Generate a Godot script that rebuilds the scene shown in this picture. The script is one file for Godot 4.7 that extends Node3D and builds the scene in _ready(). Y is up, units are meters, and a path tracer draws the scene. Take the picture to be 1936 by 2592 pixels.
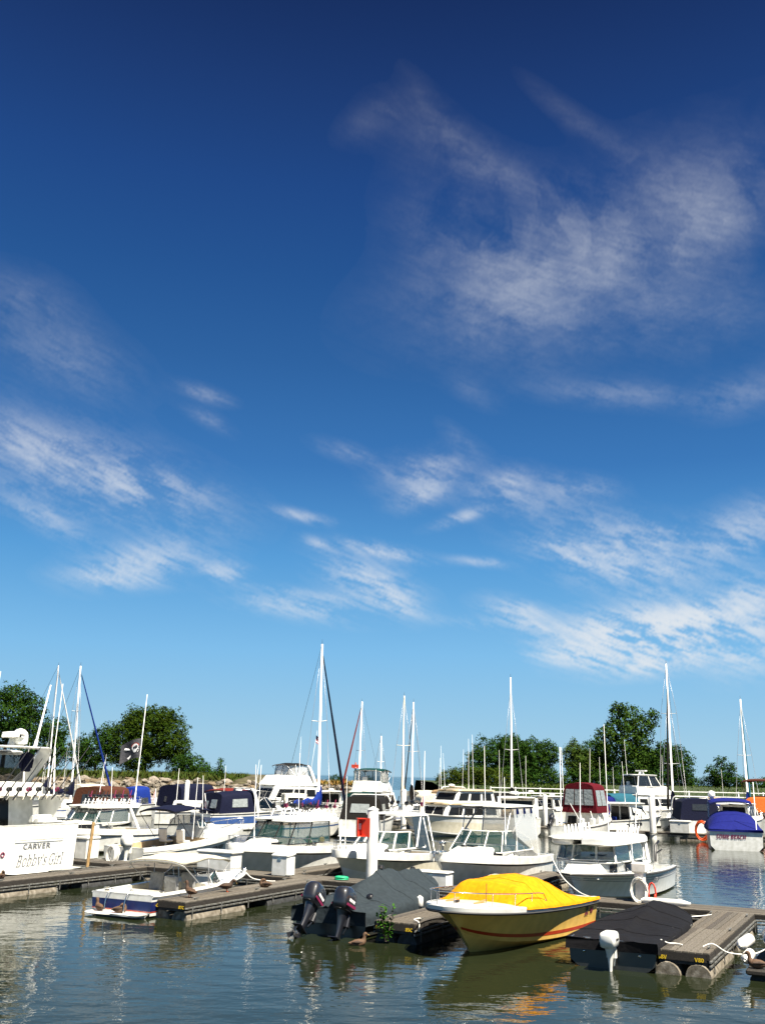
extends Node3D
# A marina on a sunny day: floating docks, moored boats, a rock breakwater, trees and a big sky.
# Dock frame: s runs along the main dock to the right, r runs away from the camera across it.
const AX := Vector3(0.887, 0, 0.461)
const AR := Vector3(0.461, 0, -0.887)
const N0 := Vector3(0, 0, -34.8)
const YB := -2.0506   # bow towards the camera (along -r)
const YN := 1.0910    # bow away from the camera (along +r)
var M := {}
var used := {}
var staff := Vector3.ZERO
var rng := RandomNumberGenerator.new()

func D(s: float, r: float, y := 0.0) -> Vector3:
	return N0 + AX * s + AR * r + Vector3(0, y, 0)

# ---------------------------------------------------------------- nodes
func numbered(n: String) -> String:
	var c: int = used.get(n, 0)
	used[n] = c + 1
	return n if c == 0 else "%s_%03d" % [n, c]

func tag(o, label: String, cat: String, group := "") -> void:
	o.set_meta("label", label)
	o.set_meta("category", cat)
	if group != "":
		o.set_meta("group", group)

func thing(n: String, label: String, cat: String, at: Vector3, yaw := 0.0, group := "") -> Node3D:
	var o := Node3D.new()
	o.name = numbered(n)
	add_child(o)
	o.position = at
	o.rotation.y = yaw
	tag(o, label, cat, group)
	return o

func ST() -> SurfaceTool:
	var st := SurfaceTool.new()
	st.begin(Mesh.PRIMITIVE_TRIANGLES)
	st.set_smooth_group(0)
	return st

func part(st: SurfaceTool, n: String, m: Material, parent: Node = null) -> MeshInstance3D:
	st.generate_normals()
	var o := MeshInstance3D.new()
	o.mesh = st.commit()
	o.material_override = m
	if parent == null:
		o.name = numbered(n)
		add_child(o)
	else:
		o.name = n
		parent.add_child(o, true)
	return o

func structure(st: SurfaceTool, n: String, m: Material) -> MeshInstance3D:
	var o := part(st, n, m)
	o.set_meta("kind", "structure")
	return o

func inst(mesh: Mesh, n: String, m: Material, parent: Node, tr: Transform3D) -> MeshInstance3D:
	var o := MeshInstance3D.new()
	o.mesh = mesh
	o.material_override = m
	o.name = n
	parent.add_child(o, true)
	o.transform = tr
	return o

# ---------------------------------------------------------------- shapes
func tri(st: SurfaceTool, a: Vector3, b: Vector3, c: Vector3) -> void:
	st.add_vertex(a); st.add_vertex(b); st.add_vertex(c)

func quad(st: SurfaceTool, a: Vector3, b: Vector3, c: Vector3, d: Vector3) -> void:
	tri(st, a, b, c); tri(st, a, c, d)

func grid(st: SurfaceTool, rows: Array, wrap := false) -> void:
	for i in rows.size() - 1:
		var p = rows[i]
		var q = rows[i + 1]
		var n: int = p.size()
		for j in (n if wrap else n - 1):
			var k := (j + 1) % n
			quad(st, p[j], p[k], q[k], q[j])

func fan(st: SurfaceTool, ring: Array) -> void:
	var c := Vector3.ZERO
	for p in ring: c += p
	c /= ring.size()
	for j in ring.size():
		tri(st, c, ring[j], ring[(j + 1) % ring.size()])

func box(st: SurfaceTool, c: Vector3, s: Vector3, bs := Basis.IDENTITY, bev := 0.0) -> void:
	st.set_smooth_group(-1)
	var h := s * 0.5
	if bev <= 0.0:
		var v := []
		for i in 8:
			v.append(c + bs * Vector3(h.x if i & 1 else -h.x, h.y if i & 2 else -h.y, h.z if i & 4 else -h.z))
		for f in [[0, 1, 3, 2], [5, 4, 6, 7], [4, 0, 2, 6], [1, 5, 7, 3], [2, 3, 7, 6], [4, 5, 1, 0]]:
			quad(st, v[f[0]], v[f[1]], v[f[2]], v[f[3]])
	else:
		var rows := []
		for e in [[-h.y, bev], [-h.y + bev, 0.0], [h.y - bev, 0.0], [h.y, bev]]:
			var x: float = h.x - e[1]
			var z: float = h.z - e[1]
			var r := []
			for q in [[-x, -z + bev], [-x + bev, -z], [x - bev, -z], [x, -z + bev], [x, z - bev], [x - bev, z], [-x + bev, z], [-x, z - bev]]:
				r.append(c + bs * Vector3(q[0], e[0], q[1]))
			rows.append(r)
		grid(st, rows, true)
		fan(st, rows[0]); fan(st, rows[3])
	st.set_smooth_group(0)

func ring(c: Vector3, u: Vector3, v: Vector3, ru: float, rv: float, n: int) -> Array:
	var r := []
	for j in n:
		var a := TAU * j / n
		r.append(c + u * (cos(a) * ru) + v * (sin(a) * rv))
	return r

# a tube through points; radii is a number or one for each point
func tube(st: SurfaceTool, pts: Array, rad, n := 6, cap := true) -> void:
	var rows := []
	var u := Vector3.ZERO
	for i in pts.size():
		var t: Vector3 = (pts[min(i + 1, pts.size() - 1)] - pts[max(i - 1, 0)]).normalized()
		if u == Vector3.ZERO:
			u = t.cross(Vector3.UP if absf(t.y) < 0.9 else Vector3.RIGHT).normalized()
		else:
			u = (u - t * t.dot(u)).normalized()
		var r: float = rad[i] if rad is Array else rad
		rows.append(ring(pts[i], u, t.cross(u), r, r, n))
	grid(st, rows, true)
	if cap:
		fan(st, rows[0]); fan(st, rows[-1])

func rod(n: String, m: Material, parent: Node, a: Vector3, b: Vector3, ra: float, rb := -1.0, k := 6) -> MeshInstance3D:
	var st := ST()
	tube(st, [a, b], [ra, ra if rb < 0.0 else rb], k)
	return part(st, n, m, parent)

func curve(pts: Array, k := 6) -> Array:   # Catmull-Rom
	var out := []
	for i in pts.size() - 1:
		var p0: Vector3 = pts[max(i - 1, 0)]
		var p3: Vector3 = pts[min(i + 2, pts.size() - 1)]
		for j in k:
			out.append(pts[i].cubic_interpolate(pts[i + 1], p0, p3, float(j) / k))
	out.append(pts[-1])
	return out

# a slab of thickness th over four corners, cut to the share u0..u1, v0..v1
func patch(st: SurfaceTool, q: Array, u0: float, u1: float, v0: float, v1: float, off: float, th := 0.012) -> void:
	var n: Vector3 = (q[1] - q[0]).cross(q[3] - q[0]).normalized()
	var c := []
	for w in [[u0, v0], [u1, v0], [u1, v1], [u0, v1]]:
		c.append(q[0].lerp(q[1], w[0]).lerp(q[3].lerp(q[2], w[0]), w[1]) + n * off)
	st.set_smooth_group(-1)
	var e := []
	for p in c: e.append(p + n * th)
	quad(st, e[0], e[1], e[2], e[3])
	quad(st, c[3], c[2], c[1], c[0])
	for i in 4:
		quad(st, c[i], c[(i + 1) % 4], e[(i + 1) % 4], e[i])
	st.set_smooth_group(0)

func writing(text: String, n: String, m: Material, parent: Node, at: Vector3, normal: Vector3, height: float, slant := 0.0, serif := false, right := Vector3.ZERO, bold := false, width := 0.0) -> void:
	var f := SystemFont.new()
	f.font_names = PackedStringArray(["Droid Serif" if serif else "Droid Sans"])
	f.font_italic = slant != 0.0
	f.font_weight = 700 if bold else 400
	var t := TextMesh.new()
	t.text = text
	t.font = f
	t.font_size = 32
	t.pixel_size = height / 24.0
	t.depth = 0.006
	var o := MeshInstance3D.new()
	o.mesh = t
	o.material_override = m
	o.name = n
	parent.add_child(o, true)
	var z := normal.normalized()
	var x := right if right != Vector3.ZERO else Vector3.UP.cross(z)
	x = (x - z * z.dot(x)).normalized()
	var y := z.cross(x)
	if slant != 0.0: y = (y + x * slant)
	var k := 1.0
	if width > 0.0:
		k = width / maxf(t.get_aabb().size.x, 0.01)
	o.transform = Transform3D(Basis(x * k, y, z), at + z * 0.004)

# a plate with rounded plan: u runs aft to fore, w0 and w1 are half widths
func plate(n: String, m: Material, parent: Node, x0: float, x1: float, w0: float, w1: float, y: float, th: float, camber := 0.06, slope := 0.0, pw := 9.0) -> MeshInstance3D:
	var st := ST()
	var us := [-1.0, -0.99, -0.96, -0.9, -0.78, -0.5, 0.0, 0.5, 0.78, 0.9, 0.96, 0.99, 1.0]
	var vs := [-1.0, -0.94, -0.75, -0.4, 0.0, 0.4, 0.75, 0.94, 1.0]
	var top := []
	var bot := []
	for u in us:
		var k: float = (u + 1.0) / 2.0
		var w := lerpf(w0, w1, k) * pow(maxf(1.0 - pow(absf(u), pw), 0.0), 0.28)
		var a := []
		var b := []
		for v in vs:
			var p := Vector3(lerpf(x0, x1, k), y + camber * (1.0 - v * v) * (1.0 - 0.5 * u * u) + slope * u, w * v)
			var edge: float = 0.3 * th if absf(v) > 0.99 or absf(u) > 0.995 else 0.0
			a.append(p + Vector3(0, th - edge, 0))
			b.append(p + Vector3(0, edge * 0.6, 0))
		top.append(a)
		bot.append(b)
	grid(st, top); grid(st, bot)
	for i in us.size() - 1:
		for j in [0, vs.size() - 1]:
			quad(st, top[i][j], top[i + 1][j], bot[i + 1][j], bot[i][j])
	for j in vs.size() - 1:
		for i in [0, us.size() - 1]:
			quad(st, top[i][j], top[i][j + 1], bot[i][j + 1], bot[i][j])
	return part(st, n, m, parent)

# ---------------------------------------------------------------- materials
func lin(r: float, g: float, b: float, a := 1.0) -> Color:
	var c := Color(r, g, b).linear_to_srgb()
	c.a = a
	return c

func mat(n: String, c: Color, rough := 0.5, metal := 0.0) -> StandardMaterial3D:
	var m := StandardMaterial3D.new()
	m.resource_name = n
	m.albedo_color = c
	m.roughness = rough
	m.metallic = metal
	M[n] = m
	return m

func noise_tex(freq: float, oct: int, lo: Color, hi: Color, size := 256, sd := 1, normal := false, bump := 4.0, mid = null) -> NoiseTexture2D:
	var f := FastNoiseLite.new()
	f.seed = sd
	f.noise_type = FastNoiseLite.TYPE_SIMPLEX_SMOOTH
	f.frequency = freq
	f.fractal_octaves = oct
	var t := NoiseTexture2D.new()
	t.width = size
	t.height = size
	t.seamless = true
	t.noise = f
	if normal:
		t.as_normal_map = true
		t.bump_strength = bump
	else:
		var g := Gradient.new()
		g.set_color(0, lo)
		g.set_color(1, hi)
		if mid != null: g.add_point(0.5, mid)
		t.color_ramp = g
	return t

func worn(m: StandardMaterial3D, tex: Texture2D, sc: Vector3, nrm: Texture2D = null, ns := 0.4, world := false) -> void:
	m.albedo_texture = tex
	m.uv1_triplanar = true
	m.uv1_world_triplanar = world
	m.uv1_scale = sc
	if nrm != null:
		m.normal_enabled = true
		m.normal_texture = nrm
		m.normal_scale = ns

func glassy(n: String, c: Color, a: float) -> void:
	var m := mat(n, Color(c.r, c.g, c.b, a), 0.04)
	m.transparency = BaseMaterial3D.TRANSPARENCY_ALPHA
	m.cull_mode = BaseMaterial3D.CULL_DISABLED

func materials() -> void:
	var grime := noise_tex(0.012, 5, Color(0.86, 0.86, 0.84), Color(1, 1, 1), 256, 3)
	var cloth := noise_tex(0.02, 5, Color(0.8, 0.8, 0.8), Color(1, 1, 1), 256, 5)
	var folds := noise_tex(0.014, 4, Color.BLACK, Color.WHITE, 256, 8, true, 6.0)
	var streak := noise_tex(0.02, 5, Color(0.52, 0.5, 0.47), Color(1, 1, 1), 512, 11)
	var streak_n := noise_tex(0.05, 4, Color.BLACK, Color.WHITE, 512, 12, true, 5.0)
	var blotch := noise_tex(0.01, 6, Color(0.45, 0.42, 0.36), Color(1, 1, 1), 512, 21)
	for g in [["white", lin(0.80, 0.80, 0.77)], ["cream", lin(0.74, 0.69, 0.56)], ["yellow_hull", lin(0.84, 0.53, 0.13)], ["navy_paint", lin(0.012, 0.02, 0.10)], ["blue_paint", lin(0.05, 0.11, 0.32)],
			["red_paint", lin(0.48, 0.045, 0.012)], ["maroon_paint", lin(0.22, 0.01, 0.03)], ["grey_paint", lin(0.28, 0.27, 0.25)], ["dark_hull", lin(0.035, 0.036, 0.034)], ["tan_paint", lin(0.55, 0.43, 0.27)], ["antifoul", lin(0.05, 0.045, 0.04)], ["liner", lin(0.55, 0.50, 0.42)], ["teal_paint", lin(0.03, 0.25, 0.25)]]:
		var m := mat(g[0], g[1], 0.28)
		worn(m, grime, Vector3(0.7, 0.7, 0.7))
		m.clearcoat_enabled = true
		m.clearcoat = 0.4
		m.clearcoat_roughness = 0.15
	for g in [["cloth_navy", lin(0.005, 0.007, 0.026)], ["cloth_blue", lin(0.008, 0.03, 0.22)], ["cloth_royal", lin(0.008, 0.013, 0.15)], ["cloth_brown", lin(0.085, 0.032, 0.018)], ["cloth_black", lin(0.012, 0.011, 0.010)], ["cloth_maroon", lin(0.10, 0.004, 0.010)], ["cloth_rust", lin(0.17, 0.02, 0.014)],
			["cloth_green", lin(0.006, 0.05, 0.045)], ["cloth_teal", lin(0.02, 0.11, 0.16)], ["cloth_tan", lin(0.46, 0.31, 0.17)], ["cloth_cream", lin(0.72, 0.66, 0.52)], ["cloth_orange", lin(0.55, 0.12, 0.02)], ["cloth_yellow", lin(0.76, 0.30, 0.003)], ["cloth_slate", lin(0.030, 0.041, 0.049)],
			["cloth_charcoal", lin(0.008, 0.008, 0.010)], ["cloth_white", lin(0.75, 0.74, 0.70)], ["cloth_pale", lin(0.36, 0.36, 0.35)], ["cloth_grey_black", lin(0.07, 0.07, 0.08)], ["cloth_grey", lin(0.13, 0.14, 0.15)]]:
		var m := mat(g[0], g[1], 0.8)
		worn(m, cloth, Vector3(1.3, 1.3, 1.3), folds, 0.5)
		m.rim_enabled = true
		m.rim = 0.06
		m.metallic_specular = 0.25
		m.backlight_enabled = false
	mat("steel", lin(0.62, 0.62, 0.60), 0.22, 1.0)
	mat("aluminium", lin(0.72, 0.72, 0.72), 0.35, 0.6)
	mat("mast_white", lin(0.78, 0.78, 0.76), 0.35)
	mat("mast_grey", lin(0.42, 0.42, 0.42), 0.4, 0.4)
	mat("wire", lin(0.35, 0.35, 0.36), 0.4, 0.5)
	mat("black", lin(0.012, 0.012, 0.013), 0.35)
	mat("rubber", lin(0.03, 0.03, 0.032), 0.7)
	mat("black_gloss", lin(0.006, 0.007, 0.012), 0.08).clearcoat_enabled = true
	mat("print_black", lin(0.03, 0.03, 0.035), 0.5)
	mat("print_grey", lin(0.25, 0.26, 0.28), 0.5)
	mat("print_soft", lin(0.11, 0.115, 0.125), 0.5)
	mat("print_white", lin(0.75, 0.75, 0.75), 0.4)
	mat("print_red", lin(0.28, 0.01, 0.03), 0.4)
	mat("print_maroon", lin(0.16, 0.01, 0.05), 0.4)
	mat("print_yellow", lin(0.75, 0.5, 0.02), 0.5)
	mat("tinted", lin(0.010, 0.011, 0.012), 0.12).metallic_specular = 0.28
	mat("orange_hose", lin(0.6, 0.08, 0.01), 0.5)
	mat("red_box", lin(0.55, 0.035, 0.012), 0.45)
	mat("green_hose", lin(0.01, 0.35, 0.16), 0.5)
	mat("lime", lin(0.55, 0.65, 0.03), 0.5)
	mat("rope", lin(0.72, 0.70, 0.64), 0.85)
	mat("skin_tan", lin(0.4, 0.22, 0.14), 0.7)
	glassy("glass", Color(0.10, 0.22, 0.20), 0.42)
	glassy("glass_dark", Color(0.03, 0.06, 0.07), 0.72)
	glassy("vinyl", Color(0.80, 0.80, 0.79), 0.40)
	glassy("vinyl_dark", Color(0.16, 0.18, 0.2), 0.6)
	for g in [["vinyl_pane", lin(0.30, 0.33, 0.33)], ["vinyl_pane_dark", lin(0.035, 0.04, 0.045)]]:
		var m := mat(g[0], g[1], 0.12)
		worn(m, cloth, Vector3(0.8, 0.8, 0.8), folds, 0.7)
	for k in 4:
		var c: Color = [lin(0.15, 0.135, 0.112), lin(0.205, 0.185, 0.155), lin(0.105, 0.092, 0.078), lin(0.17, 0.148, 0.118)][k]
		var m := mat("plank%d" % k, c, 0.85)
		worn(m, streak, Vector3(0.35, 2.6, 5.5), streak_n, 0.7)
		m.uv1_offset = Vector3(0.31 * k, 0.17 * k, 0.47 * k)
	var tm := mat("timber", lin(0.04, 0.034, 0.028), 0.8)
	worn(tm, streak, Vector3(0.4, 2.5, 3.0), streak_n, 0.6)
	var ym := mat("new_wood", lin(0.66, 0.42, 0.17), 0.7)
	worn(ym, streak, Vector3(3.0, 0.4, 3.0), streak_n, 0.3)
	var fr := mat("galvanised", lin(0.30, 0.31, 0.31), 0.5, 0.3)
	worn(fr, blotch, Vector3(1.5, 1.5, 1.5))
	var dm := mat("drum", lin(0.33, 0.30, 0.25), 0.75)
	worn(dm, blotch, Vector3(0.9, 0.9, 0.9), streak_n, 0.3)
	var dd := mat("drum_dark", lin(0.05, 0.055, 0.06), 0.7)
	worn(dd, blotch, Vector3(0.9, 0.9, 0.9))
	var pm := mat("pile_white", lin(0.78, 0.77, 0.74), 0.55)
	worn(pm, grime, Vector3(0.5, 0.25, 0.5))
	var rk := noise_tex(0.02, 5, Color(0.55, 0.53, 0.5), Color(1, 1, 1), 256, 31)
	for k in 4:
		var m := mat("rock%d" % k, [lin(0.36, 0.32, 0.26), lin(0.29, 0.26, 0.21), lin(0.42, 0.37, 0.31), lin(0.25, 0.19, 0.12)][k], 0.95)
		worn(m, rk, Vector3(0.8, 0.8, 0.8))
	var lf := mat("leaf", Color.WHITE, 0.95)
	lf.metallic_specular = 0.12
	lf.vertex_color_use_as_albedo = true
	lf.cull_mode = BaseMaterial3D.CULL_DISABLED
	lf.backlight_enabled = true
	lf.backlight = Color(0.22, 0.26, 0.06)
	mat("bark", lin(0.07, 0.055, 0.04), 0.95)
	var gr := mat("lawn", lin(0.04, 0.064, 0.013), 0.95)
	worn(gr, noise_tex(0.03, 6, Color(0.55, 0.6, 0.5), Color(1, 1, 0.9), 512, 41), Vector3(0.06, 0.06, 0.06), null, 0.4, true)
	var eb := mat("earth", lin(0.12, 0.11, 0.05), 0.95)
	worn(eb, blotch, Vector3(0.1, 0.1, 0.1), null, 0.4, true)
	for k in 3:
		var m := mat("feather%d" % k, [lin(0.13, 0.07, 0.038), lin(0.19, 0.105, 0.055), lin(0.09, 0.05, 0.03)][k], 0.8)
		worn(m, noise_tex(0.08, 4, Color(0.4, 0.38, 0.36), Color(1, 1, 1), 128, 51 + k), Vector3(5, 5, 5))
	mat("bill", lin(0.25, 0.16, 0.05), 0.5)

# ---------------------------------------------------------------- boats: local +x is the bow, +z is starboard
func hd(L: float, B: float, f0: float, f1: float, o := {}) -> Dictionary:
	var d := {"L": L, "B": B, "f0": f0, "f1": f1, "tr": 0.88, "p": 2.3, "q": 0.75, "fl": 0.62, "fb": 0.05, "fe": 3.0, "rk": 0.12 * L, "dr": 0.35, "tc": 0.5}
	d.merge(o, true)
	return d

func hpt(d: Dictionary, t: float, v: float, out := 0.0) -> Vector3:
	var b: float
	if t < 0.4:
		b = d.tr + (1.0 - d.tr) * (1.0 - pow(1.0 - t / 0.4, 2))
	else:
		b = pow(maxf(1.0 - pow((t - 0.4) / 0.6, d.p), 0.0), d.q)
	var bs: float = d.B * 0.5 * b
	var bc: float = bs * (1.0 - lerpf(d.fb, d.fl, pow(t, d.fe)))
	var hs: float = lerpf(d.f0, d.f1, pow(t, 1.6))
	var hc: float = 0.06 + d.f1 * 0.4 * pow(t, 3.5)
	var hk: float = -d.dr * (1.0 - 0.85 * pow(t, 5))
	var x: float = -d.L * 0.5 + d.L * t - d.rk * (1.0 - v) * pow(t, 5)
	if v < 0.4:
		return Vector3(x, lerpf(hk, hc, v / 0.4) - out, bc * v / 0.4)
	var w := (v - 0.4) / 0.6
	return Vector3(x, lerpf(hc, hs, w), bc + (bs - bc) * pow(w, 1.35) + out)

func sheer(d: Dictionary, t: float) -> Vector3:
	return hpt(d, t, 1.0)

func flip(p: Vector3) -> Vector3:
	return Vector3(p.x, p.y, -p.z)

func ts(a: float, b: float, n: int) -> Array:
	var r := []
	for i in n + 1: r.append(lerpf(a, b, float(i) / n))
	return r

func band(d: Dictionary, v0: float, v1: float, n: String, m: Material, parent: Node, out := 0.008, t0 := 0.0, t1 := 1.0, nv := 4, stern := true) -> void:
	var st := ST()
	for sd in [1, -1]:
		var rows := []
		for t in ts(t0, t1, 22):
			var r := []
			for k in nv + 1:
				var p := hpt(d, t, lerpf(v0, v1, float(k) / nv), out)
				if t0 == 0.0 and t == 0.0: p.x -= out
				r.append(p if sd > 0 else flip(p))
			rows.append(r)
		grid(st, rows)
	if stern and t0 == 0.0:
		var a := []
		var b := []
		for k in nv + 1:
			var p := hpt(d, 0.0, lerpf(v0, v1, float(k) / nv), out) - Vector3(out, 0, 0)
			a.append(p); b.append(flip(p))
		st.set_smooth_group(1)
		grid(st, [a, b])
	part(st, n, m, parent)

func hull(d: Dictionary, m: Material, parent: Node) -> MeshInstance3D:
	var st := ST()
	for e in [[0.0, 0.4, 2, 1], [0.4, 1.0, 6, 0]]:
		st.set_smooth_group(e[3])
		for sd in [1, -1]:
			var rows := []
			for t in ts(0.0, 1.0, 26):
				var r := []
				for k in e[2] + 1:
					var p := hpt(d, t, lerpf(e[0], e[1], float(k) / e[2]))
					r.append(p if sd > 0 else flip(p))
				rows.append(r)
			grid(st, rows)
	st.set_smooth_group(2)
	var rg := []
	for k in 7: rg.append(hpt(d, 0.0, k / 6.0))
	for k in 6: rg.append(flip(hpt(d, 0.0, 1.0 - k / 6.0)))
	fan(st, rg)
	return part(st, "hull", m, parent)

# foredeck, gunwales and an open cockpit down to the sole
func decks(d: Dictionary, m: Material, parent: Node, tc: float, gw := 0.22, sole := 0.25, liner: Material = null, camber := 0.06) -> void:
	var st := ST()
	var rows := []
	for t in ts(tc, 1.0, 14):
		var s := sheer(d, t)
		var r := []
		for k in 9:
			var q := -1.0 + k / 4.0
			r.append(Vector3(s.x, s.y + 0.01 + camber * (1.0 - q * q) * minf(1.0, (s.z + 0.05) * 2.0), s.z * q))
		rows.append(r)
	grid(st, rows)
	for sd in [1.0, -1.0]:
		var g := []
		for t in ts(0.0, tc, 10):
			var s := sheer(d, t)
			g.append([Vector3(s.x, s.y + 0.01, s.z * sd), Vector3(s.x, s.y + 0.03, (s.z - gw * 0.5) * sd), Vector3(s.x, s.y + 0.015, (s.z - gw) * sd)])
		grid(st, g)
	var a := sheer(d, 0.0)
	box(st, Vector3(a.x + 0.09, a.y - 0.01, 0), Vector3(0.18, 0.05, a.z * 2.0 - 0.02))
	part(st, "deck", m, parent)
	var ck := ST()
	var wall := []
	for t in ts(0.02, tc, 10):
		var s := sheer(d, t)
		wall.append(Vector3(s.x, s.y, s.z - gw))
	for sd in [1.0, -1.0]:
		var g := []
		for p in wall:
			var tt: float = p.x / d.L + 0.5
			var vv := 1.0
			while vv > 0.42 and hpt(d, tt, vv).y > sole: vv -= 0.04
			var zw := minf(p.z - 0.03, hpt(d, tt, vv).z - 0.06)
			g.append([Vector3(p.x, p.y + 0.01, p.z * sd), Vector3(p.x, sole, zw * sd), Vector3(p.x, sole, 0)])
		ck.set_smooth_group(-1)
		grid(ck, g)
	for e in [0, wall.size() - 1]:
		var p: Vector3 = wall[e]
		var q := 0.16 if e == 0 else 0.0
		quad(ck, Vector3(p.x + q, p.y + (0.07 if e > 0 else 0.0), -p.z), Vector3(p.x + q, p.y + (0.07 if e > 0 else 0.0), p.z), Vector3(p.x + q, sole, p.z * 0.7), Vector3(p.x + q, sole, -p.z * 0.7))
	part(ck, "cockpit", liner if liner != null else M.liner, parent)

# upright moulded lip round the sheer
func lip(d: Dictionary, m: Material, parent: Node, h: float, out: float, n := "gunwale_band", drop := 0.0) -> void:
	var st := ST()
	var pts := []
	for t in ts(0.0, 1.0, 40): pts.append(sheer(d, t))
	for i in range(39, -1, -1): pts.append(flip(pts[i]))
	var rows := []
	for i in pts.size():
		var tg: Vector3 = pts[min(i + 1, pts.size() - 1)] - pts[max(i - 1, 0)]
		var nn := Vector3(-tg.z, 0, tg.x).normalized()
		if nn.dot(Vector3(pts[i].x * 0.3, 0, pts[i].z)) < 0.0: nn = -nn
		var p: Vector3 = pts[i] - Vector3(0, drop, 0)
		rows.append([p + Vector3(0, 0.03, 0) - nn * 0.1, p + Vector3(0, 0.025, 0) + nn * out * 0.3, p + nn * (out - 0.005), p + nn * out * 0.2 - Vector3(0, h, 0), p - Vector3(0, h, 0) - nn * 0.12])
	for k in 4:   # one smooth strip for each face, so that its edges stay crisp
		st.set_smooth_group(k)
		var strip := []
		for r in rows: strip.append([r[k], r[k + 1]])
		grid(st, strip)
	part(st, n, m, parent)

func rub(d: Dictionary, m: Material, parent: Node, r := 0.03, v := 0.97) -> void:
	var st := ST()
	var pts := []
	for t in ts(0.0, 1.0, 26): pts.append(hpt(d, t, v, 0.01))
	for i in range(25, -1, -1): pts.append(flip(pts[i]))
	tube(st, pts, r, 6)
	part(st, "rub_rail", m, parent)

func rail(d: Dictionary, parent: Node, t0: float, t1: float, h: float, n := 5, r := 0.013, mid := false) -> void:
	var st := ST()
	var both := []
	for sd in [1.0, -1.0]:
		var pts := []
		for t in ts(t0, t1, 12):
			var s := sheer(d, t)
			pts.append(Vector3(s.x - 0.02, s.y + h * minf(1.0, (t - t0) / 0.05 + 0.15), maxf(s.z - 0.08, 0.03) * sd))
		both.append(pts)
		for k in n + 1:
			var t := lerpf(t0 + 0.02, t1, float(k) / n)
			var s := sheer(d, t)
			tube(st, [Vector3(s.x, s.y, maxf(s.z - 0.09, 0.03) * sd), Vector3(s.x - 0.02, s.y + h * minf(1.0, (t - t0) / 0.05 + 0.15), maxf(s.z - 0.08, 0.03) * sd)], r * 0.8, 5)
	both[1].reverse()
	var all: Array = both[0] + both[1]
	tube(st, all, r, 5)
	if mid:
		var low := []
		for p in all: low.append(p - Vector3(0, h * 0.5, 0))
		tube(st, low, r * 0.7, 5)
	part(st, "rail", M.steel, parent)

# panes between two outlines, with posts and rails as the frame
func glazing(base: Array, top: Array, parent: Node, g: Material, f: Material, r := 0.025, n := "window", skip := []) -> void:
	var fs := ST()
	for i in base.size():
		tube(fs, [base[i], top[i]], r, 5)
	tube(fs, base, r * 0.8, 5)
	tube(fs, top, r * 0.8, 5)
	var fr := part(fs, n + "_frame", f, parent)
	for i in base.size() - 1:
		if i in skip: continue
		var st := ST()
		patch(st, [base[i], base[i + 1], top[i + 1], top[i]], 0.02, 0.98, 0.02, 0.98, -0.004, 0.008)
		part(st, n, g, parent)

# outline running aft port, round the front, to aft starboard
func outline(xa: float, xf: float, wa: float, wf: float, y: float, nose := 0.35) -> Array:
	return [Vector3(xa, y, -wa), Vector3(lerpf(xa, xf, 0.5), y, -lerpf(wa, wf, 0.35)), Vector3(xf - nose, y, -wf), Vector3(xf, y, -wf * 0.42), Vector3(xf, y, wf * 0.42), Vector3(xf - nose, y, wf), Vector3(lerpf(xa, xf, 0.5), y, lerpf(wa, wf, 0.35)), Vector3(xa, y, wa)]

func windshield(parent: Node, xa: float, xf: float, wa: float, wf: float, y: float, h: float, rake: float, g: Material, f: Material, r := 0.02) -> void:
	var b := outline(xa, xf, wa, wf, y)
	var t := outline(xa - 0.05, xf - rake, wa * 0.9, wf * 0.8, y + h, 0.25)
	t[0].y = y + h * 0.55
	t[7].y = y + h * 0.55
	glazing(b, t, parent, g, f, r, "windshield")

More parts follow.
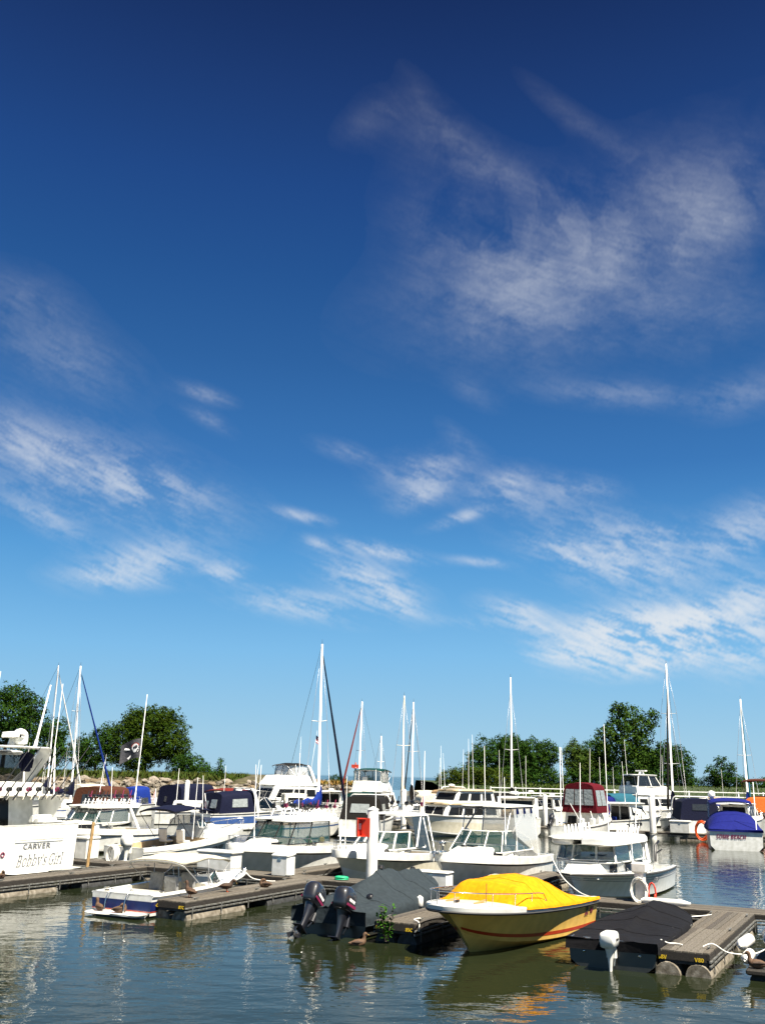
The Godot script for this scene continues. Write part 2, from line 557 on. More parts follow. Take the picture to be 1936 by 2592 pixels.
# a cabin with sloping ends; windows is a list of [face, u0, u1, v0, v1]
func house(n: String, m: Material, parent: Node, x0: float, x1: float, w0: float, w1: float, y0: float, y1: float, ra: float, rf: float, tum := 0.1, windows := [], wm: Material = null, crown := 0.05) -> void:
	var b := [Vector3(x0, y0, -w0), Vector3(x1, y0, -w1), Vector3(x1, y0, w1), Vector3(x0, y0, w0)]
	var t := [Vector3(x0 + ra, y1, -w0 + tum), Vector3(x1 - rf, y1, -w1 + tum), Vector3(x1 - rf, y1, w1 - tum), Vector3(x0 + ra, y1, w0 - tum)]
	var st := ST()
	st.set_smooth_group(-1)
	var e := 0.05
	# walls, a chamfer, then a crowned top
	var up := []
	var inn := []
	var c: Vector3 = (t[0] + t[2]) * 0.5
	for i in 4:
		up.append(t[i])
		inn.append(t[i] + Vector3(signf(c.x - t[i].x) * e * 1.5, e, signf(c.z - t[i].z) * e * 1.5))
	grid(st, [b, up, inn], true)
	var c0: Vector3 = (inn[0] + inn[3]) * 0.5 + Vector3(0, crown, 0)
	var c1: Vector3 = (inn[1] + inn[2]) * 0.5 + Vector3(0, crown, 0)
	quad(st, inn[0], inn[1], c1, c0); quad(st, c0, c1, inn[2], inn[3])
	tri(st, inn[1], inn[2], c1); tri(st, inn[3], inn[0], c0)
	var o := part(st, n, m, parent)
	var faces := {"port": [b[1], b[0], t[0], t[1]], "starboard": [b[3], b[2], t[2], t[3]], "front": [b[2], b[1], t[1], t[2]], "aft": [b[0], b[3], t[3], t[0]]}
	for w in windows:
		for s in (["port", "starboard"] if w[0] == "side" else [w[0]]):
			var q: Array = faces[s]
			var u0: float = w[1]
			var u1: float = w[2]
			if s == "starboard":
				u0 = 1.0 - w[2]; u1 = 1.0 - w[1]
			var n3: Vector3 = (q[1] - q[0]).cross(q[3] - q[0]).normalized()
			var sg := 1.0 if n3.dot((q[0] + q[2]) * 0.5 - (b[0] + b[2]) * 0.5) > 0.0 else -1.0
			var ws := ST()
			patch(ws, q, u0, u1, w[3], w[4], 0.004 * sg, 0.012 * sg)
			part(ws, "window", wm if wm != null else M.tinted, o)

# canvas enclosure: arched sections from x0 (aft) to x1, clear panes on the sides and aft
func tent(n: String, m: Material, parent: Node, x0: float, x1: float, w: float, y0: float, h0: float, h1: float, lean0 := 0.3, lean1 := 0.3, panes := [], pm: Material = null, k := 0.84) -> void:
	var st := ST()
	var rows := []
	var nx := 9
	for i in nx + 1:
		var f := float(i) / nx
		var h := lerpf(h0, h1, f) + 0.05 * sin(f * PI) - 0.02 * absf(sin(f * PI * 3.0))
		var x := lerpf(x0, x1, f)
		var r := []
		for q in [[1.0, 0.0], [lerpf(1, k, 0.5), 0.42], [k, 0.8], [k * 0.92, 0.9], [k * 0.72, 0.96], [k * 0.4, 0.99], [0.0, 1.0]]:
			var z: float = w * q[0]
			var ox: float = lerpf(lean0, -lean1, f) * q[1]
			r.append(Vector3(x + ox, y0 + h * q[1], -z))
		for j in range(5, -1, -1):
			r.append(flip(r[j]))
		rows.append(r)
	grid(st, rows)
	st.set_smooth_group(1)
	fan(st, rows[0]); fan(st, rows[-1])
	var o := part(st, n, m, parent)
	for p in panes:
		for s in (["port", "starboard"] if p[0] == "side" else [p[0]]):
			var a: Array = rows[0]
			var b: Array = rows[-1]
			var q: Array
			if s == "port": q = [b[0], a[0], a[2], b[2]]
			elif s == "starboard": q = [a[12], b[12], b[10], a[10]]
			elif s == "aft": q = [a[0], a[12], a[10], a[2]]
			else: q = [b[12], b[0], b[2], b[10]]
			var n3: Vector3 = (q[1] - q[0]).cross(q[3] - q[0]).normalized()
			var mid: Vector3 = Vector3((x0 + x1) * 0.5, y0 + 0.3, 0)
			var sg := 1.0 if n3.dot((q[0] + q[2]) * 0.5 - mid) > 0.0 else -1.0
			var u0: float = p[1] if s != "starboard" else 1.0 - p[2]
			var u1: float = p[2] if s != "starboard" else 1.0 - p[1]
			var ws := ST()
			patch(ws, q, u0, u1, p[3], p[4], 0.03 * sg, 0.008 * sg)
			part(ws, "clear_pane", pm if pm != null else M.vinyl_pane, o)

# soft bimini on hoops
func bimini(parent: Node, m: Material, x0: float, x1: float, w: float, y: float, drop: float, foot_x: float, foot_y: float, hoops := 3, fm: Material = null) -> void:
	var st := ST()
	var rows := []
	var low := []
	for i in 13:
		var f := i / 12.0
		var u := f * 2.0 - 1.0
		var r := []
		var b := []
		for j in 11:
			var v := j / 5.0 - 1.0
			var p := Vector3(lerpf(x0, x1, f), y - drop * pow(absf(u), 3.0) - 0.025 * (1.0 - cos(f * TAU * (hoops - 1))) - drop * 0.9 * pow(absf(v), 3.0), w * v)
			r.append(p)
			b.append(p - Vector3(0, 0.025, 0))
		rows.append(r)
		low.append(b)
	grid(st, rows); grid(st, low)
	for i in 12:
		quad(st, rows[i][0], rows[i + 1][0], low[i + 1][0], low[i][0])
		quad(st, rows[i][10], rows[i + 1][10], low[i + 1][10], low[i][10])
	for j in 10:
		quad(st, rows[0][j], rows[0][j + 1], low[0][j + 1] - Vector3(0, 0.06, 0), low[0][j] - Vector3(0, 0.06, 0))
		quad(st, rows[12][j], rows[12][j + 1], low[12][j + 1] - Vector3(0, 0.06, 0), low[12][j] - Vector3(0, 0.06, 0))
	part(st, "bimini_top", m, parent)
	for k in hoops:
		var f := float(k) / (hoops - 1)
		var hs := ST()
		var pts := []
		var i := int(round(f * 12.0))
		for j in 11: pts.append(low[i][j] - Vector3(0, 0.015, 0))
		pts.push_front(Vector3(foot_x + (f - 0.5) * 0.5, foot_y, -w))
		pts.append(Vector3(foot_x + (f - 0.5) * 0.5, foot_y, w))
		tube(hs, pts, 0.014, 5)
		part(hs, "bimini_frame", fm if fm != null else M.black, parent)

# fitted cover; ridge holds [t, height, boxiness]
func cover(n: String, m: Material, parent: Node, d: Dictionary, ridge: Array, skirt := 0.2, wrinkle := 0.03, sd := 1, tend := 1.0) -> void:
	var f := FastNoiseLite.new()
	f.seed = sd
	f.frequency = 0.55
	f.fractal_octaves = 4
	var st := ST()
	var rows := []
	var tmin: float = ridge[0][0]
	var tmax: float = ridge[-1][0]
	for t in ts(tmin, tmax, 46):
		var k := 0
		while k < ridge.size() - 2 and t > ridge[k + 1][0]: k += 1
		var a: Array = ridge[k]
		var b: Array = ridge[k + 1]
		var w: float = clampf((t - a[0]) / maxf(b[0] - a[0], 0.001), 0, 1)
		var h: float = lerpf(a[1], b[1], w)
		var bx: float = lerpf(a[2], b[2], w)
		var s := sheer(d, clampf(t, 0.0, 1.0))
		s.x = -d.L * 0.5 + d.L * t
		var hw := maxf(s.z, 0.02) + 0.03
		var r := []
		for j in 29:
			var q := j / 14.0 - 1.0
			var p := Vector3(s.x, s.y + 0.03, hw * q)
			var rise := 1.0 - pow(absf(q), bx)
			if tend < 0.45:
				rise = smoothstep(0.0, 1.0, lerpf(0.12, 0.88, clampf((1.0 - absf(q)) / (1.0 - bx), 0.0, 1.0))) * 1.05 - 0.035
				rise = clampf((1.0 - absf(q)) / (1.0 - bx), 0.0, 1.0) * 0.6 + clampf(rise, 0.0, 1.0) * 0.4
			var nz := f.get_noise_3d(s.x * 1.6, absf(q) * 1.2 + 3.0 * signf(q), q * 2.0)
			var sag := -0.06 * sin(PI * absf(q)) * (1.0 if bx < 1.6 else 0.3)
			var fold := f.get_noise_2d(s.x * 2.2 + absf(q) * 2.0, 20.0 + q * 1.1)
			p.y += (h - p.y) * rise + sag * rise + (nz + fold * 0.5) * wrinkle * (0.12 + 1.2 * rise)
			r.append(p)
		for e in [0.45, 1.0]:
			var nz := f.get_noise_2d(s.x * 3.0, 7.0 + e) * 0.05 * minf(1.0, skirt * 4.0)
			r.push_front(Vector3(s.x, s.y - skirt * e + nz, -hw - 0.01 + nz * 0.4))
			r.append(Vector3(s.x, s.y - skirt * e - nz, hw + 0.01 + nz * 0.4))
		rows.append(r)
	grid(st, rows)
	var a0: Array = []
	for p in rows[0]: a0.append(p)
	fan(st, a0)
	if tend < 1.0 or tmax < 0.97: fan(st, rows[-1])
	var cv := part(st, n, m, parent)
	for k in [9, 19, 28, 37]:   # stitched seams and hem
		var ss := ST()
		var sp := []
		for p in rows[k]: sp.append(p + Vector3(0, 0.006, 0))
		tube(ss, sp, 0.006, 4)
		part(ss, "seam", m, cv)
	for e in [0, rows[0].size() - 1]:
		var hs := ST()
		var hp := []
		for r in rows: hp.append(r[e])
		tube(hs, hp, 0.014, 4)
		part(hs, "hem", m, cv)

func antenna(parent: Node, x: float, y: float, z: float, h: float, lx := -0.1, lz := 0.0, r := 0.016, m: Material = null) -> void:
	var st := ST()
	var a := Vector3(x, y, z)
	var dir := Vector3(lx, 1, lz).normalized() * h
	tube(st, [a, a + dir * 0.12, a + dir * 0.13, a + dir], [r * 1.5, r * 1.5, r, r * 0.5], 5)
	part(st, "antenna", m if m != null else M.mast_white, parent)

func rack(parent: Node, x: float, y: float, w: float, n: int, h := 0.3, reels := true, sd := 1) -> void:
	var r := RandomNumberGenerator.new()
	r.seed = sd
	var st := ST()
	tube(st, [Vector3(x, y, -w), Vector3(x, y + 0.12, -w), Vector3(x, y + 0.12, w), Vector3(x, y, w)], 0.018, 5)
	part(st, "rack_bar", M.mast_white, parent)
	for k in n:
		var z := lerpf(-w, w, (k + r.randf_range(0.25, 0.75)) / n)
		var lean := r.randf_range(-0.05, 0.09)
		var hs := ST()
		tube(hs, [Vector3(x + 0.05, y - 0.0, z), Vector3(x - 0.1 - lean, y + h * r.randf_range(0.75, 1.1), z + r.randf_range(-0.04, 0.04))], [0.022, 0.028], 6)
		var o := part(hs, "rod_holder", M.mast_white, parent)
		if reels:
			var rs := ST()
			var c := Vector3(x - 0.14 + r.randf() * 0.06, y + h + 0.1 + r.randf() * 0.05, z)
			tube(rs, [c - Vector3(0, 0, 0.06), c + Vector3(0, 0, 0.06)], r.randf_range(0.06, 0.09), 8)
			tube(rs, [Vector3(x - 0.1, y + h, z), Vector3(x - 0.22, y + h + r.randf_range(0.2, 0.5), z)], 0.02, 5)
			part(rs, "reel", M.print_maroon if r.randf() < 0.2 else M.black, o)

func seat(parent: Node, x: float, z: float, y: float, m: Material, face := 1.0, base := 0.35) -> void:
	var st := ST()
	box(st, Vector3(x, y + base + 0.06, z), Vector3(0.5, 0.12, 0.5), Basis.IDENTITY, 0.04)
	box(st, Vector3(x - 0.24 * face, y + base + 0.36, z), Vector3(0.12, 0.55, 0.5), Basis(Vector3.BACK, 0.12 * face), 0.04)
	tube(st, [Vector3(x, y, z), Vector3(x, y + base, z)], 0.05, 8)
	part(st, "seat", m, parent)

func helm(parent: Node, x: float, z: float, y: float, m: Material) -> void:
	var st := ST()
	box(st, Vector3(x + 0.1, y + 0.45, z), Vector3(0.35, 0.9, 0.7), Basis.IDENTITY, 0.05)
	part(st, "console", m, parent)
	var ws := ST()
	tube(ws, ring(Vector3(x - 0.16, y + 0.78, z), Vector3(0.35, 0.93, 0), Vector3(0, 0, 1), 0.18, 0.18, 14) + [Vector3(x - 0.16, y + 0.78, z) + Vector3(0.35, 0.93, 0) * 0.18], 0.016, 5, false)
	part(ws, "steering_wheel", M.black, parent)

# outboard motor; at is the clamp at the top of the transom, tilt swings the leg aft and up
func outboard(parent: Node, at: Vector3, sc: float, m: Material, leg: Material, tilt := 0.0, text := "", tm: Material = null, ex := 0.6, flash := false) -> void:
	var o := Node3D.new()
	o.name = "outboard_motor"
	parent.add_child(o, true)
	o.position = at
	o.rotation.z = -tilt
	o.scale = Vector3.ONE * sc
	var st := ST()
	var rows := []
	# cowling sections: y, centre x, half length, half width
	var prof := [[0.02, -0.30, 0.27, 0.17], [0.05, -0.31, 0.33, 0.215], [0.2, -0.32, 0.37, 0.235], [0.36, -0.33, 0.365, 0.23], [0.43, -0.335, 0.34, 0.205], [0.465, -0.34, 0.26, 0.15], [0.475, -0.34, 0.15, 0.08]] if ex < 0.5 else [[0.02, -0.30, 0.20, 0.13], [0.05, -0.31, 0.29, 0.19], [0.18, -0.32, 0.34, 0.225], [0.38, -0.33, 0.36, 0.225], [0.52, -0.34, 0.345, 0.205], [0.61, -0.35, 0.29, 0.165], [0.655, -0.36, 0.18, 0.1]]
	for q in prof:
		var r := []
		for j in 20:
			var a := TAU * j / 20.0
			var cx := signf(cos(a)) * pow(absf(cos(a)), ex)
			var cz := signf(sin(a)) * pow(absf(sin(a)), ex)
			r.append(Vector3(q[1] + q[2] * cx, q[0] - (0.05 if cx < 0.0 else 0.0) * absf(cx) * (1.0 if q[0] > 0.5 else 0.0), q[3] * cz))
		rows.append(r)
	grid(st, rows, true)
	fan(st, rows[0]); fan(st, rows[-1])
	part(st, "cowling", m, o)
	var bs := ST()
	tube(bs, ring(Vector3(-0.315, 0.045, 0), Vector3.RIGHT, Vector3.BACK, 0.30, 0.2, 18) + [Vector3(-0.015, 0.045, 0)], 0.012, 5, false)
	part(bs, "trim_band", M.black, o)
	var ls := ST()
	rows = []
	for q in [[0.03, -0.30, 0.24, 0.16], [-0.12, -0.29, 0.18, 0.115], [-0.3, -0.28, 0.13, 0.08], [-0.55, -0.28, 0.10, 0.05], [-0.8, -0.29, 0.1, 0.035], [-0.86, -0.3, 0.12, 0.04]]:
		rows.append(ring(Vector3(q[1], q[0], 0), Vector3.RIGHT, Vector3.BACK, q[2], q[3], 12))
	grid(ls, rows, true)
	box(ls, Vector3(-0.36, -0.66, 0), Vector3(0.42, 0.02, 0.24))
	part(ls, "leg", leg, o)
	var gs := ST()
	tube(gs, [Vector3(-0.08, -0.9, 0), Vector3(-0.14, -0.9, 0), Vector3(-0.3, -0.9, 0), Vector3(-0.48, -0.9, 0)], [0.01, 0.05, 0.065, 0.045], 10)
	var sk := [Vector3(-0.2, -0.92, 0), Vector3(-0.42, -0.92, 0), Vector3(-0.42, -1.12, 0), Vector3(-0.3, -1.12, 0)]
	patch(gs, sk, 0, 1, 0, 1, -0.01, 0.02)
	part(gs, "gearcase", leg, o)
	var ps := ST()
	tube(ps, [Vector3(-0.48, -0.9, 0), Vector3(-0.6, -0.9, 0)], [0.045, 0.03], 8)
	for k in 3:
		var b := Basis(Vector3.RIGHT, TAU * k / 3.0)
		quad(ps, Vector3(-0.5, -0.9, 0) + b * Vector3(0, 0.03, -0.03), Vector3(-0.52, -0.9, 0) + b * Vector3(0, 0.17, -0.09), Vector3(-0.58, -0.9, 0) + b * Vector3(0, 0.18, 0.06), Vector3(-0.56, -0.9, 0) + b * Vector3(0, 0.03, 0.03))
	part(ps, "propeller", M.black, o)
	var ck := ST()
	box(ck, Vector3(-0.1, -0.14, 0), Vector3(0.16, 0.36, 0.3), Basis.IDENTITY, 0.03)
	tube(ck, [Vector3(-0.12, -0.3, 0.1), Vector3(-0.2, -0.5, 0.09)], 0.025, 6)
	part(ck, "clamp_bracket", leg, o)
	if flash:
		for sd in [1.0, -1.0]:
			var fs := ST()
			patch(fs, [Vector3(-0.56, 0.20, 0.222 * sd), Vector3(-0.10, 0.23, 0.222 * sd), Vector3(-0.08, 0.16, 0.223 * sd), Vector3(-0.58, 0.14, 0.223 * sd)], 0, 1, 0, 1, 0.0, 0.008 * -sd)
			part(fs, "flash", M.print_maroon, o)
	if text != "":
		for sd in [1.0, -1.0]:
			writing(text, "lettering", tm, o, Vector3(-0.33, 0.26 if ex < 0.5 else 0.30, (0.24 if ex < 0.5 else 0.226) * sd), Vector3(0, 0, sd), 0.075, 0.0, false, Vector3.ZERO, true, 0.30)

func radar_dome(parent: Node, p: Vector3, r: float, h: float) -> void:
	var st := ST()
	var rows := []
	for q in [[0.0, 0.55], [0.12, 0.6], [0.16, 0.95], [0.3, 1.0], [0.6, 0.98], [0.78, 0.86], [0.92, 0.55], [1.0, 0.12]]:
		rows.append(ring(p + Vector3(0, q[0] * h, 0), Vector3.RIGHT, Vector3.BACK, r * q[1], r * q[1], 18))
	grid(st, rows, true)
	fan(st, rows[-1])
	part(st, "radar_dome", M.white, parent)

func radar_arch(parent: Node, x: float, w: float, y: float, h: float, lean: float, thick := 0.16, m: Material = null) -> void:
	var st := ST()
	var rows := []
	var pts := curve([Vector3(x, y, -w), Vector3(x - lean * 0.6, y + h * 0.6, -w * 0.97), Vector3(x - lean * 0.95, y + h * 0.96, -w * 0.84), Vector3(x - lean, y + h, -w * 0.5), Vector3(x - lean, y + h, w * 0.5), Vector3(x - lean * 0.95, y + h * 0.96, w * 0.84), Vector3(x - lean * 0.6, y + h * 0.6, w * 0.97), Vector3(x, y, w)], 4)
	for i in pts.size():
		var t: Vector3 = (pts[min(i + 1, pts.size() - 1)] - pts[max(i - 1, 0)]).normalized()
		var u := t.cross(Vector3.RIGHT).normalized()
		if u.length() < 0.5: u = Vector3.BACK
		var f := Vector3.RIGHT
		rows.append(ring(pts[i], f, u, thick * (1.25 - 0.5 * absf(pts[i].y - y) / h), 0.05, 8))
	grid(st, rows, true)
	fan(st, rows[0]); fan(st, rows[-1])
	part(st, "radar_arch", m if m != null else M.white, parent)

func us_flag(parent: Node, p: Vector3, dir: Vector3, w: float, h: float) -> void:
	var st := ST()
	var n := 7
	var o: MeshInstance3D = null
	for k in n:
		var s := ST()
		var rows := []
		for i in 7:
			var f := i / 6.0
			var wv := Vector3(0, -0.25 * f * w, 0) + dir.cross(Vector3.UP) * (0.12 * w * sin(f * 5.0))
			rows.append([p + dir * (w * f) + wv - Vector3(0, h * k / n, 0), p + dir * (w * f) + wv - Vector3(0, h * (k + 1) / n, 0)])
		grid(s, rows)
		var q := part(s, "flag_stripe", M.print_red if k % 2 == 0 else M.print_white, parent if o == null else o)
		if o == null:
			q.name = "flag"
			o = q
	var c := ST()
	var rr := []
	for i in 4:
		var f := i / 6.0
		var wv := Vector3(0, -0.25 * f * w, 0) + dir.cross(Vector3.UP) * (0.12 * w * sin(f * 5.0) + 0.01)
		rr.append([p + dir * (w * f * 0.9) + wv, p + dir * (w * f * 0.9) + wv - Vector3(0, h * 0.55, 0)])
	grid(c, rr)
	part(c, "flag_canton", M.cloth_navy, o)

# ---------------------------------------------------------------- a motor boat from a dictionary of features
func boat(n: String, label: String, cat: String, at: Vector3, yaw: float, d: Dictionary, o: Dictionary, group := "") -> Node3D:
	var b := thing(n, label, cat, at, yaw, group)
	hull(d, M[o.get("hull", "white")], b)
	for s in o.get("stripes", []):
		band(d, s[0], s[1], "stripe", M[s[2]], b, 0.008 if s.size() < 4 else s[3])
	if o.get("boot", "") != "":
		band(d, 0.05, 0.43, "bottom_paint", M[o.boot], b, 0.01, 0.0, 1.0, 3)
	decks(d, M[o.get("deck", "white")], b, d.tc, o.get("gw", 0.22), o.get("sole", 0.3), M[o.get("liner", "liner")])
	rub(d, M[o.get("rub", "rubber")], b, 0.028, o.get("rub_v", 0.97))
	if o.has("lip"): lip(d, M.white, b, o.lip, 0.02)
	if o.has("trunk"):
		var q: Array = o.trunk
		house("cabin", M[o.get("cabin", "white")], b, q[0], q[1], q[2], q[3], q[4], q[5], q[6], q[7], 0.14, q[8] if q.size() > 8 else [])
	if o.has("house"):
		var q: Array = o.house
		house("deckhouse", M[o.get("cabin", "white")], b, q[0], q[1], q[2], q[3], q[4], q[5], q[6], q[7], 0.12, q[8] if q.size() > 8 else [])
	if o.has("ws"):
		var q: Array = o.ws
		windshield(b, q[0], q[1], q[2], q[3], q[4], q[5], q[6], M[o.get("glass", "glass")], M[o.get("frame", "aluminium")], o.get("fr", 0.022))
	if o.has("pilot"):
		var q: Array = o.pilot   # xa, xf, wa, wf, y, h, rake
		var base := outline(q[0], q[1], q[2], q[3], q[4], 0.3)
		var top := outline(q[0] - 0.05, q[1] - q[6], q[2] - 0.08, q[3] - 0.1, q[4] + q[5], 0.25)
		glazing(base, top, b, M[o.get("glass", "glass")], M[o.get("frame", "white")], o.get("fr", 0.035))
	if o.has("roof"):
		for q in o.roof:
			plate("hardtop", M[q[6] if q.size() > 6 else "white"], b, q[0], q[1], q[2], q[3], q[4], q[5])
	if o.has("posts"):
		for q in o.posts:
			for sd in [1.0, -1.0]:
				rod("post", M[o.get("post_mat", "mast_white")], b, Vector3(q[0], q[1], q[2] * sd), Vector3(q[3], q[4], q[5] * sd), q[6] if q.size() > 6 else 0.025)
	if o.has("racks"):
		for q in o.racks: rack(b, q[0], q[1], q[2], q[3], 0.3, q[4] if q.size() > 4 else true, int(absf(at.x * 7.0)))
	if o.has("tent"):
		for q in o.tent:
			tent("canvas_enclosure", M[q[0]], b, q[1], q[2], q[3], q[4], q[5], q[6], q[7], q[8], q[9], M[q[10]] if q.size() > 10 else null)
	if o.has("bimini"):
		var q: Array = o.bimini
		bimini(b, M[q[0]], q[1], q[2], q[3], q[4], q[5], q[6], q[7], 3, M[q[8]] if q.size() > 8 else null)
	if o.has("arch"):
		var q: Array = o.arch
		radar_arch(b, q[0], q[1], q[2], q[3], q[4], q[5] if q.size() > 5 else 0.16)
	if o.has("rail"):
		var q: Array = o.rail
		rail(d, b, q[0], q[1], q[2], 5, 0.014)
	for q in o.get("ant", []): antenna(b, q[0], q[1], q[2], q[3], q[4] if q.size() > 4 else -0.1, q[5] if q.size() > 5 else 0.0)
	for q in o.get("seats", []): seat(b, q[0], q[1], o.get("sole", 0.3), M[q[2] if q.size() > 2 else "white"])
	if o.has("helm"): helm(b, o.helm[0], o.helm[1], o.get("sole", 0.3), M.white)
	for q in o.get("dome", []): radar_dome(b, Vector3(q[0], q[1], q[2]), q[3], q[4])
	for q in o.get("platform", []): plate("swim_platform", M[q[2] if q.size() > 2 else "white"], b, -d.L * 0.5 - q[0], -d.L * 0.5 + 0.02, d.B * 0.42, d.B * 0.42, q[1], 0.06, 0.0)
	if o.has("rail") or o.has("lip"):
		for q in [[0.9, 0.0], [0.5, 0.07], [0.08, 0.07]]:
			for sd in ([1.0] if q[1] == 0.0 else [1.0, -1.0]):
				var p := sheer(d, q[0])
				p = Vector3(p.x, p.y + 0.07, maxf(p.z - 0.12, 0.0) * sd)
				var cs := ST()
				box(cs, p, Vector3(0.24, 0.03, 0.035), Basis.IDENTITY, 0.008)
				box(cs, p - Vector3(0, 0.035, 0), Vector3(0.09, 0.05, 0.03))
				part(cs, "cleat", M.steel, b)
		if o.has("trunk"):
			var q: Array = o.trunk
			var hs := ST()
			box(hs, Vector3(lerpf(q[0], q[1], 0.45), q[5] + 0.11, 0), Vector3(0.5, 0.05, 0.5), Basis.IDENTITY, 0.015)
			part(hs, "hatch", M.tinted, b)
	for q in o.get("ob", []): outboard(b, Vector3(-d.L * 0.5 - 0.02, q[0], q[1]), q[2], M[q[3]], M[q[3]], q[4] if q.size() > 4 else 0.0)
	return b

# flybridge cruiser upper works: sedan cabin, bridge cowl, seats and a canopy
func flybridge(b: Node3D, o: Dictionary) -> void:
	var s: Array = o.salon   # x0 x1 w y0 y1
	house("salon", M[o.get("mat", "white")], b, s[0], s[1], s[2], s[2] * 0.92, s[3], s[4], 0.1, 0.9, 0.12, [["side", 0.12, 0.44, 0.3, 0.82], ["side", 0.47, 0.72, 0.3, 0.82], ["side", 0.75, 0.95, 0.35, 0.8], ["front", 0.06, 0.33, 0.2, 0.85], ["front", 0.35, 0.65, 0.2, 0.85], ["front", 0.67, 0.94, 0.2, 0.85], ["aft", 0.1, 0.5, 0.1, 0.9], ["aft", 0.52, 0.9, 0.1, 0.9]])
	plate("bridge_deck", M.white, b, s[0] - o.get("over", 0.9), s[1] - 0.7, s[2] * 1.0, s[2] * 0.85, s[4] + 0.02, 0.1, 0.03)
	var f: Array = o.cowl   # x0 x1 w h
	house("bridge_cowl", M[o.get("mat", "white")], b, f[0], f[1], f[2], f[2] * 0.75, s[4] + 0.12, s[4] + 0.12 + f[3], 0.0, 0.7, 0.16)
	var y: float = s[4] + 0.12 + f[3]
	if o.has("canopy"):
		var c: Array = o.canopy   # mat x0 x1 w h pane
		bimini(b, M[c[0]], c[1], c[2], c[3], y + c[4], 0.16, (c[1] + c[2]) * 0.5, y - 0.1, 4, M.aluminium if c[0] != "white" else M.white)
		var base := outline(c[1] + 0.1, c[2] + 0.15, c[3] * 0.98, c[3] * 0.8, y - 0.02, 0.3)
		var top := outline(c[1] + 0.05, c[2] - 0.1, c[3] * 0.93, c[3] * 0.85, y + c[4] - 0.2, 0.25)
		glazing(base, top, b, M[c[5] if c.size() > 5 else "vinyl"], M[c[0]], 0.03, "curtain")
	if o.has("arch"):
		var a: Array = o.arch
		radar_arch(b, a[0], f[2], s[4] + 0.1, a[1], a[2], 0.2)
	var ss := ST()
	box(ss, Vector3(f[0] + 0.5, y - 0.1, -0.35), Vector3(0.5, 0.5, 0.5), Basis.IDENTITY, 0.06)
	box(ss, Vector3(f[0] + 0.3, y + 0.2, -0.35), Vector3(0.12, 0.5, 0.5), Basis.IDENTITY, 0.04)
	part(ss, "bridge_seat", M.cloth_white, b)

# ---------------------------------------------------------------- sailing boat
func sailboat(label: String, at: Vector3, yaw: float, L: float, o: Dictionary) -> Node3D:
	var b := thing("sailboat", label, "sailboat", at, yaw, "sailboats among the moored boats")
	var d := hd(L, L * 0.31, 0.85, 1.15, {"tr": 0.6, "p": 2.0, "fl": 0.35, "rk": L * 0.1, "dr": 0.5, "tc": 0.32})
	hull(d, M[o.get("hull", "white")], b)
	band(d, 0.84, 0.9, "stripe", M[o.get("stripe", "blue_paint")], b, 0.008)
	band(d, 0.05, 0.44, "bottom_paint", M.antifoul, b, 0.01, 0.0, 1.0, 3)
	decks(d, M.white, b, 0.32, 0.3, 0.45)
	house("cabin", M.white, b, -L * 0.17, L * 0.22, L * 0.095, L * 0.06, 0.95, 1.45, 0.05, 0.5, 0.1, [["side", 0.12, 0.4, 0.3, 0.75], ["side", 0.55, 0.85, 0.3, 0.75]])
	var mx: float = L * o.get("mx", 0.08)
	var H: float = o.H
	var top := Vector3(mx - o.get("rake", 0.25), H, o.get("side", 0.0))
	var foot := Vector3(mx, 1.3, 0)
	var r: float = o.get("mr", 0.085)
	var mm: Material = M[o.get("mast", "mast_white")]
	rod("mast", mm, b, foot, top, r, r * 0.75, 10)
	rod("masthead", M.black, b, top, top + Vector3(0.0, 0.35, 0.0), 0.02, 0.008)
	var bx: float = mx - L * o.get("boom", 0.36)
	var by := 2.1
	rod("boom", mm, b, Vector3(mx, by, 0), Vector3(bx, by + 0.1, 0), 0.06)
	var sc := ST()
	var rows := []
	for i in 15:
		var f := i / 14.0
		var x := lerpf(mx + 0.12, bx + 0.1, f)
		var hh := lerpf(0.30, 0.14, f) + 0.04 * sin(f * 17.0) + (0.5 * pow(maxf(0.0, 1.0 - f * 6.0), 1.5))
		var ww := lerpf(0.2, 0.11, f) + 0.015 * sin(f * 23.0 + 1.0)
		rows.append(ring(Vector3(x, by + hh * 0.65, 0), Vector3.UP, Vector3.BACK, hh, ww, 12))
	grid(sc, rows, true)
	fan(sc, rows[0]); fan(sc, rows[-1])
	part(sc, "sail_cover", M[o.get("cover", "cloth_blue")], b)
	for q in o.get("spreaders", [0.52]):
		var p := foot.lerp(top, q)
		var ss := ST()
		tube(ss, [p + Vector3(-0.1, 0.06, -L * 0.075), p, p + Vector3(-0.1, 0.06, L * 0.075)], 0.025, 5)
		part(ss, "spreader", mm, b)
		for sd in [1.0, -1.0]:
			var ws := ST()
			tube(ws, [Vector3(mx - 0.15, 0.95, d.B * 0.45 * sd), p + Vector3(-0.1, 0.06, L * 0.075 * sd), foot.lerp(top, minf(q + 0.46, 0.99))], 0.015, 4)
			part(ws, "shroud", M.wire, b)
	var bow := Vector3(L * 0.47, 1.2, 0)
	rod("backstay", M.wire, b, top, Vector3(-L * 0.49, 0.9, 0), 0.014, -1.0, 4)
	var ft := foot.lerp(top, o.get("frac", 0.97))
	rod("forestay", M.wire, b, ft, bow, 0.014, -1.0, 4)
	if o.has("furl"):
		var fs := ST()
		var pts := []
		var rr := []
		for i in 12:
			var f := i / 11.0
			pts.append(ft.lerp(bow, 0.04 + f * 0.9))
			rr.append(lerpf(0.035, 0.105, pow(f, 0.7)) * o.get("fw", 1.0) * (1.0 + 0.06 * sin(f * 30.0)))
		tube(fs, pts, rr, 7)
		part(fs, "furled_jib", M[o.furl], b)
	rail(d, b, 0.05, 1.0, 0.55, 6, 0.011, true)
	return b

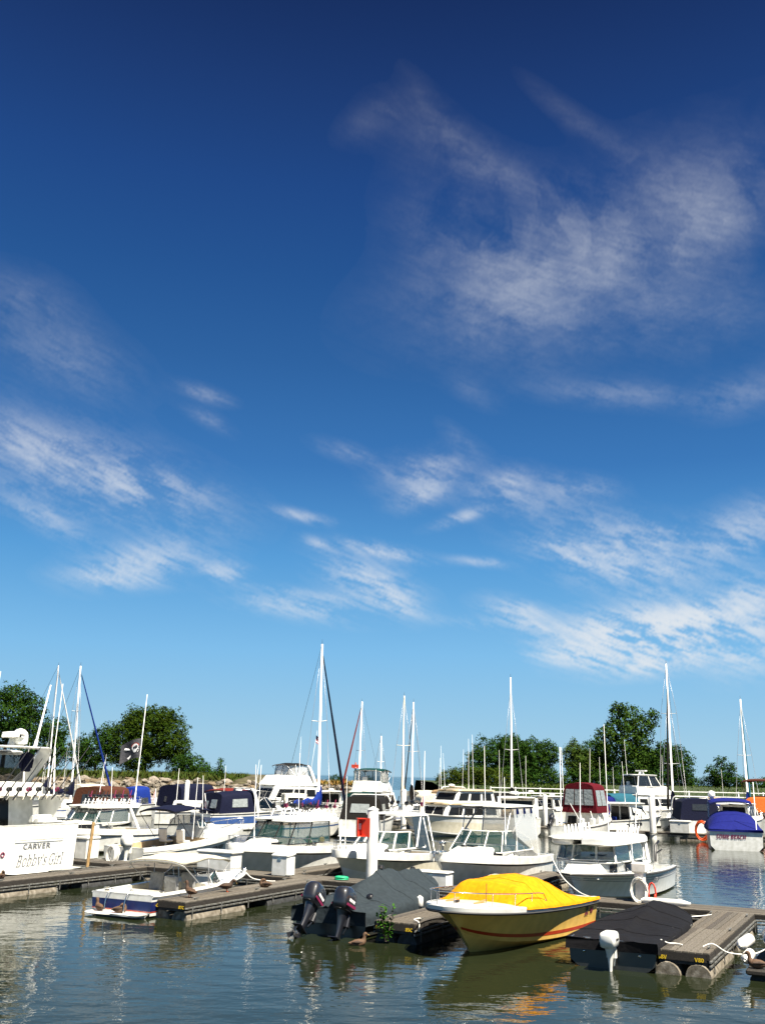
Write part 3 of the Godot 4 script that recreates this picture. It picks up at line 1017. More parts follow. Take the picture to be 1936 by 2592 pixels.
# ---------------------------------------------------------------- sky
func sky_color(el: float) -> Color:
	var k := [[-90.0, 0.20, 0.34, 0.45], [-3.0, 0.42, 0.60, 0.70], [0.0, 0.66, 0.81, 0.895], [2.0, 0.635, 0.805, 0.905], [7.0, 0.505, 0.745, 0.92], [12.5, 0.35, 0.62, 0.85], [18.0, 0.24, 0.475, 0.73], [24.0, 0.185, 0.39, 0.635], [29.0, 0.15, 0.335, 0.58], [34.0, 0.13, 0.285, 0.53], [39.0, 0.115, 0.235, 0.455], [43.5, 0.095, 0.19, 0.385], [60.0, 0.075, 0.155, 0.33], [90.0, 0.07, 0.145, 0.31]]
	var i := 0
	while i < k.size() - 2 and el > k[i + 1][0]: i += 1
	var w: float = clampf((el - k[i][0]) / (k[i + 1][0] - k[i][0]), 0, 1)
	return Color(lerpf(k[i][1], k[i + 1][1], w), lerpf(k[i][2], k[i + 1][2], w), lerpf(k[i][3], k[i + 1][3], w)).srgb_to_linear()

func make_sky() -> Sky:
	var W := 4096
	var H := 2048
	var im := Image.create(W, H, false, Image.FORMAT_RGBF)
	var mask := PackedFloat32Array()
	mask.resize(W * H / 2)
	for y in H:
		im.fill_rect(Rect2i(0, y, W, 1), sky_color(90.0 - 180.0 * (y + 0.5) / H))
	# wisps of cirrus: azimuth, elevation, half sizes (degrees), strength, tilt
	var wisps := [[8.0, 34.6, 5.6, 1.1, 0.13, 28.0],
		[4.0, 37.0, 3.2, 0.8, 0.08, 50.0],
		[13.5, 36.5, 4.0, 0.6, 0.06, 40.0],
		[12.52, 30.25, 8.6, 3.2, 0.3, -18.0],
		[19.18, 30.54, 5.23, 2.2, 0.22, -10.0],
		[4.98, 31.12, 4.13, 2.48, 0.12, 35.0],
		[8.57, 27.4, 4.41, 3.03, 0.13, 20.0],
		[16.67, 26.82, 6.34, 2.48, 0.12, 10.0],
		[-17.54, 16.61, 6.34, 2.07, 0.36, 12.0],
		[-21.31, 17.73, 3.03, 1.24, 0.25, 20.0],
		[-13.98, 15.89, 3.31, 1.1, 0.22, 8.0],
		[-20.1, 13.96, 2.48, 0.83, 0.25, 25.0],
		[-0.63, 11.08, 2.62, 1.16, 0.6, 22.0],
		[0.79, 10.21, 1.38, 0.55, 0.45, 25.0],
		[-5.03, 9.58, 3.31, 0.61, 0.38, 8.0],
		[-14.15, 11.8, 3.31, 1.1, 0.42, -14.0],
		[-9.54, 11.55, 1.32, 0.61, 0.4, 5.0],
		[-15.63, 10.68, 2.48, 0.5, 0.3, 0.0],
		[2.66, 17.8, 2.48, 1.1, 0.32, -8.0],
		[2.39, 16.47, 1.65, 0.69, 0.32, -20.0],
		[7.24, 16.96, 1.93, 0.88, 0.4, -10.0],
		[5.24, 15.27, 1.9, 0.33, 0.4, -18.0],
		[11.72, 16.79, 1.93, 0.69, 0.25, 5.0],
		[9.2, 15.97, 3.31, 0.96, 0.14, 0.0],
		[14.01, 12.6, 4.41, 1.71, 0.48, 15.0],
		[11.06, 13.08, 1.65, 0.61, 0.3, 20.0],
		[21.06, 13.71, 3.03, 1.38, 0.35, -20.0],
		[15.93, 13.99, 3.31, 1.1, 0.2, 10.0],
		[15.62, 8.06, 4.21, 1.27, 2.5, -4.0],
		[12.45, 6.78, 2.75, 0.5, 0.6, 5.0],
		[16.31, 6.62, 2.48, 0.55, 0.7, -12.0],
		[20.82, 7.31, 2.2, 1.32, 0.55, -8.0],
		[21.27, 10.09, 1.93, 1.16, 0.45, -10.0],
		[18.23, 9.17, 3.31, 0.61, 0.5, -5.0],
		[8.52, 9.38, 2.07, 0.69, 0.52, 15.0],
		[7.15, 8.78, 3.58, 0.33, 0.25, 5.0],
		[0.02, 13.08, 2.34, 0.44, 0.5, 10.0],
		[-3.8, 13.35, 0.88, 0.33, 0.32, 15.0],
		[6.35, 12.45, 2.07, 0.25, 0.35, 6.0],
		[-11.41, 21.77, 1.38, 0.41, 0.3, 12.0],
		[-11.01, 20.33, 1.38, 0.44, 0.16, 25.0],
		[-5.0, 15.01, 1.71, 0.3, 0.36, 10.0],
		[-20.41, 23.04, 4.13, 1.93, 0.13, 15.0],
		[-22.37, 25.77, 2.48, 1.38, 0.1, 10.0],
		[-1.44, 37.5, 0.99, 1.93, 0.054, 60.0],
		[3.4, 35.86, 3.03, 1.65, 0.045, 30.0],
		[-2.0, 18.8, 1.93, 0.5, 0.18, 15.0],
		[4.96, 19.58, 1.66, 0.55, 0.07, 40.0],
		[5.55, 22.43, 1.66, 0.61, 0.07, 30.0],
		[14.44, 22.06, 4.41, 0.77, 0.14, 8.0],
		[21.67, 21.4, 2.48, 1.1, 0.13, -10.0],
		[-3.39, 10.24, 4.41, 0.33, 0.2, 8.0]]
	var r := RandomNumberGenerator.new()
	r.seed = 77
	for k in 150:   # the same kind of cloud goes on all round
		var az := r.randf_range(38.0, 322.0)
		var el := 6.0 + 36.0 * pow(r.randf(), 1.5)
		var sz := 0.6 + el / 14.0
		wisps.append([az, el, r.randf_range(1.2, 3.6) * sz, r.randf_range(0.4, 1.1) * sz, r.randf_range(0.15, 0.6) * (1.0 if el < 20.0 else 0.5), r.randf_range(-20.0, 25.0)])
	for c in wisps:
		var ce := cos(deg_to_rad(c[1]))
		var rx: float = maxf(c[2], c[3]) * 2.1
		var ca := cos(deg_to_rad(c[5]))
		var sa := sin(deg_to_rad(c[5]))
		var x0 := int((c[0] - rx / ce) / 360.0 * W)
		var x1 := int((c[0] + rx / ce) / 360.0 * W)
		var y0 := int((90.0 - c[1] - rx) / 180.0 * H)
		var y1 := mini(int((90.0 - c[1] + rx) / 180.0 * H), H / 2 - 1)
		for y in range(maxi(y0, 0), y1):
			var dy: float = c[1] - (90.0 - 180.0 * (y + 0.5) / H)
			for x in range(x0, x1):
				var dx: float = (360.0 * (x + 0.5) / W - c[0]) * ce
				var u: float = (dx * ca + dy * sa) / c[2]
				var v: float = (-dx * sa + dy * ca) / c[3]
				var q := u * u + v * v
				if q < 4.4:
					mask[y * W + posmod(x, W)] += c[4] * exp(-q * 1.25)
	var f1 := FastNoiseLite.new()
	f1.seed = 5
	f1.frequency = 0.42
	f1.fractal_octaves = 5
	f1.fractal_gain = 0.58
	f1.domain_warp_enabled = true
	f1.domain_warp_amplitude = 2.2
	f1.domain_warp_frequency = 0.22
	var f2 := FastNoiseLite.new()
	f2.seed = 9
	f2.frequency = 1.2
	f2.fractal_octaves = 4
	f2.domain_warp_enabled = true
	f2.domain_warp_amplitude = 0.9
	f2.domain_warp_frequency = 0.5
	var f3 := FastNoiseLite.new()
	f3.seed = 13
	f3.frequency = 1.6
	f3.fractal_octaves = 4
	f3.fractal_gain = 0.62
	for y in H / 2:
		var el := 90.0 - 180.0 * (y + 0.5) / H
		var base := sky_color(el)
		var soft := clampf((el - 8.0) / 20.0, 0.0, 1.0)
		for x in W:
			var m := mask[y * W + x]
			if m < 0.006: continue
			var az := 360.0 * (x + 0.5) / W
			if az > 180.0: az -= 360.0
			# streaks lie along a shallow diagonal; high cloud is softer
			var p := az * 0.94 - el * 0.34
			var q := az * 0.34 + el * 0.94
			var a := f1.get_noise_2d(p * 0.34, q * 1.05 + 40.0) * 0.5 + 0.5
			var b := 1.0 - absf(f2.get_noise_2d(p * 0.30, q * 1.9))
			var g := f1.get_noise_2d(p * 0.32 + 90.0, q * 0.42) * 0.5 + 0.5
			var low := m * smoothstep(0.30, 0.76, a * 0.9 + (b - 0.75) * 0.42 + 0.06) * 1.55
			var high := m * smoothstep(0.12, 0.85, g * 0.8 + a * 0.2) * (0.85 + 0.5 * (b - 0.75))
			var fib := f3.get_noise_2d(p * 0.2 + a * 3.0, q * lerpf(2.0, 0.8, soft) + a * 1.2)
			var al := lerpf(low, high, soft) * (1.0 + lerpf(0.8, 0.45, soft) * fib)
			al = 0.9 * (1.0 - exp(-al * 1.5))
			im.set_pixel(x, y, base.lerp(Color(0.80, 0.83, 0.86), al))
	var pm := PanoramaSkyMaterial.new()
	pm.panorama = ImageTexture.create_from_image(im)
	var s := Sky.new()
	s.sky_material = pm
	return s

# ---------------------------------------------------------------- ground and water
func sheet(n: String, m: Material, x0: float, x1: float, z0: float, z1: float, y: float) -> MeshInstance3D:
	var st := ST()
	quad(st, Vector3(x0, y, z0), Vector3(x1, y, z0), Vector3(x1, y, z1), Vector3(x0, y, z1))
	return structure(st, n, m)

func water_mat(n: String, c: Color, size_m: float, strength: float, stretch: float, freq: float, sd: int, rough := 0.02) -> StandardMaterial3D:
	var m := mat(n, c, rough)
	m.metallic_specular = 0.25
	m.uv1_triplanar = true
	m.uv1_world_triplanar = true
	m.uv1_scale = Vector3(1.0 / (size_m * stretch), 1.0, 1.0 / size_m)
	m.normal_enabled = true
	m.normal_texture = noise_tex(freq, 5, Color.BLACK, Color.WHITE, 1024, sd, true, 8.0)
	m.normal_scale = strength
	return m

func terrain(n: String, m: Material, xs: Array, prof: Array, wob: float, sd: int) -> void:
	# prof: list of [z, height]; the shore wobbles along x
	var f := FastNoiseLite.new()
	f.seed = sd
	f.frequency = 0.03
	var st := ST()
	var rows := []
	for x in xs:
		var r := []
		for q in prof:
			var w := f.get_noise_1d(x) * wob
			r.append(Vector3(x, q[1] + f.get_noise_2d(x * 2.0, q[0] * 2.0) * 0.35 * (1.0 if q[1] > 0.5 else 0.0), q[0] + w))
		rows.append(r)
	grid(st, rows)
	structure(st, n, m)

func rock_meshes() -> Array:
	var out := []
	for k in 4:
		var r := RandomNumberGenerator.new()
		r.seed = 300 + k
		var st := ST()
		st.set_smooth_group(-1)
		var rows := []
		for q in [[-0.8, 0.45], [-0.35, 0.92], [0.2, 0.98], [0.65, 0.66], [0.9, 0.25]]:
			var rg := []
			for j in 7:
				var a := TAU * j / 7.0
				var w: float = q[1] * r.randf_range(0.72, 1.15)
				rg.append(Vector3(cos(a) * w, q[0] * r.randf_range(0.8, 1.1) * 0.75, sin(a) * w))
			rows.append(rg)
		grid(st, rows, true)
		fan(st, rows[0]); fan(st, rows[-1])
		st.generate_normals()
		out.append(st.commit())
	return out

func rocks(parent: Node3D, meshes: Array, a: Vector3, b: Vector3, foot: float, crest: float, depth: float, sz: float, n: int, extra: int, sd: int) -> void:
	var r := RandomNumberGenerator.new()
	r.seed = sd
	var st := ST()
	for k in n + extra:
		var t := r.randf() if k >= n else (k + r.randf()) / n
		var h := r.randf()
		var s := sz * r.randf_range(0.6, 1.35)
		var p := a.lerp(b, t) + Vector3(0, lerpf(foot, crest, h), -depth * h + r.randf_range(-0.5, 0.5))
		var tr := Transform3D(Basis.from_euler(Vector3(r.randf() * 0.8, r.randf() * TAU, r.randf() * 0.8)).scaled(Vector3(s * r.randf_range(0.8, 1.4), s * r.randf_range(0.6, 0.95), s)), p - parent.position)
		if k < n:
			inst(meshes[r.randi() % 4], "rock", M["rock%d" % (r.randi() % 4)], parent, tr)
		else:
			tr.origin.z -= 0.5
			tr.origin.y -= 0.25
			st.append_from(meshes[r.randi() % 4], 0, tr)
	var o := MeshInstance3D.new()
	o.mesh = st.commit()
	o.material_override = M.rock1
	o.name = "rubble"
	parent.add_child(o, true)
	o.set_meta("kind", "stuff")

# ---------------------------------------------------------------- trees
# lobes: [x, y, z, rx, ry, rz] about the foot; leaves are small faces spread through the lobes
func tree(n: String, label: String, at: Vector3, lobes: Array, col: Color, leaf := 0.42, dens := 2.2, sd := 1, trunk := 0.3, group := "", droop := 0.0, cat := "tree") -> void:
	var b := thing(n, label, cat, at, 0.0, group)
	col = col.srgb_to_linear()
	leaf *= 0.74
	col = Color(col.r * 0.56, col.g * 0.68, col.b * 0.5)
	dens *= 1.55
	var r := RandomNumberGenerator.new()
	r.seed = sd
	var f := FastNoiseLite.new()
	f.seed = sd
	f.frequency = 0.28
	f.fractal_octaves = 3
	var V := PackedVector3Array()
	var N := PackedVector3Array()
	var C := PackedColorArray()
	var bs := ST()
	var top := Vector3.ZERO
	for l in lobes: top = top if top.y > l[1] else Vector3(l[0], l[1], l[2])
	var tp := curve([Vector3(0, -0.6, 0), Vector3(top.x * 0.15, top.y * 0.3, 0), Vector3(top.x * 0.6, top.y * 0.7, top.z * 0.6), top], 4)
	var tr := []
	for i in tp.size(): tr.append(trunk * (1.15 - float(i) / tp.size()))
	tube(bs, tp, tr, 7)
	for l in lobes:
		var c := Vector3(l[0], l[1], l[2])
		var from: Vector3 = tp[clampi(int(c.y / maxf(top.y, 1.0) * 0.6 * tp.size()), 1, tp.size() - 2)]
		tube(bs, curve([from, from.lerp(c, 0.5) + Vector3(0, -0.3, 0), c, c + (c - from) * 0.25], 3), [trunk * 0.5, trunk * 0.4, trunk * 0.34, trunk * 0.3, trunk * 0.26, trunk * 0.22, trunk * 0.18, trunk * 0.12, trunk * 0.08, 0.02], 5)
		var area: float = 12.6 * pow((pow(l[3] * l[4], 1.6) + pow(l[3] * l[5], 1.6) + pow(l[4] * l[5], 1.6)) / 3.0, 0.625)
		# clumps on the lobe's shell, each a burst of leaf faces
		var clumps := int(area * dens / (leaf * leaf) / 14.0)
		for k in clumps:
			var dir := Vector3(r.randfn(), r.randfn(), r.randfn()).normalized()
			var rad := (0.45 + 0.55 * pow(r.randf(), 0.45)) * (1.0 + 0.5 * f.get_noise_3dv(c + dir * 5.0))
			if f.get_noise_3dv(c * 3.0 + dir * 9.0) < -0.36: continue
			if r.randf() < 0.05: rad *= 1.22
			var cp := c + Vector3(dir.x * l[3], dir.y * l[4], dir.z * l[5]) * rad
			if cp.y < 0.15: continue
			var cs := leaf * r.randf_range(1.0, 1.9)
			var tone := clampf(1.0 + f.get_noise_3dv(cp * 1.7) * 0.55 + r.randf_range(-0.18, 0.18), 0.45, 1.6)
			var yel := r.randf_range(-0.12, 0.16)
			for q in 14:
				var o := Vector3(r.randfn(), r.randfn() * 0.8, r.randfn()) * cs * 0.62
				var p := cp + o + Vector3(0, -droop * absf(o.x), 0)
				var nn := (dir * 0.7 + Vector3(r.randfn(), r.randfn() + 0.5, r.randfn()) * 0.75).normalized()
				var u := nn.cross(Vector3(r.randfn(), r.randfn(), r.randfn())).normalized()
				var v := nn.cross(u)
				var s := leaf * r.randf_range(0.35, 0.75)
				var col2 := Color(col.r * tone * (1.0 + yel), col.g * tone, col.b * tone * (1.0 - yel))
				V.append_array([p - u * s, p + v * s * 0.6, p + u * s, p - v * s * 0.6, p - u * s, p + u * s])
				for e in 6:
					N.append(nn)
					C.append(col2)
	part(bs, "trunk", M.bark, b)
	var arr := []
	arr.resize(Mesh.ARRAY_MAX)
	arr[Mesh.ARRAY_VERTEX] = V
	arr[Mesh.ARRAY_NORMAL] = N
	arr[Mesh.ARRAY_COLOR] = C
	var am := ArrayMesh.new()
	am.add_surface_from_arrays(Mesh.PRIMITIVE_TRIANGLES, arr)
	var o := MeshInstance3D.new()
	o.mesh = am
	o.material_override = M.leaf
	o.name = "crown"
	b.add_child(o, true)

func grass(n: String, label: String, region: Callable, count: int, h0: float, h1: float, w: float, cols: Array, sd: int) -> void:
	var r := RandomNumberGenerator.new()
	r.seed = sd
	var V := PackedVector3Array()
	var N := PackedVector3Array()
	var C := PackedColorArray()
	for k in count:
		var p: Vector3 = region.call(r)
		var h := r.randf_range(h0, h1)
		var a := r.randf() * PI
		var u := Vector3(cos(a), 0, sin(a)) * w * r.randf_range(0.5, 1.2)
		var t := p + Vector3(r.randfn() * 0.25 * h, h, r.randfn() * 0.25 * h)
		var c: Color = cols[r.randi() % cols.size()].srgb_to_linear() * r.randf_range(0.7, 1.25)
		c.a = 1.0
		var gn := (p + u - t).cross(p - u - t).normalized()
		var up := (gn + Vector3(0, 1.2, 0)).normalized()
		if gn.dot(up) > 0.0:
			V.append_array([p + u, t, p - u])
		else:
			V.append_array([p - u, t, p + u])
		for e in 3:
			N.append(up)
			C.append(c)
	var arr := []
	arr.resize(Mesh.ARRAY_MAX)
	arr[Mesh.ARRAY_VERTEX] = V
	arr[Mesh.ARRAY_NORMAL] = N
	arr[Mesh.ARRAY_COLOR] = C
	var am := ArrayMesh.new()
	am.add_surface_from_arrays(Mesh.PRIMITIVE_TRIANGLES, arr)
	var o := MeshInstance3D.new()
	o.mesh = am
	o.material_override = M.leaf
	o.name = numbered(n)
	add_child(o)
	o.set_meta("label", label)
	o.set_meta("category", "grass")
	o.set_meta("kind", "stuff")

# ---------------------------------------------------------------- docks
# local +x along the dock, z across; the deck top is at 0.5
func dock(n: String, label: String, at: Vector3, yaw: float, L: float, W: float, o := {}) -> Node3D:
	var b := thing(n, label, "dock", at, yaw, o.get("group", ""))
	var r := RandomNumberGenerator.new()
	r.seed = int(absf(at.x * 31.0 + at.z * 17.0)) + 3
	var np: int = o.get("boards", 8)
	var bw := W / np
	var seg: float = o.get("seg", 3.6)
	var cuts := maxi(1, int(round(L / seg)))
	var bl := L / cuts
	var bm := []
	for k in 3:
		var st := ST()
		box(st, Vector3.ZERO, Vector3(bl - 0.012, 0.04, bw - 0.012 - 0.004 * k), Basis.IDENTITY, 0.006)
		st.generate_normals()
		bm.append(st.commit())
	for i in cuts:
		for j in np:
			var p := Vector3((i + 0.5) * bl, 0.478 + r.randf_range(-0.004, 0.004), -W / 2.0 + (j + 0.5) * bw)
			inst(bm[r.randi() % 3], "plank", M["plank%d" % (r.randi() % 4)], b, Transform3D(Basis(Vector3.RIGHT, r.randf_range(-0.012, 0.012)), p))
	# dark timber edge under the planks, two steel rails below it on brackets
	for sd in [1.0, -1.0]:
		var es := ST()
		box(es, Vector3(L / 2.0, 0.405, (W / 2.0 - 0.03) * sd), Vector3(L, 0.11, 0.06))
		part(es, "edge_beam", M.timber, b)
		for y in [0.315, 0.225]:
			var rs := ST()
			box(rs, Vector3(L / 2.0, y, (W / 2.0 + 0.005) * sd), Vector3(L, 0.05, 0.05), Basis.IDENTITY, 0.008)
			part(rs, "side_rail", M.galvanised, b)
	for e in ([0.0, L] if o.get("both", false) else [L]):
		var es := ST()
		box(es, Vector3(e - 0.035 * signf(e - 0.1), 0.38, 0), Vector3(0.07, 0.16, W - 0.13))
		part(es, "end_beam", M.timber, b)
		var fs := ST()
		box(fs, Vector3(e - 0.06, 0.26, 0), Vector3(0.05, 0.07, W - 0.12), Basis.IDENTITY, 0.01)
		part(fs, "end_frame", M.drum_dark, b)
	var k := 0
	for x in o.get("brackets", ts(0.4, L - 0.3, maxi(2, int(L / 1.3)))):
		for sd in [1.0, -1.0]:
			var bs := ST()
			box(bs, Vector3(x, 0.20, (W / 2.0 + 0.042) * sd), Vector3(0.035, 0.30, 0.02))
			part(bs, "bracket", M.galvanised, b)
	for x in ts(0.8, L - 0.6, maxi(1, int(L / 3.2))):
		for sd in [1.0, -1.0]:
			var cs := ST()
			box(cs, Vector3(x, 0.55, (W / 2.0 - 0.1) * sd), Vector3(0.26, 0.03, 0.04), Basis.IDENTITY, 0.01)
			box(cs, Vector3(x, 0.52, (W / 2.0 - 0.1) * sd), Vector3(0.1, 0.06, 0.04))
			part(cs, "cleat", M.galvanised, b)
	# floats: long barrels lying along the dock
	for q in o.get("floats", []):
		for sd in [1.0, -1.0]:
			var ds := ST()
			var rd: float = q[2]
			var c := Vector3(0, 0.09 - rd + 0.05, (W / 2.0 - rd * 0.86) * sd)
			c.y = -0.02
			var pts := []
			var rr := []
			for e in [[0.0, 0.93], [0.015, 0.985], [0.04, 1.0], [0.33, 1.0], [0.335, 1.025], [0.345, 1.0], [0.66, 1.0], [0.665, 1.025], [0.675, 1.0], [0.96, 1.0], [0.985, 0.985], [1.0, 0.93]]:
				pts.append(c + Vector3(lerpf(q[0], q[1], e[0]), 0, 0))
				rr.append(rd * e[1])
			tube(ds, pts, rr, 18, false)
			ds.set_smooth_group(1)
			fan(ds, ring(pts[0], Vector3.UP, Vector3.BACK, rr[0], rr[0], 18))
			fan(ds, ring(pts[-1], Vector3.UP, Vector3.BACK, rr[0], rr[0], 18))
			part(ds, "float_drum", M[q[3] if q.size() > 3 else "drum"], b)
	for q in o.get("plates", []):   # yellow number plates on the end: text, z
		var ps := ST()
		box(ps, Vector3(L + 0.012, 0.345, q[1]), Vector3(0.02, 0.09, 0.15))
		var pl := part(ps, "number_plate", M.black, b)
		writing(q[0], "number", M.print_yellow, pl, Vector3(L + 0.023, 0.345, q[1]), Vector3.RIGHT, 0.085, 0.0, false, Vector3.ZERO, true)
	return b

# ---------------------------------------------------------------- small things
func duck(label: String, at: Vector3, yaw: float, pose: String, k: int) -> void:
	var b := thing("duck", label, "duck", at, yaw, "ducks by the docks")
	var st := ST()
	var y := 0.13 if pose == "stand" else (0.075 if pose == "sit" else 0.03)
	var up := 0.10 if pose == "stand" else 0.0
	var pts: Array
	var rr: Array
	if pose == "preen":
		y = 0.14
		pts = [Vector3(-0.27, y + 0.02, 0), Vector3(-0.19, y + 0.03, 0), Vector3(-0.1, y + 0.03, 0), Vector3(0.0, y + 0.03, 0), Vector3(0.09, y + 0.06, 0), Vector3(0.14, y + 0.13, 0), Vector3(0.18, y + 0.19, 0.01), Vector3(0.23, y + 0.18, 0.03), Vector3(0.27, y + 0.13, 0.04)]
		rr = [0.012, 0.045, 0.085, 0.095, 0.08, 0.05, 0.045, 0.044, 0.015]
	elif pose == "sleep":
		y = 0.08
		pts = [Vector3(-0.24, y + 0.02, 0), Vector3(-0.17, y + 0.02, 0), Vector3(-0.08, y + 0.01, 0), Vector3(0.02, y, 0), Vector3(0.11, y + 0.01, 0), Vector3(0.13, y + 0.09, 0), Vector3(0.09, y + 0.14, 0.01), Vector3(0.04, y + 0.14, 0.03), Vector3(-0.01, y + 0.11, 0.04)]
		rr = [0.012, 0.05, 0.09, 0.1, 0.08, 0.05, 0.046, 0.04, 0.015]
	else:
		pts = [Vector3(-0.27, y + 0.03, 0), Vector3(-0.19, y + 0.02, 0), Vector3(-0.1, y + 0.02 + up * 0.2, 0), Vector3(0.0, y + 0.02 + up * 0.3, 0), Vector3(0.1, y + 0.05 + up * 0.5, 0), Vector3(0.13, y + 0.13 + up * 0.6, 0), Vector3(0.135, y + 0.20 + up * 0.7, 0), Vector3(0.165, y + 0.225 + up * 0.7, 0), Vector3(0.21, y + 0.21 + up * 0.7, 0)]
		rr = [0.012, 0.045, 0.085, 0.098, 0.08, 0.045, 0.042, 0.046, 0.02]
	var sp := curve(pts, 3)
	var sr := []
	for i in sp.size():
		var q := i / 3
		var w := (i % 3) / 3.0
		sr.append(lerpf(rr[q], rr[mini(q + 1, rr.size() - 1)], w))
	tube(st, sp, sr, 10)
	part(st, "body", M["feather%d" % (k % 3)], b)
	var bl := ST()
	var e: Vector3 = pts[-1]
	var dr: Vector3 = (pts[-1] - pts[-2]).normalized()
	tube(bl, [e, e + dr * 0.025, e + dr * 0.06], [0.018, 0.014, 0.008], 6)
	part(bl, "bill", M.bill, b)
	for sd in [1.0, -1.0]:
		var ws := ST()
		tube(ws, [Vector3(0.06, y + 0.04 + up * 0.3, 0.075 * sd), Vector3(-0.06, y + 0.05 + up * 0.2, 0.085 * sd), Vector3(-0.2, y + 0.04, 0.04 * sd)], [0.02, 0.04, 0.008], 6)
		part(ws, "wing", M["feather%d" % ((k + 1) % 3)], b)
		if pose == "stand" or pose == "preen":
			var ls := ST()
			tube(ls, [Vector3(0.0, y - 0.04, 0.04 * sd), Vector3(0.0, 0.012, 0.04 * sd), Vector3(0.05, 0.006, 0.04 * sd)], 0.009, 5)
			part(ls, "leg", M.orange_hose, b)

func line(n: String, label: String, pts: Array, r: float, m: Material, cat := "rope", group := "") -> void:
	var st := ST()
	var c := curve(pts, 8)
	tube(st, c, r, 6)
	var o := part(st, n, m)
	tag(o, label, cat, group)

func coil(n: String, label: String, at: Vector3, u: Vector3, v: Vector3, rad: float, turns: int, r: float, m: Material, spread: Vector3, cat: String, sd := 1) -> void:
	var g := RandomNumberGenerator.new()
	g.seed = sd
	var st := ST()
	var pts := []
	for k in turns * 12 + 1:
		var a := TAU * k / 12.0
		var w := 1.0 + 0.12 * sin(a * 0.37) + g.randf_range(-0.04, 0.04)
		pts.append(at + u * cos(a) * rad * 0.7 * w + v * sin(a) * rad * w + spread * (float(k) / (turns * 12) - 0.5))
	tube(st, pts, r, 6)
	tag(part(st, n, m), label, cat)

func dock_box(n: String, label: String, at: Vector3, yaw: float, s: Vector3, group := "", slope := 0.0) -> void:
	var b := thing(n, label, "dock box", at, yaw, group)
	var st := ST()
	box(st, Vector3(0, s.y * 0.42, 0), Vector3(s.x * 0.93, s.y * 0.84, s.z * 0.92), Basis.IDENTITY, 0.03)
	part(st, "body", M.white, b)
	var ls := ST()
	box(ls, Vector3(0, s.y * 0.92, 0), Vector3(s.x, s.y * 0.15, s.z), Basis(Vector3.RIGHT, slope), 0.04)
	part(ls, "lid", M.white, b)
	var hs := ST()
	box(hs, Vector3(0, s.y * 0.74, s.z * 0.47), Vector3(0.14, 0.08, 0.02))
	part(hs, "latch", M.steel, b)

func piling(label: String, at: Vector3, r: float, top: float, lean := Vector3.ZERO, group := "") -> Node3D:
	var b := thing("piling", label, "piling", at, 0.0, group)
	var st := ST()
	tube(st, [Vector3(0, -1.5, 0), Vector3(0, 0.5, 0), Vector3(0, top - 0.02, 0) + lean, Vector3(0, top, 0) + lean], [r, r, r * 0.98, r * 0.9], 20)
	part(st, "sleeve", M.pile_white, b)
	var cs := ST()
	tube(cs, [Vector3(0, top, 0) + lean, Vector3(0, top + 0.03, 0) + lean, Vector3(0, top + 0.12, 0) + lean], [r * 1.04, r * 1.04, r * 0.15], 20)
	part(cs, "cap", M.white, b)
	var hs := ST()
	tube(hs, ring(Vector3(0, 0.42, 0), Vector3.RIGHT, Vector3.BACK, r + 0.06, r + 0.06, 18) + [Vector3(r + 0.06, 0.42, 0)], 0.03, 6, false)
	part(hs, "hoop", M.galvanised, b)
	return b

func fender(label: String, a: Vector3, b: Vector3, r: float) -> void:
	var st := ST()
	var pts := []
	var rr := []
	for q in [[0.0, 0.25], [0.06, 0.3], [0.1, 0.7], [0.2, 1.0], [0.8, 1.0], [0.9, 0.7], [0.94, 0.3], [1.0, 0.25]]:
		pts.append(a.lerp(b, q[0]))
		rr.append(r * q[1])
	tube(st, pts, rr, 12)
	tag(part(st, "fender", M.white), label, "fender", "white boat fenders")

func hull_text(b: Node3D, d: Dictionary, text: String, t: float, v: float, sd: float, h: float, m: Material, slant := 0.0, bold := false, width := 0.0) -> void:
	var p := hpt(d, t, v)
	var a := hpt(d, t + 0.03, v) - hpt(d, t - 0.03, v)
	var c := hpt(d, t, v + 0.05) - hpt(d, t, v - 0.05)
	var n := a.cross(c)
	if n.z < 0.0: n = -n
	if sd < 0.0:
		p = flip(p); n = flip(n); a = flip(a)
	writing(text, "lettering", m, b, p + n.normalized() * 0.012, n, h, slant, false, a if sd > 0.0 else -a, bold, width)

func _ready() -> void:
	# ---- camera, sky, sun, exposure
	var cam := Camera3D.new()
	cam.name = "camera"
	cam.fov = 56.0
	cam.far = 20000.0
	add_child(cam)
	cam.position = Vector3(0, 4.0, 0)
	cam.basis = Basis(Vector3.RIGHT, deg_to_rad(15.39)) * Basis(Vector3.BACK, deg_to_rad(1.27))
	cam.current = true
	var env := Environment.new()
	env.background_mode = Environment.BG_SKY
	env.sky = make_sky()
	env.background_energy_multiplier = 0.37
	env.tonemap_mode = Environment.TONE_MAPPER_LINEAR
	env.tonemap_exposure = 2.7
	env.sdfgi_enabled = true
	env.ssao_enabled = true
	env.ssil_enabled = true
	var we := WorldEnvironment.new()
	we.name = "world_environment"
	we.environment = env
	add_child(we)
	var sun := DirectionalLight3D.new()
	sun.name = "sun"
	sun.light_energy = 1.6
	sun.light_color = Color(1.0, 0.965, 0.90)
	sun.light_angular_distance = 0.5
	sun.shadow_enabled = true
	add_child(sun)
	sun.look_at_from_position(Vector3(0.345, 0.86, 0.375) * 10.0, Vector3.ZERO)
	materials()
	setting()
	docks()
	front_row()
	second_row()
	third_row()
	far_row()
	sails()
	small_things()

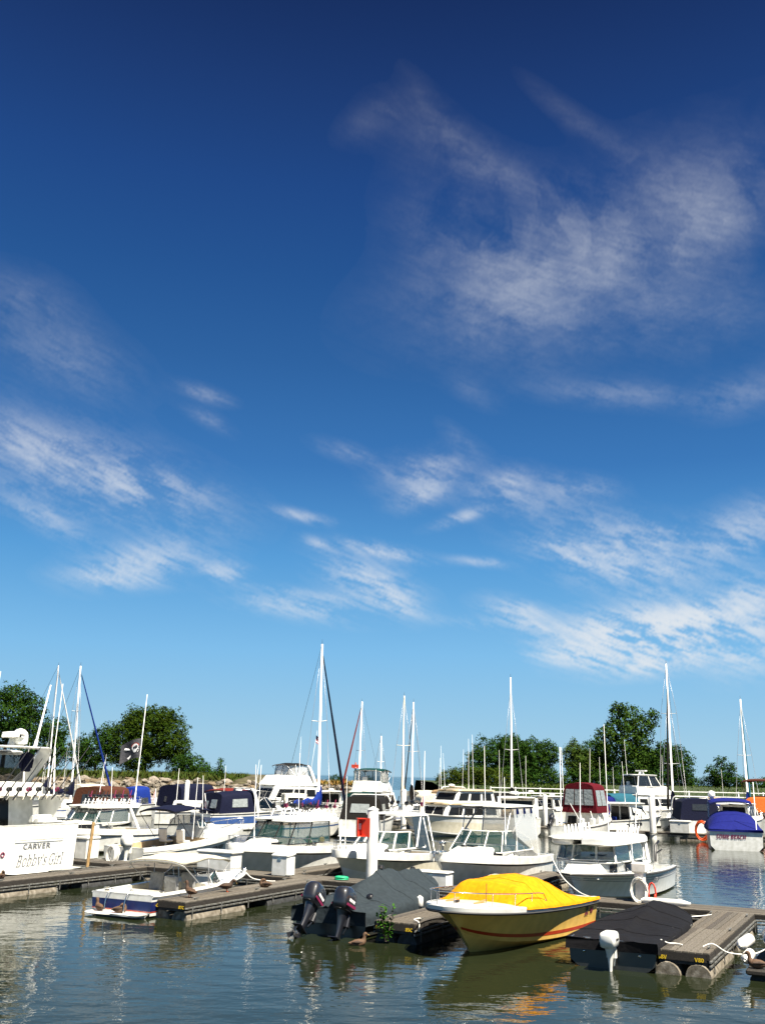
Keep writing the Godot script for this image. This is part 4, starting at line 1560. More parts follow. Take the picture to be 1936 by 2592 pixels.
# ---------------------------------------------------------------- land, water, trees
func setting() -> void:
	sheet("harbour_water", water_mat("harbour_water", lin(0.012, 0.016, 0.007), 9.0, 0.135, 1.7, 0.010, 61), -400, 400, -330, 30, 0.0)
	sheet("lake_water", water_mat("lake_water", lin(0.012, 0.04, 0.05), 60.0, 0.9, 1.6, 0.016, 62, 0.12), -9000, 9000, -15000, -330, 0.0)
	var xs := []
	for i in 61: xs.append(lerpf(-420.0, -16.0, i / 60.0))
	terrain("shore_bank", M.earth, xs, [[-133.0, -1.0], [-136.0, 0.2], [-141.0, 2.3], [-146.0, 3.3], [-160.0, 3.9], [-200.0, 3.9], [-215.0, -1.0]], 2.0, 4)
	xs = []
	for i in 61: xs.append(lerpf(9.0, 420.0, i / 60.0))
	terrain("lawn", M.lawn, xs, [[-104.0, -1.0], [-104.5, 1.7], [-106.0, 2.0], [-125.0, 2.5], [-162.0, 3.5], [-230.0, 3.6], [-250.0, -1.0]], 0.6, 6)
	var rm := rock_meshes()
	var bank := thing("rock_bank", "bank of pale broken rocks below the grass on the far left shore", "rock bank", Vector3(-60, 0, -138))
	rocks(bank, rm, Vector3(-75, 0, -134.5), Vector3(-17, 0, -134.5), 0.3, 3.0, 7.0, 0.62, 300, 700, 5)
	var bw := thing("rock_breakwater", "long low breakwater of brown rocks before the open lake", "breakwater", Vector3(-40, 0, -312))
	rocks(bw, rm, Vector3(-78, 0, -309), Vector3(1, 0, -311), 0.0, 2.5, 4.5, 1.0, 260, 500, 6)
	# trees: lobes about the foot, the far left first
	var G := lin(0.044, 0.082, 0.02)
	var G2 := lin(0.065, 0.095, 0.022)
	tree("poplar", "tall leafy poplar cut by the left edge of the picture", Vector3(-63, 3.8, -168), [[0, 9, 0, 4.2, 4.5, 4], [-3.5, 6, 0, 4, 4, 4], [3.0, 6.5, 0, 3.6, 4.2, 3.5], [1.0, 12.2, 0, 2.4, 2.6, 2.4], [4.5, 10.0, 0.5, 2.0, 2.4, 2], [-3, 11, 0, 2.6, 2.8, 2.4]], G, 0.4, 1.9, 11, 0.35, "trees along the shore")
	tree("poplar", "dark tree under the grey mast, right of the tall left poplar", Vector3(-55.5, 3.8, -166), [[0, 4.2, 0, 3.6, 3.4, 3.2], [1.2, 6.6, 0, 2.4, 2.2, 2.2], [2.2, 3.0, 0.5, 2.2, 2.4, 2]], G, 0.36, 2.0, 12, 0.25, "trees along the shore")
	tree("sapling_tree", "small tree in the gap beside the white mast on the left", Vector3(-51.2, 3.8, -170), [[0, 3.2, 0, 1.8, 2.0, 1.6], [0.6, 4.6, 0, 1.2, 1.2, 1.0]], G, 0.32, 1.8, 13, 0.15, "trees along the shore")
	tree("willow_tree", "broad round willow on the left shore behind the pirate flag", Vector3(-38.5, 3.8, -165), [[0, 6.4, 0, 4.6, 4.3, 4.2], [3.6, 5.6, 0.5, 3.6, 4.2, 3.4], [-3.4, 5.0, 0, 3.4, 3.8, 3.2], [2.0, 8.6, 0, 3.2, 2.2, 2.8], [-1.4, 8.4, 0, 2.6, 2.0, 2.6], [5.6, 4.0, 1.0, 2.2, 2.6, 2.2], [-1, 2.4, 1.5, 3.6, 2.4, 2.6]], lin(0.054, 0.08, 0.016), 0.34, 2.4, 14, 0.4, "trees along the shore", 0.5)
	tree("shore_tree", "dark jagged tree on the left flank of the round willow", Vector3(-46.0, 3.8, -163), [[0, 3.4, 0, 2.8, 3.2, 2.6], [1.2, 5.4, 0, 1.8, 2.4, 1.8], [-1.6, 2.4, 0, 1.8, 2.2, 1.8]], G, 0.34, 2.2, 15, 0.2, "trees along the shore")
	tree("shore_bush", "low rounded bush at the right foot of the willow", Vector3(-29.6, 3.4, -160), [[0, 1.5, 0, 2.6, 1.9, 2.0], [1.8, 0.9, 0, 1.6, 1.3, 1.4], [-1.8, 1.6, 0, 1.8, 1.8, 1.6]], G, 0.32, 2.2, 16, 0.12, "", 0.0, "bush")
	tree("shore_bush", "small bush with a thin dead sapling at the end of the left bank", Vector3(-23.2, 2.6, -146), [[0, 0.9, 0, 1.4, 1.1, 1.2], [0.4, 2.4, 0, 0.5, 1.2, 0.5]], lin(0.05, 0.09, 0.022), 0.26, 1.8, 17, 0.07, "", 0.0, "bush")
	for q in [[-27, 0.9], [-12.5, 0.8], [-10.2, 0.5], [-2.6, 0.7]]:
		tree("breakwater_bush", "small dark bush growing on the rocks of the breakwater", Vector3(q[0] * 1.05, 2.3, -314.5), [[0, q[1], 0, 2.4 * q[1], 1.6 * q[1], 1.5]], G, 0.4, 1.8, 18 + int(absf(q[0])), 0.08, "bushes on the breakwater", 0.0, "bush")
	tree("maple_tree", "wide tree clump right of the lake view, leftmost of the right grove", Vector3(19.5, 3.3, -165), [[0, 4.4, 0, 3.6, 3.4, 3], [2.8, 5.4, 0, 3.0, 2.6, 2.6], [-2.6, 3.0, 0.5, 2.6, 2.8, 2.4], [4.6, 3.4, 0, 2.6, 3.2, 2.4]], G, 0.34, 2.2, 31, 0.28, "trees of the right grove")
	tree("maple_tree", "tree behind the mast with crossed spreaders in the right grove", Vector3(26.6, 3.3, -167), [[0, 4.4, 0, 3.2, 3.2, 3], [2.0, 5.2, 0, 2.2, 2.0, 2], [-1.6, 2.8, 1, 2.6, 2.6, 2.2]], lin(0.045, 0.08, 0.02), 0.34, 2.2, 32, 0.26, "trees of the right grove")
	tree("maple_tree", "pale green slender tree just left of the tall poplar", Vector3(32.2, 3.3, -164), [[0, 3.6, 0, 1.9, 3.0, 1.8], [0.2, 6.0, 0, 1.2, 1.4, 1.2], [1.9, 3.2, 0, 1.8, 2.8, 1.7]], lin(0.085, 0.115, 0.03), 0.32, 1.9, 33, 0.18, "trees of the right grove")
	tree("maple_tree", "shaded tree in the dark gap under the tall poplar", Vector3(36.2, 3.3, -169), [[0, 3.4, 0, 2.6, 3.2, 2.4], [2.6, 2.6, 0, 2.2, 2.8, 2]], G, 0.36, 2.0, 34, 0.22, "trees of the right grove")
	tree("poplar", "tallest poplar of the right grove, leaning towards the navy boom mast", Vector3(41.0, 3.3, -165), [[0, 7.0, 0, 3.2, 4.0, 2.8], [0.6, 11.2, 0, 2.2, 2.6, 2.0], [-2.4, 7.6, 0, 2.2, 2.8, 2.0], [3.2, 9.6, 0, 2.0, 2.2, 1.8], [4.9, 11.2, 0, 1.2, 1.5, 1.1], [2.4, 6.4, 0.5, 2.4, 2.6, 2.0], [-3.6, 5.0, 0, 1.9, 2.2, 1.8], [1.0, 3.4, 1, 2.6, 2.6, 2.2], [-0.6, 12.6, 0, 1.3, 1.3, 1.2]], lin(0.062, 0.10, 0.024), 0.46, 1.9, 35, 0.34, "trees of the right grove")
	tree("maple_tree", "rounded dark tree at the right end of the grove behind the navy boom mast", Vector3(48.6, 3.3, -165), [[0, 3.4, 0, 3.2, 3.2, 2.8], [-0.6, 5.4, 0, 2.2, 2.0, 2], [2.0, 3.6, 0, 1.9, 2.8, 1.8], [-2.6, 2.6, 0.6, 2.2, 2.6, 2]], G, 0.34, 2.3, 36, 0.26, "trees of the right grove")
	tree("maple_tree", "rounded tree filling the grove behind the black window sedan's whips", Vector3(23.4, 3.3, -173), [[0, 4.2, 0, 3.4, 3.6, 3], [2.2, 3.0, 0, 2.4, 3.0, 2.2]], G, 0.34, 2.2, 41, 0.24, "trees of the right grove")
	tree("maple_tree", "rounded tree half hidden behind the tall poplar's left side", Vector3(38.0, 3.3, -173), [[0, 4.4, 0, 3.2, 3.6, 2.8], [-2.4, 3.4, 0, 2.4, 3.0, 2.2]], G, 0.34, 2.2, 42, 0.24, "trees of the right grove")
	tree("maple_tree", "rounded tree between the tall poplar and the dark end tree", Vector3(45.2, 3.3, -172), [[0, 3.6, 0, 3.0, 3.2, 2.6], [1.8, 4.4, 0, 2.0, 2.2, 2.0]], G, 0.34, 2.2, 43, 0.24, "trees of the right grove")
	tree("locust_tree", "small airy tree standing alone right of the grove", Vector3(58.7, 3.3, -170), [[0, 3.0, 0, 2.0, 1.4, 1.6], [1.4, 2.8, 0, 1.4, 1.7, 1.3], [-1.6, 3.0, 0, 1.2, 1.0, 1.0], [0.2, 4.6, 0, 1.1, 0.8, 1.0], [0.4, 1.6, 0, 2.4, 1.0, 1.6]], G, 0.30, 1.3, 37, 0.16, "trees of the right grove")
	tree("maple_tree", "olive bush at the waterside before the wide tree clump", Vector3(11.4, 2.9, -150), [[0, 1.0, 0, 2.6, 1.6, 1.8], [3.0, 1.2, 0, 2.2, 1.7, 1.6], [6.2, 1.0, 0, 2.4, 1.8, 1.8]], lin(0.07, 0.085, 0.018), 0.3, 2.2, 38, 0.12, "trees of the right grove")
	for k in 7:
		tree("hedge_bush", "low dark hedge bush along the back of the lawn", Vector3(52.5 + k * 4.6 + 0.7 * sin(k * 2.1), 3.2, -171 - (k % 2)), [[0, 0.9, 0, 2.7, 1.2 + 0.3 * sin(k * 1.7), 1.5], [1.2, 1.2, 0, 1.3, 1.2, 1.2]], G, 0.3, 1.9, 50 + k, 0.1, "hedge bushes behind the lawn", 0.0, "bush")
	for k in 6:
		tree("hedge_bush", "dense undergrowth bush filling the foot of the right grove", Vector3(15.0 + k * 5.6, 3.1, -161.5 - (k % 2)), [[0, 1.2, 0, 3.0, 1.7, 1.5], [1.6, 1.6, 0, 1.5, 1.5, 1.2]], G, 0.32, 2.0, 60 + k, 0.1, "bushes under the right grove", 0.0, "bush")
	grass("tall_grass", "tall olive grass on the left bank above the rocks", func(r): return Vector3(r.randf_range(-90, -20), 3.0 + r.randf() * 0.6, r.randf_range(-160, -143)), 26000, 0.3, 0.8, 0.12, [lin(0.034, 0.05, 0.011), lin(0.046, 0.054, 0.014), lin(0.028, 0.044, 0.01)], 91)
	grass("lawn_grass", "short green grass of the lawn on the right", func(r): var z: float = r.randf_range(-168, -106); return Vector3(r.randf_range(12, 90), lerpf(2.0, 3.6, (-106 - z) / 60.0) - 0.1, z), 16000, 0.18, 0.4, 0.14, [lin(0.034, 0.056, 0.011), lin(0.042, 0.06, 0.012), lin(0.028, 0.046, 0.01)], 92)
	grass("breakwater_weeds", "rusty brown weeds growing between the breakwater rocks", func(r): return Vector3(r.randf_range(-70, 0), 1.2 + r.randf() * 1.0, r.randf_range(-314, -310.5)), 2600, 0.5, 1.2, 0.22, [lin(0.20, 0.12, 0.035), lin(0.12, 0.11, 0.03), lin(0.16, 0.09, 0.025)], 93)
	# white rail fence along the lawn's edge
	var fence := thing("rail_fence", "white two-rail fence along the edge of the lawn", "fence", Vector3(12, 2.0, -105.2))
	for k in 23:
		var st := ST()
		box(st, Vector3(k * 2.6, 0.62, 0), Vector3(0.12, 1.35, 0.12))
		part(st, "post", M.mast_white, fence)
	for k in 22:
		for y in [0.75, 1.2]:
			var st := ST()
			box(st, Vector3(k * 2.6 + 1.3, y, 0.07), Vector3(2.59, 0.08, 0.04))
			part(st, "rail", M.mast_white, fence)
	var bc := thing("channel_beacon", "red channel marker on a grey post at the breakwater's end", "beacon", Vector3(-6.6, 1.5, -311))
	rod("post", M.mast_grey, bc, Vector3(0, -1, 0), Vector3(0, 5.2, 0), 0.28)
	var st := ST()
	box(st, Vector3(0, 5.6, 0), Vector3(2.6, 1.0, 0.3))
	box(st, Vector3(0, 5.0, 0), Vector3(1.6, 0.15, 1.6))
	part(st, "day_board", M.red_paint, bc)
	var lp := ST()
	tube(lp, [Vector3(0, 6.1, 0), Vector3(0, 6.7, 0)], 0.2, 8)
	part(lp, "lantern", M.red_paint, bc)

# ---------------------------------------------------------------- docks
func docks() -> void:
	var yx := atan2(-AX.z, AX.x)
	dock("main_dock", "long grey plank walkway crossing behind the yellow boat", D(-30, 0.65), yx, 56.0, 1.3, {"boards": 9, "seg": 4.0, "floats": [[3, 6.5, 0.26, "drum_dark"], [10, 13.5, 0.26], [17, 20.5, 0.26], [24.0, 27.5, 0.26, "drum_dark"], [31, 34.5, 0.26], [38.5, 42.0, 0.26], [45, 48.5, 0.26]]})
	var g := "finger docks reaching towards the camera"
	var fl := [[0.8, 3.4, 0.29, "drum_dark"], [4.6, 7.45, 0.29]]
	dock("finger_dock", "plank finger dock beside the big cruiser's stern on the left", D(-10.4, -0.01), YB, 7.55, 1.15, {"floats": fl, "group": g, "plates": [["88C", -0.42]]})
	dock("finger_dock", "plank finger dock with three ducks, right of the white and navy bowrider", D(-2.6, -0.01), YB, 7.55, 1.15, {"floats": fl, "group": g, "plates": [["86C", 0.46], ["87C", -0.46]]})
	dock("finger_dock", "plank finger dock between the slate covered boat and the yellow boat", D(4.5, -0.01), YB, 7.5, 1.12, {"floats": [[0.8, 3.4, 0.29, "drum_dark"], [4.6, 7.4, 0.29, "drum_dark"]], "group": g, "plates": [["84C", 0.42], ["85C", -0.42]]})
	dock("finger_dock", "weathered plank finger dock with pale barrel floats at the lower right", D(11.55, -0.01), YB, 7.65, 1.15, {"floats": [[0.6, 3.6, 0.29], [4.4, 7.68, 0.29]], "group": g, "plates": [["88V", 0.42], ["V80", -0.36]]})
	# fingers behind the main dock
	var g2 := "finger docks behind the main dock"
	for q in [[-11.2, "finger dock behind the main dock, left of the big hardtop boat"], [-4.5, "finger dock in the shadow between the two white cruisers' bows"], [3.6, "finger dock between the hardtop express cruiser and the pilothouse boat"]]:
		dock("rear_finger_dock", q[1], D(q[0], 1.31), YN, 7.5, 1.1, {"floats": [[1.0, 4.0, 0.27, "drum_dark"], [4.6, 7.3, 0.27]], "group": g2, "both": false})
	# second walkway, further out
	dock("far_dock", "long walkway of the farther row of berths, across the open water", D(-74, 46.2), yx, 92.0, 1.5, {"boards": 5, "seg": 8.0, "floats": [[70, 73, 0.27], [75.5, 79.5, 0.27], [80.5, 84, 0.27], [30, 34, 0.27], [40, 44, 0.27], [50, 54, 0.27], [60, 64, 0.27]]})
	for q in [[-1.5, "finger dock beyond the pilothouse boat, ending in open water"], [-14.5, "far finger dock behind the black canvas boat"], [-27.5, "far finger dock left of the navy canvas cruiser"]]:
		dock("far_finger_dock", q[1], D(q[0], 45.4), YB, 13.5, 1.2, {"boards": 5, "floats": [[2, 5, 0.27], [6.5, 9.5, 0.27], [10.3, 13.3, 0.27]], "group": "finger docks of the farther row"})

# ---------------------------------------------------------------- boats at the near side of the main dock
func front_row() -> void:
	var d: Dictionary
	var b: Node3D
	var st: SurfaceTool
	# big flybridge cruiser, stern to the right
	d = hd(11.2, 4.2, 1.95, 2.3, {"tr": 0.95, "tc": 0.24, "dr": 0.6, "fl": 0.45})
	b = boat("motor_yacht", "big white flybridge cruiser with a lettered stern at the left edge", "motor yacht", D(-18.95, -2.2), 2.6616, d, {"lip": 0.24, "rub_v": 0.84, "gw": 0.3, "sole": 0.95, "platform": [[0.75, 0.3]], "liner": "white", "rub": "white"})
	house("salon", M.white, b, -3.4, 3.8, 1.75, 1.5, 1.7, 2.95, 0.15, 1.2, 0.12, [["side", 0.15, 0.5, 0.25, 0.8], ["side", 0.54, 0.92, 0.25, 0.8], ["aft", 0.04, 0.30, -0.5, 0.97], ["aft", 0.33, 0.62, -0.5, 0.97], ["front", 0.1, 0.9, 0.2, 0.85]])
	plate("bridge_deck", M.white, b, -4.7, 2.6, 1.95, 1.6, 2.92, 0.12, 0.02)
	house("bridge_cowl", M.white, b, -3.6, 1.8, 1.85, 1.35, 3.02, 3.42, -0.1, 0.9, 0.12)
	glazing(outline(-2.6, 1.2, 1.7, 1.15, 3.44), outline(-2.7, 0.3, 1.5, 1.0, 4.6, 0.25), b, M.vinyl_dark, M.white, 0.035, "curtain")
	plate("hardtop", M.white, b, -2.9, 0.6, 1.6, 1.2, 4.62, 0.1, 0.08)
	radar_arch(b, -1.7, 1.95, 3.1, 1.75, 2.1, 0.52)
	radar_dome(b, Vector3(-3.55, 4.88, 0.35), 0.33, 0.72)
	plate("radar_scanner", M.white, b, -3.9, -3.2, 0.35, 0.35, 5.2, 0.22, 0.05)
	rod("radar_post", M.white, b, Vector3(-3.55, 4.85, -0.1), Vector3(-3.55, 5.2, 0.0), 0.13)
	antenna(b, -3.7, 4.85, 1.05, 2.6, -0.2, 0.0, 0.05)
	antenna(b, -3.6, 4.85, -1.2, 2.9, -0.05, 0.0, 0.016)
	antenna(b, -4.2, 3.1, 1.6, 4.4, -0.03, 0.0, 0.02)
	rod("outrigger", M.mast_white, b, Vector3(-4.4, 3.0, 1.7), Vector3(-4.1, 4.9, 1.75), 0.03)
	for k in 10:
		var z := lerpf(-1.75, 1.85, k / 9.0)
		st = ST()
		tube(st, [Vector3(-4.62, 2.86, z), Vector3(-4.78, 3.12, z)], 0.035, 6)
		part(st, "rod_holder", M.cream, b)
	st = ST()
	tube(st, [Vector3(-4.68, 2.98, -1.85), Vector3(-4.68, 2.98, 1.95)], 0.03, 6)
	part(st, "rack_bar", M.cream, b)
	st = ST()   # cockpit wing and moulded steps on the quarter
	quad(st, Vector3(-3.4, 2.95, 1.85), Vector3(-4.75, 2.9, 1.9), Vector3(-4.0, 1.95, 1.98), Vector3(-3.4, 1.95, 1.98))
	quad(st, Vector3(-3.4, 2.95, 1.91), Vector3(-4.75, 2.9, 1.96), Vector3(-4.0, 1.95, 2.04), Vector3(-3.4, 1.95, 2.04))
	quad(st, Vector3(-4.75, 2.9, 1.9), Vector3(-4.75, 2.9, 1.96), Vector3(-4.0, 1.95, 2.04), Vector3(-4.0, 1.95, 1.98))
	part(st, "bridge_support", M.white, b)
	st = ST()
	for k in 3:
		box(st, Vector3(-4.4 - k * 0.3, 1.98 + 0.13 - k * 0.05, 1.1), Vector3(0.28, 0.3 - k * 0.1, 1.0), Basis.IDENTITY, 0.04)
	part(st, "cockpit_step", M.white, b)
	st = ST()
	tube(st, [Vector3(-5.3, 1.4, -1.2), Vector3(-5.66, 1.42, -1.2), Vector3(-5.66, 1.42, 1.2), Vector3(-5.3, 1.4, 1.2)], 0.012, 5)
	part(st, "transom_door_line", M.grey_paint, b)
	writing("CARVER", "lettering", M.print_soft, b, Vector3(-5.61, 1.18, -0.1), Vector3.LEFT, 0.2, 0.0, false, Vector3.ZERO, true, 1.35)
	writing("Bobby's Girl", "lettering", M.print_soft, b, Vector3(-5.61, 0.66, 0.15), Vector3.LEFT, 0.42, 0.25, true, Vector3.ZERO, false, 2.3)
	st = ST()
	tube(st, ring(Vector3(-5.62, 0.95, -1.72), Vector3.UP, Vector3.BACK, 0.08, 0.08, 12) + [Vector3(-5.62, 1.03, -1.72)], 0.025, 6, false)
	part(st, "exhaust_ring", M.print_maroon, b)
	for k in 8:
		var z := lerpf(-1.6, 1.85, k / 7.0)
		var rb := thing("fishing_rod", "black fishing rod standing in the rack above the big cruiser's cockpit", "fishing rod", b.to_global(Vector3(-4.64, 2.9, z)), b.rotation.y, "fishing rods of the big cruiser")
		var ln := 2.3 + 0.35 * sin(k * 2.3)
		rod("blank", M.black, rb, Vector3(0, -0.02, 0), Vector3(-0.62, 0.75, 0.02).normalized() * ln, 0.026, 0.014, 5)
		st = ST()
		var c := Vector3(-0.62, 0.75, 0).normalized() * 0.45
		tube(st, [c + Vector3(0.04, 0, -0.08), c + Vector3(0.04, 0, 0.08)], 0.085, 8)
		part(st, "reel", M.black if k % 3 else M.print_maroon, rb)
		rod("grip", M.timber, rb, Vector3(0.03, -0.06, 0), Vector3(-0.62, 0.75, 0).normalized() * 0.35, 0.02)
	var jk := thing("hanging_jacket", "navy jacket hanging under the big cruiser's radar arch", "jacket", b.to_global(Vector3(-3.5, 4.2, 0.9)), b.rotation.y)
	st = ST()
	var jr := []
	for q in [[0.48, 0.05, 0.03], [0.44, 0.2, 0.07], [0.3, 0.24, 0.1], [0.0, 0.23, 0.11], [-0.25, 0.25, 0.1], [-0.3, 0.2, 0.05]]:
		jr.append(ring(Vector3(0, q[0], 0), Vector3.BACK, Vector3.RIGHT, q[1], q[2], 12))
	grid(st, jr, true); fan(st, jr[0]); fan(st, jr[-1])
	part(st, "body", M.cloth_navy, jk)
	for sd in [1.0, -1.0]:
		st = ST()
		tube(st, [Vector3(0, 0.4, 0.2 * sd), Vector3(0.02, 0.15, 0.3 * sd), Vector3(0.03, -0.15, 0.28 * sd)], [0.08, 0.07, 0.05], 8)
		part(st, "sleeve", M.cloth_navy, jk)
	rod("hanger", M.steel, jk, Vector3(0, 0.46, 0), Vector3(0, 0.66, 0), 0.012)
	# white and navy bowrider under a cream bimini
	d = hd(6.3, 2.4, 0.6, 0.78, {"tc": 0.42, "p": 1.9, "q": 0.85, "tr": 0.92, "rk": 1.0, "fl": 0.7})
	b = boat("bowrider", "white bowrider with navy hull band and cream bimini, ducks on its stern", "motorboat", D(-4.2, -4.65), YN + 0.02, d, {"stripes": [[0.54, 0.82, "navy_paint"], [0.50, 0.53, "red_paint"]], "gw": 0.2, "sole": 0.2, "liner": "cream", "rub": "white", "platform": [[0.45, 0.06]], "ws": [-0.1, 0.95, 0.98, 0.85, 0.66, 0.4, 0.4], "fr": 0.018, "bimini": ["cloth_cream", -1.7, 0.7, 1.05, 1.56, 0.12, -0.4, 0.6, "mast_grey"], "rail": [0.72, 1.0, 0.1]})
	for q in [[-1.3, -0.45], [-1.3, 0.5], [-0.4, 0.45]]: seat(b, q[0], q[1], 0.18, M.cloth_pale, -1.0 if q[0] < -1.0 and q[1] < 0.0 else 1.0, 0.2)
	st = ST()
	box(st, Vector3(-2.5, 0.45, 0), Vector3(0.75, 0.36, 1.7), Basis.IDENTITY, 0.08)
	part(st, "engine_box", M.cream, b)
	for z in [-0.35, 0.35]:
		st = ST()
		tube(st, curve([Vector3(-3.08, 0.62, z), Vector3(-3.2, 0.72, z), Vector3(-3.4, 0.5, z), Vector3(-3.45, 0.12, z)], 4), 0.018, 6)
		part(st, "grab_handle", M.steel, b)
	st = ST()
	tube(st, ring(Vector3(-3.0, 0.645, -0.7), Vector3.RIGHT, Vector3.BACK, 0.06, 0.06, 12) + [Vector3(-2.94, 0.645, -0.7)], 0.015, 5, false)
	part(st, "fuel_cap", M.black, b)
	# slate covered boat with twin black outboards
	d = hd(6.3, 2.35, 0.62, 0.85, {"tc": 0.4, "tr": 0.92})
	b = boat("covered_runabout", "runabout under a slate grey cover with twin black outboards", "motorboat", D(2.55, -4.2), YN, d, {"hull": "dark_hull", "deck": "dark_hull", "rub": "rubber"})
	cover("boat_cover", M.cloth_slate, b, d, [[-0.02, 0.72, 2.2], [0.08, 0.82, 1.6], [0.24, 1.05, 1.15], [0.38, 1.36, 1.0], [0.45, 1.5, 0.85], [0.52, 1.38, 1.05], [0.62, 1.31, 1.2], [0.74, 1.30, 1.1], [0.79, 1.33, 0.95], [0.85, 1.22, 1.3], [0.95, 1.08, 2.0], [1.0, 0.9, 3.0]], 0.32, 0.13, 4)
	st = ST()
	tube(st, [Vector3(-0.32, 1.46, 0), Vector3(-0.32, 1.54, 0)], [0.1, 0.07], 10)
	tube(st, [Vector3(1.83, 1.29, 0), Vector3(1.83, 1.36, 0)], [0.1, 0.06], 10)
	part(st, "cover_pole_cap", M.black, b)
	st = ST()
	tube(st, [Vector3(-1.9, 0.86, 0.5), Vector3(-1.92, 0.9, 0.5)], 0.09, 12)
	part(st, "cover_vent", M.black, b)
	outboard(b, Vector3(-3.12, 0.46, -0.5), 1.0, M.black_gloss, M.black_gloss, 0.72, "MERCURY", M.print_white, 0.55, true)
	outboard(b, Vector3(-3.12, 0.48, 0.5), 1.0, M.black_gloss, M.black_gloss, 0.42, "MERCURY", M.print_white, 0.55, true)
	# yellow runabout with a yellow cover
	d = hd(7.0, 2.5, 0.84, 1.14, {"tc": 0.55, "p": 3.6, "q": 0.56, "fl": 0.92, "fb": 0.12, "fe": 2.3, "rk": 1.4, "tr": 0.93, "dr": 0.4})
	b = boat("yellow_runabout", "yellow hulled runabout with white deck, red stripe and bright yellow cover", "motorboat", D(6.75, -5.4), YB - 0.09, d, {"hull": "yellow_hull", "rub": "grey_paint", "boot": "", "gw": 0.25})
	lip(d, M.white, b, 0.12, 0.03)
	lip(d, M.rubber, b, 0.035, 0.045, "gunwale_line", 0.115)
	band(d, 0.47, 0.53, "stripe", M.red_paint, b, 0.008, 0.0, 0.985)
	cover("boat_cover", M.cloth_yellow, b, d, [[0.0, 0.87, 0.6], [0.08, 0.93, 0.5], [0.18, 1.12, 0.35], [0.27, 1.36, 0.38], [0.40, 1.58, 0.42], [0.48, 1.63, 0.45], [0.53, 1.58, 0.5], [0.62, 1.56, 0.58], [0.665, 1.53, 0.62], [0.715, 1.1, 0.55]], 0.03, 0.02, 9, 0.4)
	rail(d, b, 0.52, 0.985, 0.32, 4, 0.013)
	st = ST()
	tube(st, [Vector3(2.0, 1.1, -0.35), Vector3(1.95, 1.55, -0.35)], 0.008, 5)
	part(st, "staff", M.black, b)
	for z in [-0.3, 0.45]:
		st = ST()
		box(st, Vector3(2.2, 1.15, z), Vector3(0.85, 0.03, 0.06), Basis(Vector3.UP, 0.15))
		part(st, "teak_strip", M.new_wood, b)
	st = ST()
	box(st, Vector3(2.85, 1.2, 0.0), Vector3(0.22, 0.05, 0.05)); box(st, Vector3(2.85, 1.17, 0.0), Vector3(0.08, 0.06, 0.05))
	part(st, "cleat", M.black, b)
	st = ST()
	box(st, hpt(d, 0.06, 0.955) * Vector3(1, 1, -1) + Vector3(0, 0.02, -0.035), Vector3(0.3, 0.09, 0.02))
	part(st, "vent", M.black, b)
	hull_text(b, d, "W", 0.075, 0.79, -1.0, 0.2, M.print_maroon, 0.0, true)
	hull_text(b, d, "\u2693", 0.13, 0.82, -1.0, 0.16, M.print_black, 0.0, true)
	hull_text(b, d, "DEVIL", 0.13, 0.73, -1.0, 0.07, M.print_maroon, 0.0, true, 0.28)
	st = ST()   # small kicker bracket behind
	box(st, Vector3(-3.55, 0.75, 0.3), Vector3(0.25, 0.3, 0.35), Basis.IDENTITY, 0.05)
	part(st, "stern_drive", M.cloth_navy, b)
	# dark jon boat with cover and white outboard
	d = hd(6.1, 2.05, 0.58, 0.64, {"tc": 0.4, "tr": 0.97, "p": 3.2, "q": 0.6, "fl": 0.3, "rk": 0.7, "dr": 0.2})
	b = boat("jon_boat", "dark flat-sterned fishing boat under a charcoal cover with one white outboard", "motorboat", D(10.05, -4.75), YN, d, {"hull": "dark_hull", "deck": "dark_hull", "gw": 0.15})
	cover("boat_cover", M.cloth_charcoal, b, d, [[-0.01, 0.62, 2.0], [0.15, 0.66, 1.5], [0.35, 0.76, 1.3], [0.55, 0.92, 1.2], [0.68, 1.0, 1.2], [0.78, 0.98, 1.5], [0.9, 0.86, 2.2], [1.0, 0.68, 3.0]], 0.2, 0.05, 12)
	outboard(b, Vector3(-3.06, 0.47, 0.02), 0.74, M.white, M.white, 0.0, "Johnson", M.print_black, 0.34)
	st = ST()
	tube(st, [Vector3(-3.06, 0.33, 0.62), Vector3(-3.09, 0.33, 0.62)], 0.03, 8)
	tube(st, [Vector3(-3.06, 0.33, -0.62), Vector3(-3.09, 0.33, -0.62)], 0.03, 8)
	part(st, "drain_fitting", M.steel, b)
	# personal watercraft on a low floating dock at the right edge
	var pd := thing("floating_ramp", "low brown floating platform at the lower right edge", "dock", D(13.55, -4.9), YN)
	st = ST()
	box(st, Vector3(-0.2, 0.16, 0), Vector3(4.6, 0.12, 1.5), Basis.IDENTITY, 0.03)
	part(st, "deck_board", M.timber, pd)
	for z in [-0.5, 0.5]:
		st = ST()
		tube(st, [Vector3(-2.4, -0.05, z), Vector3(2.0, -0.05, z)], 0.2, 12)
		part(st, "float_tube", M.drum_dark, pd)
	var pw := thing("personal_watercraft", "black and silver personal watercraft on the low platform at the right edge", "jet ski", D(13.5, -4.8, 0.22), YN)
	st = ST()
	var rows := []
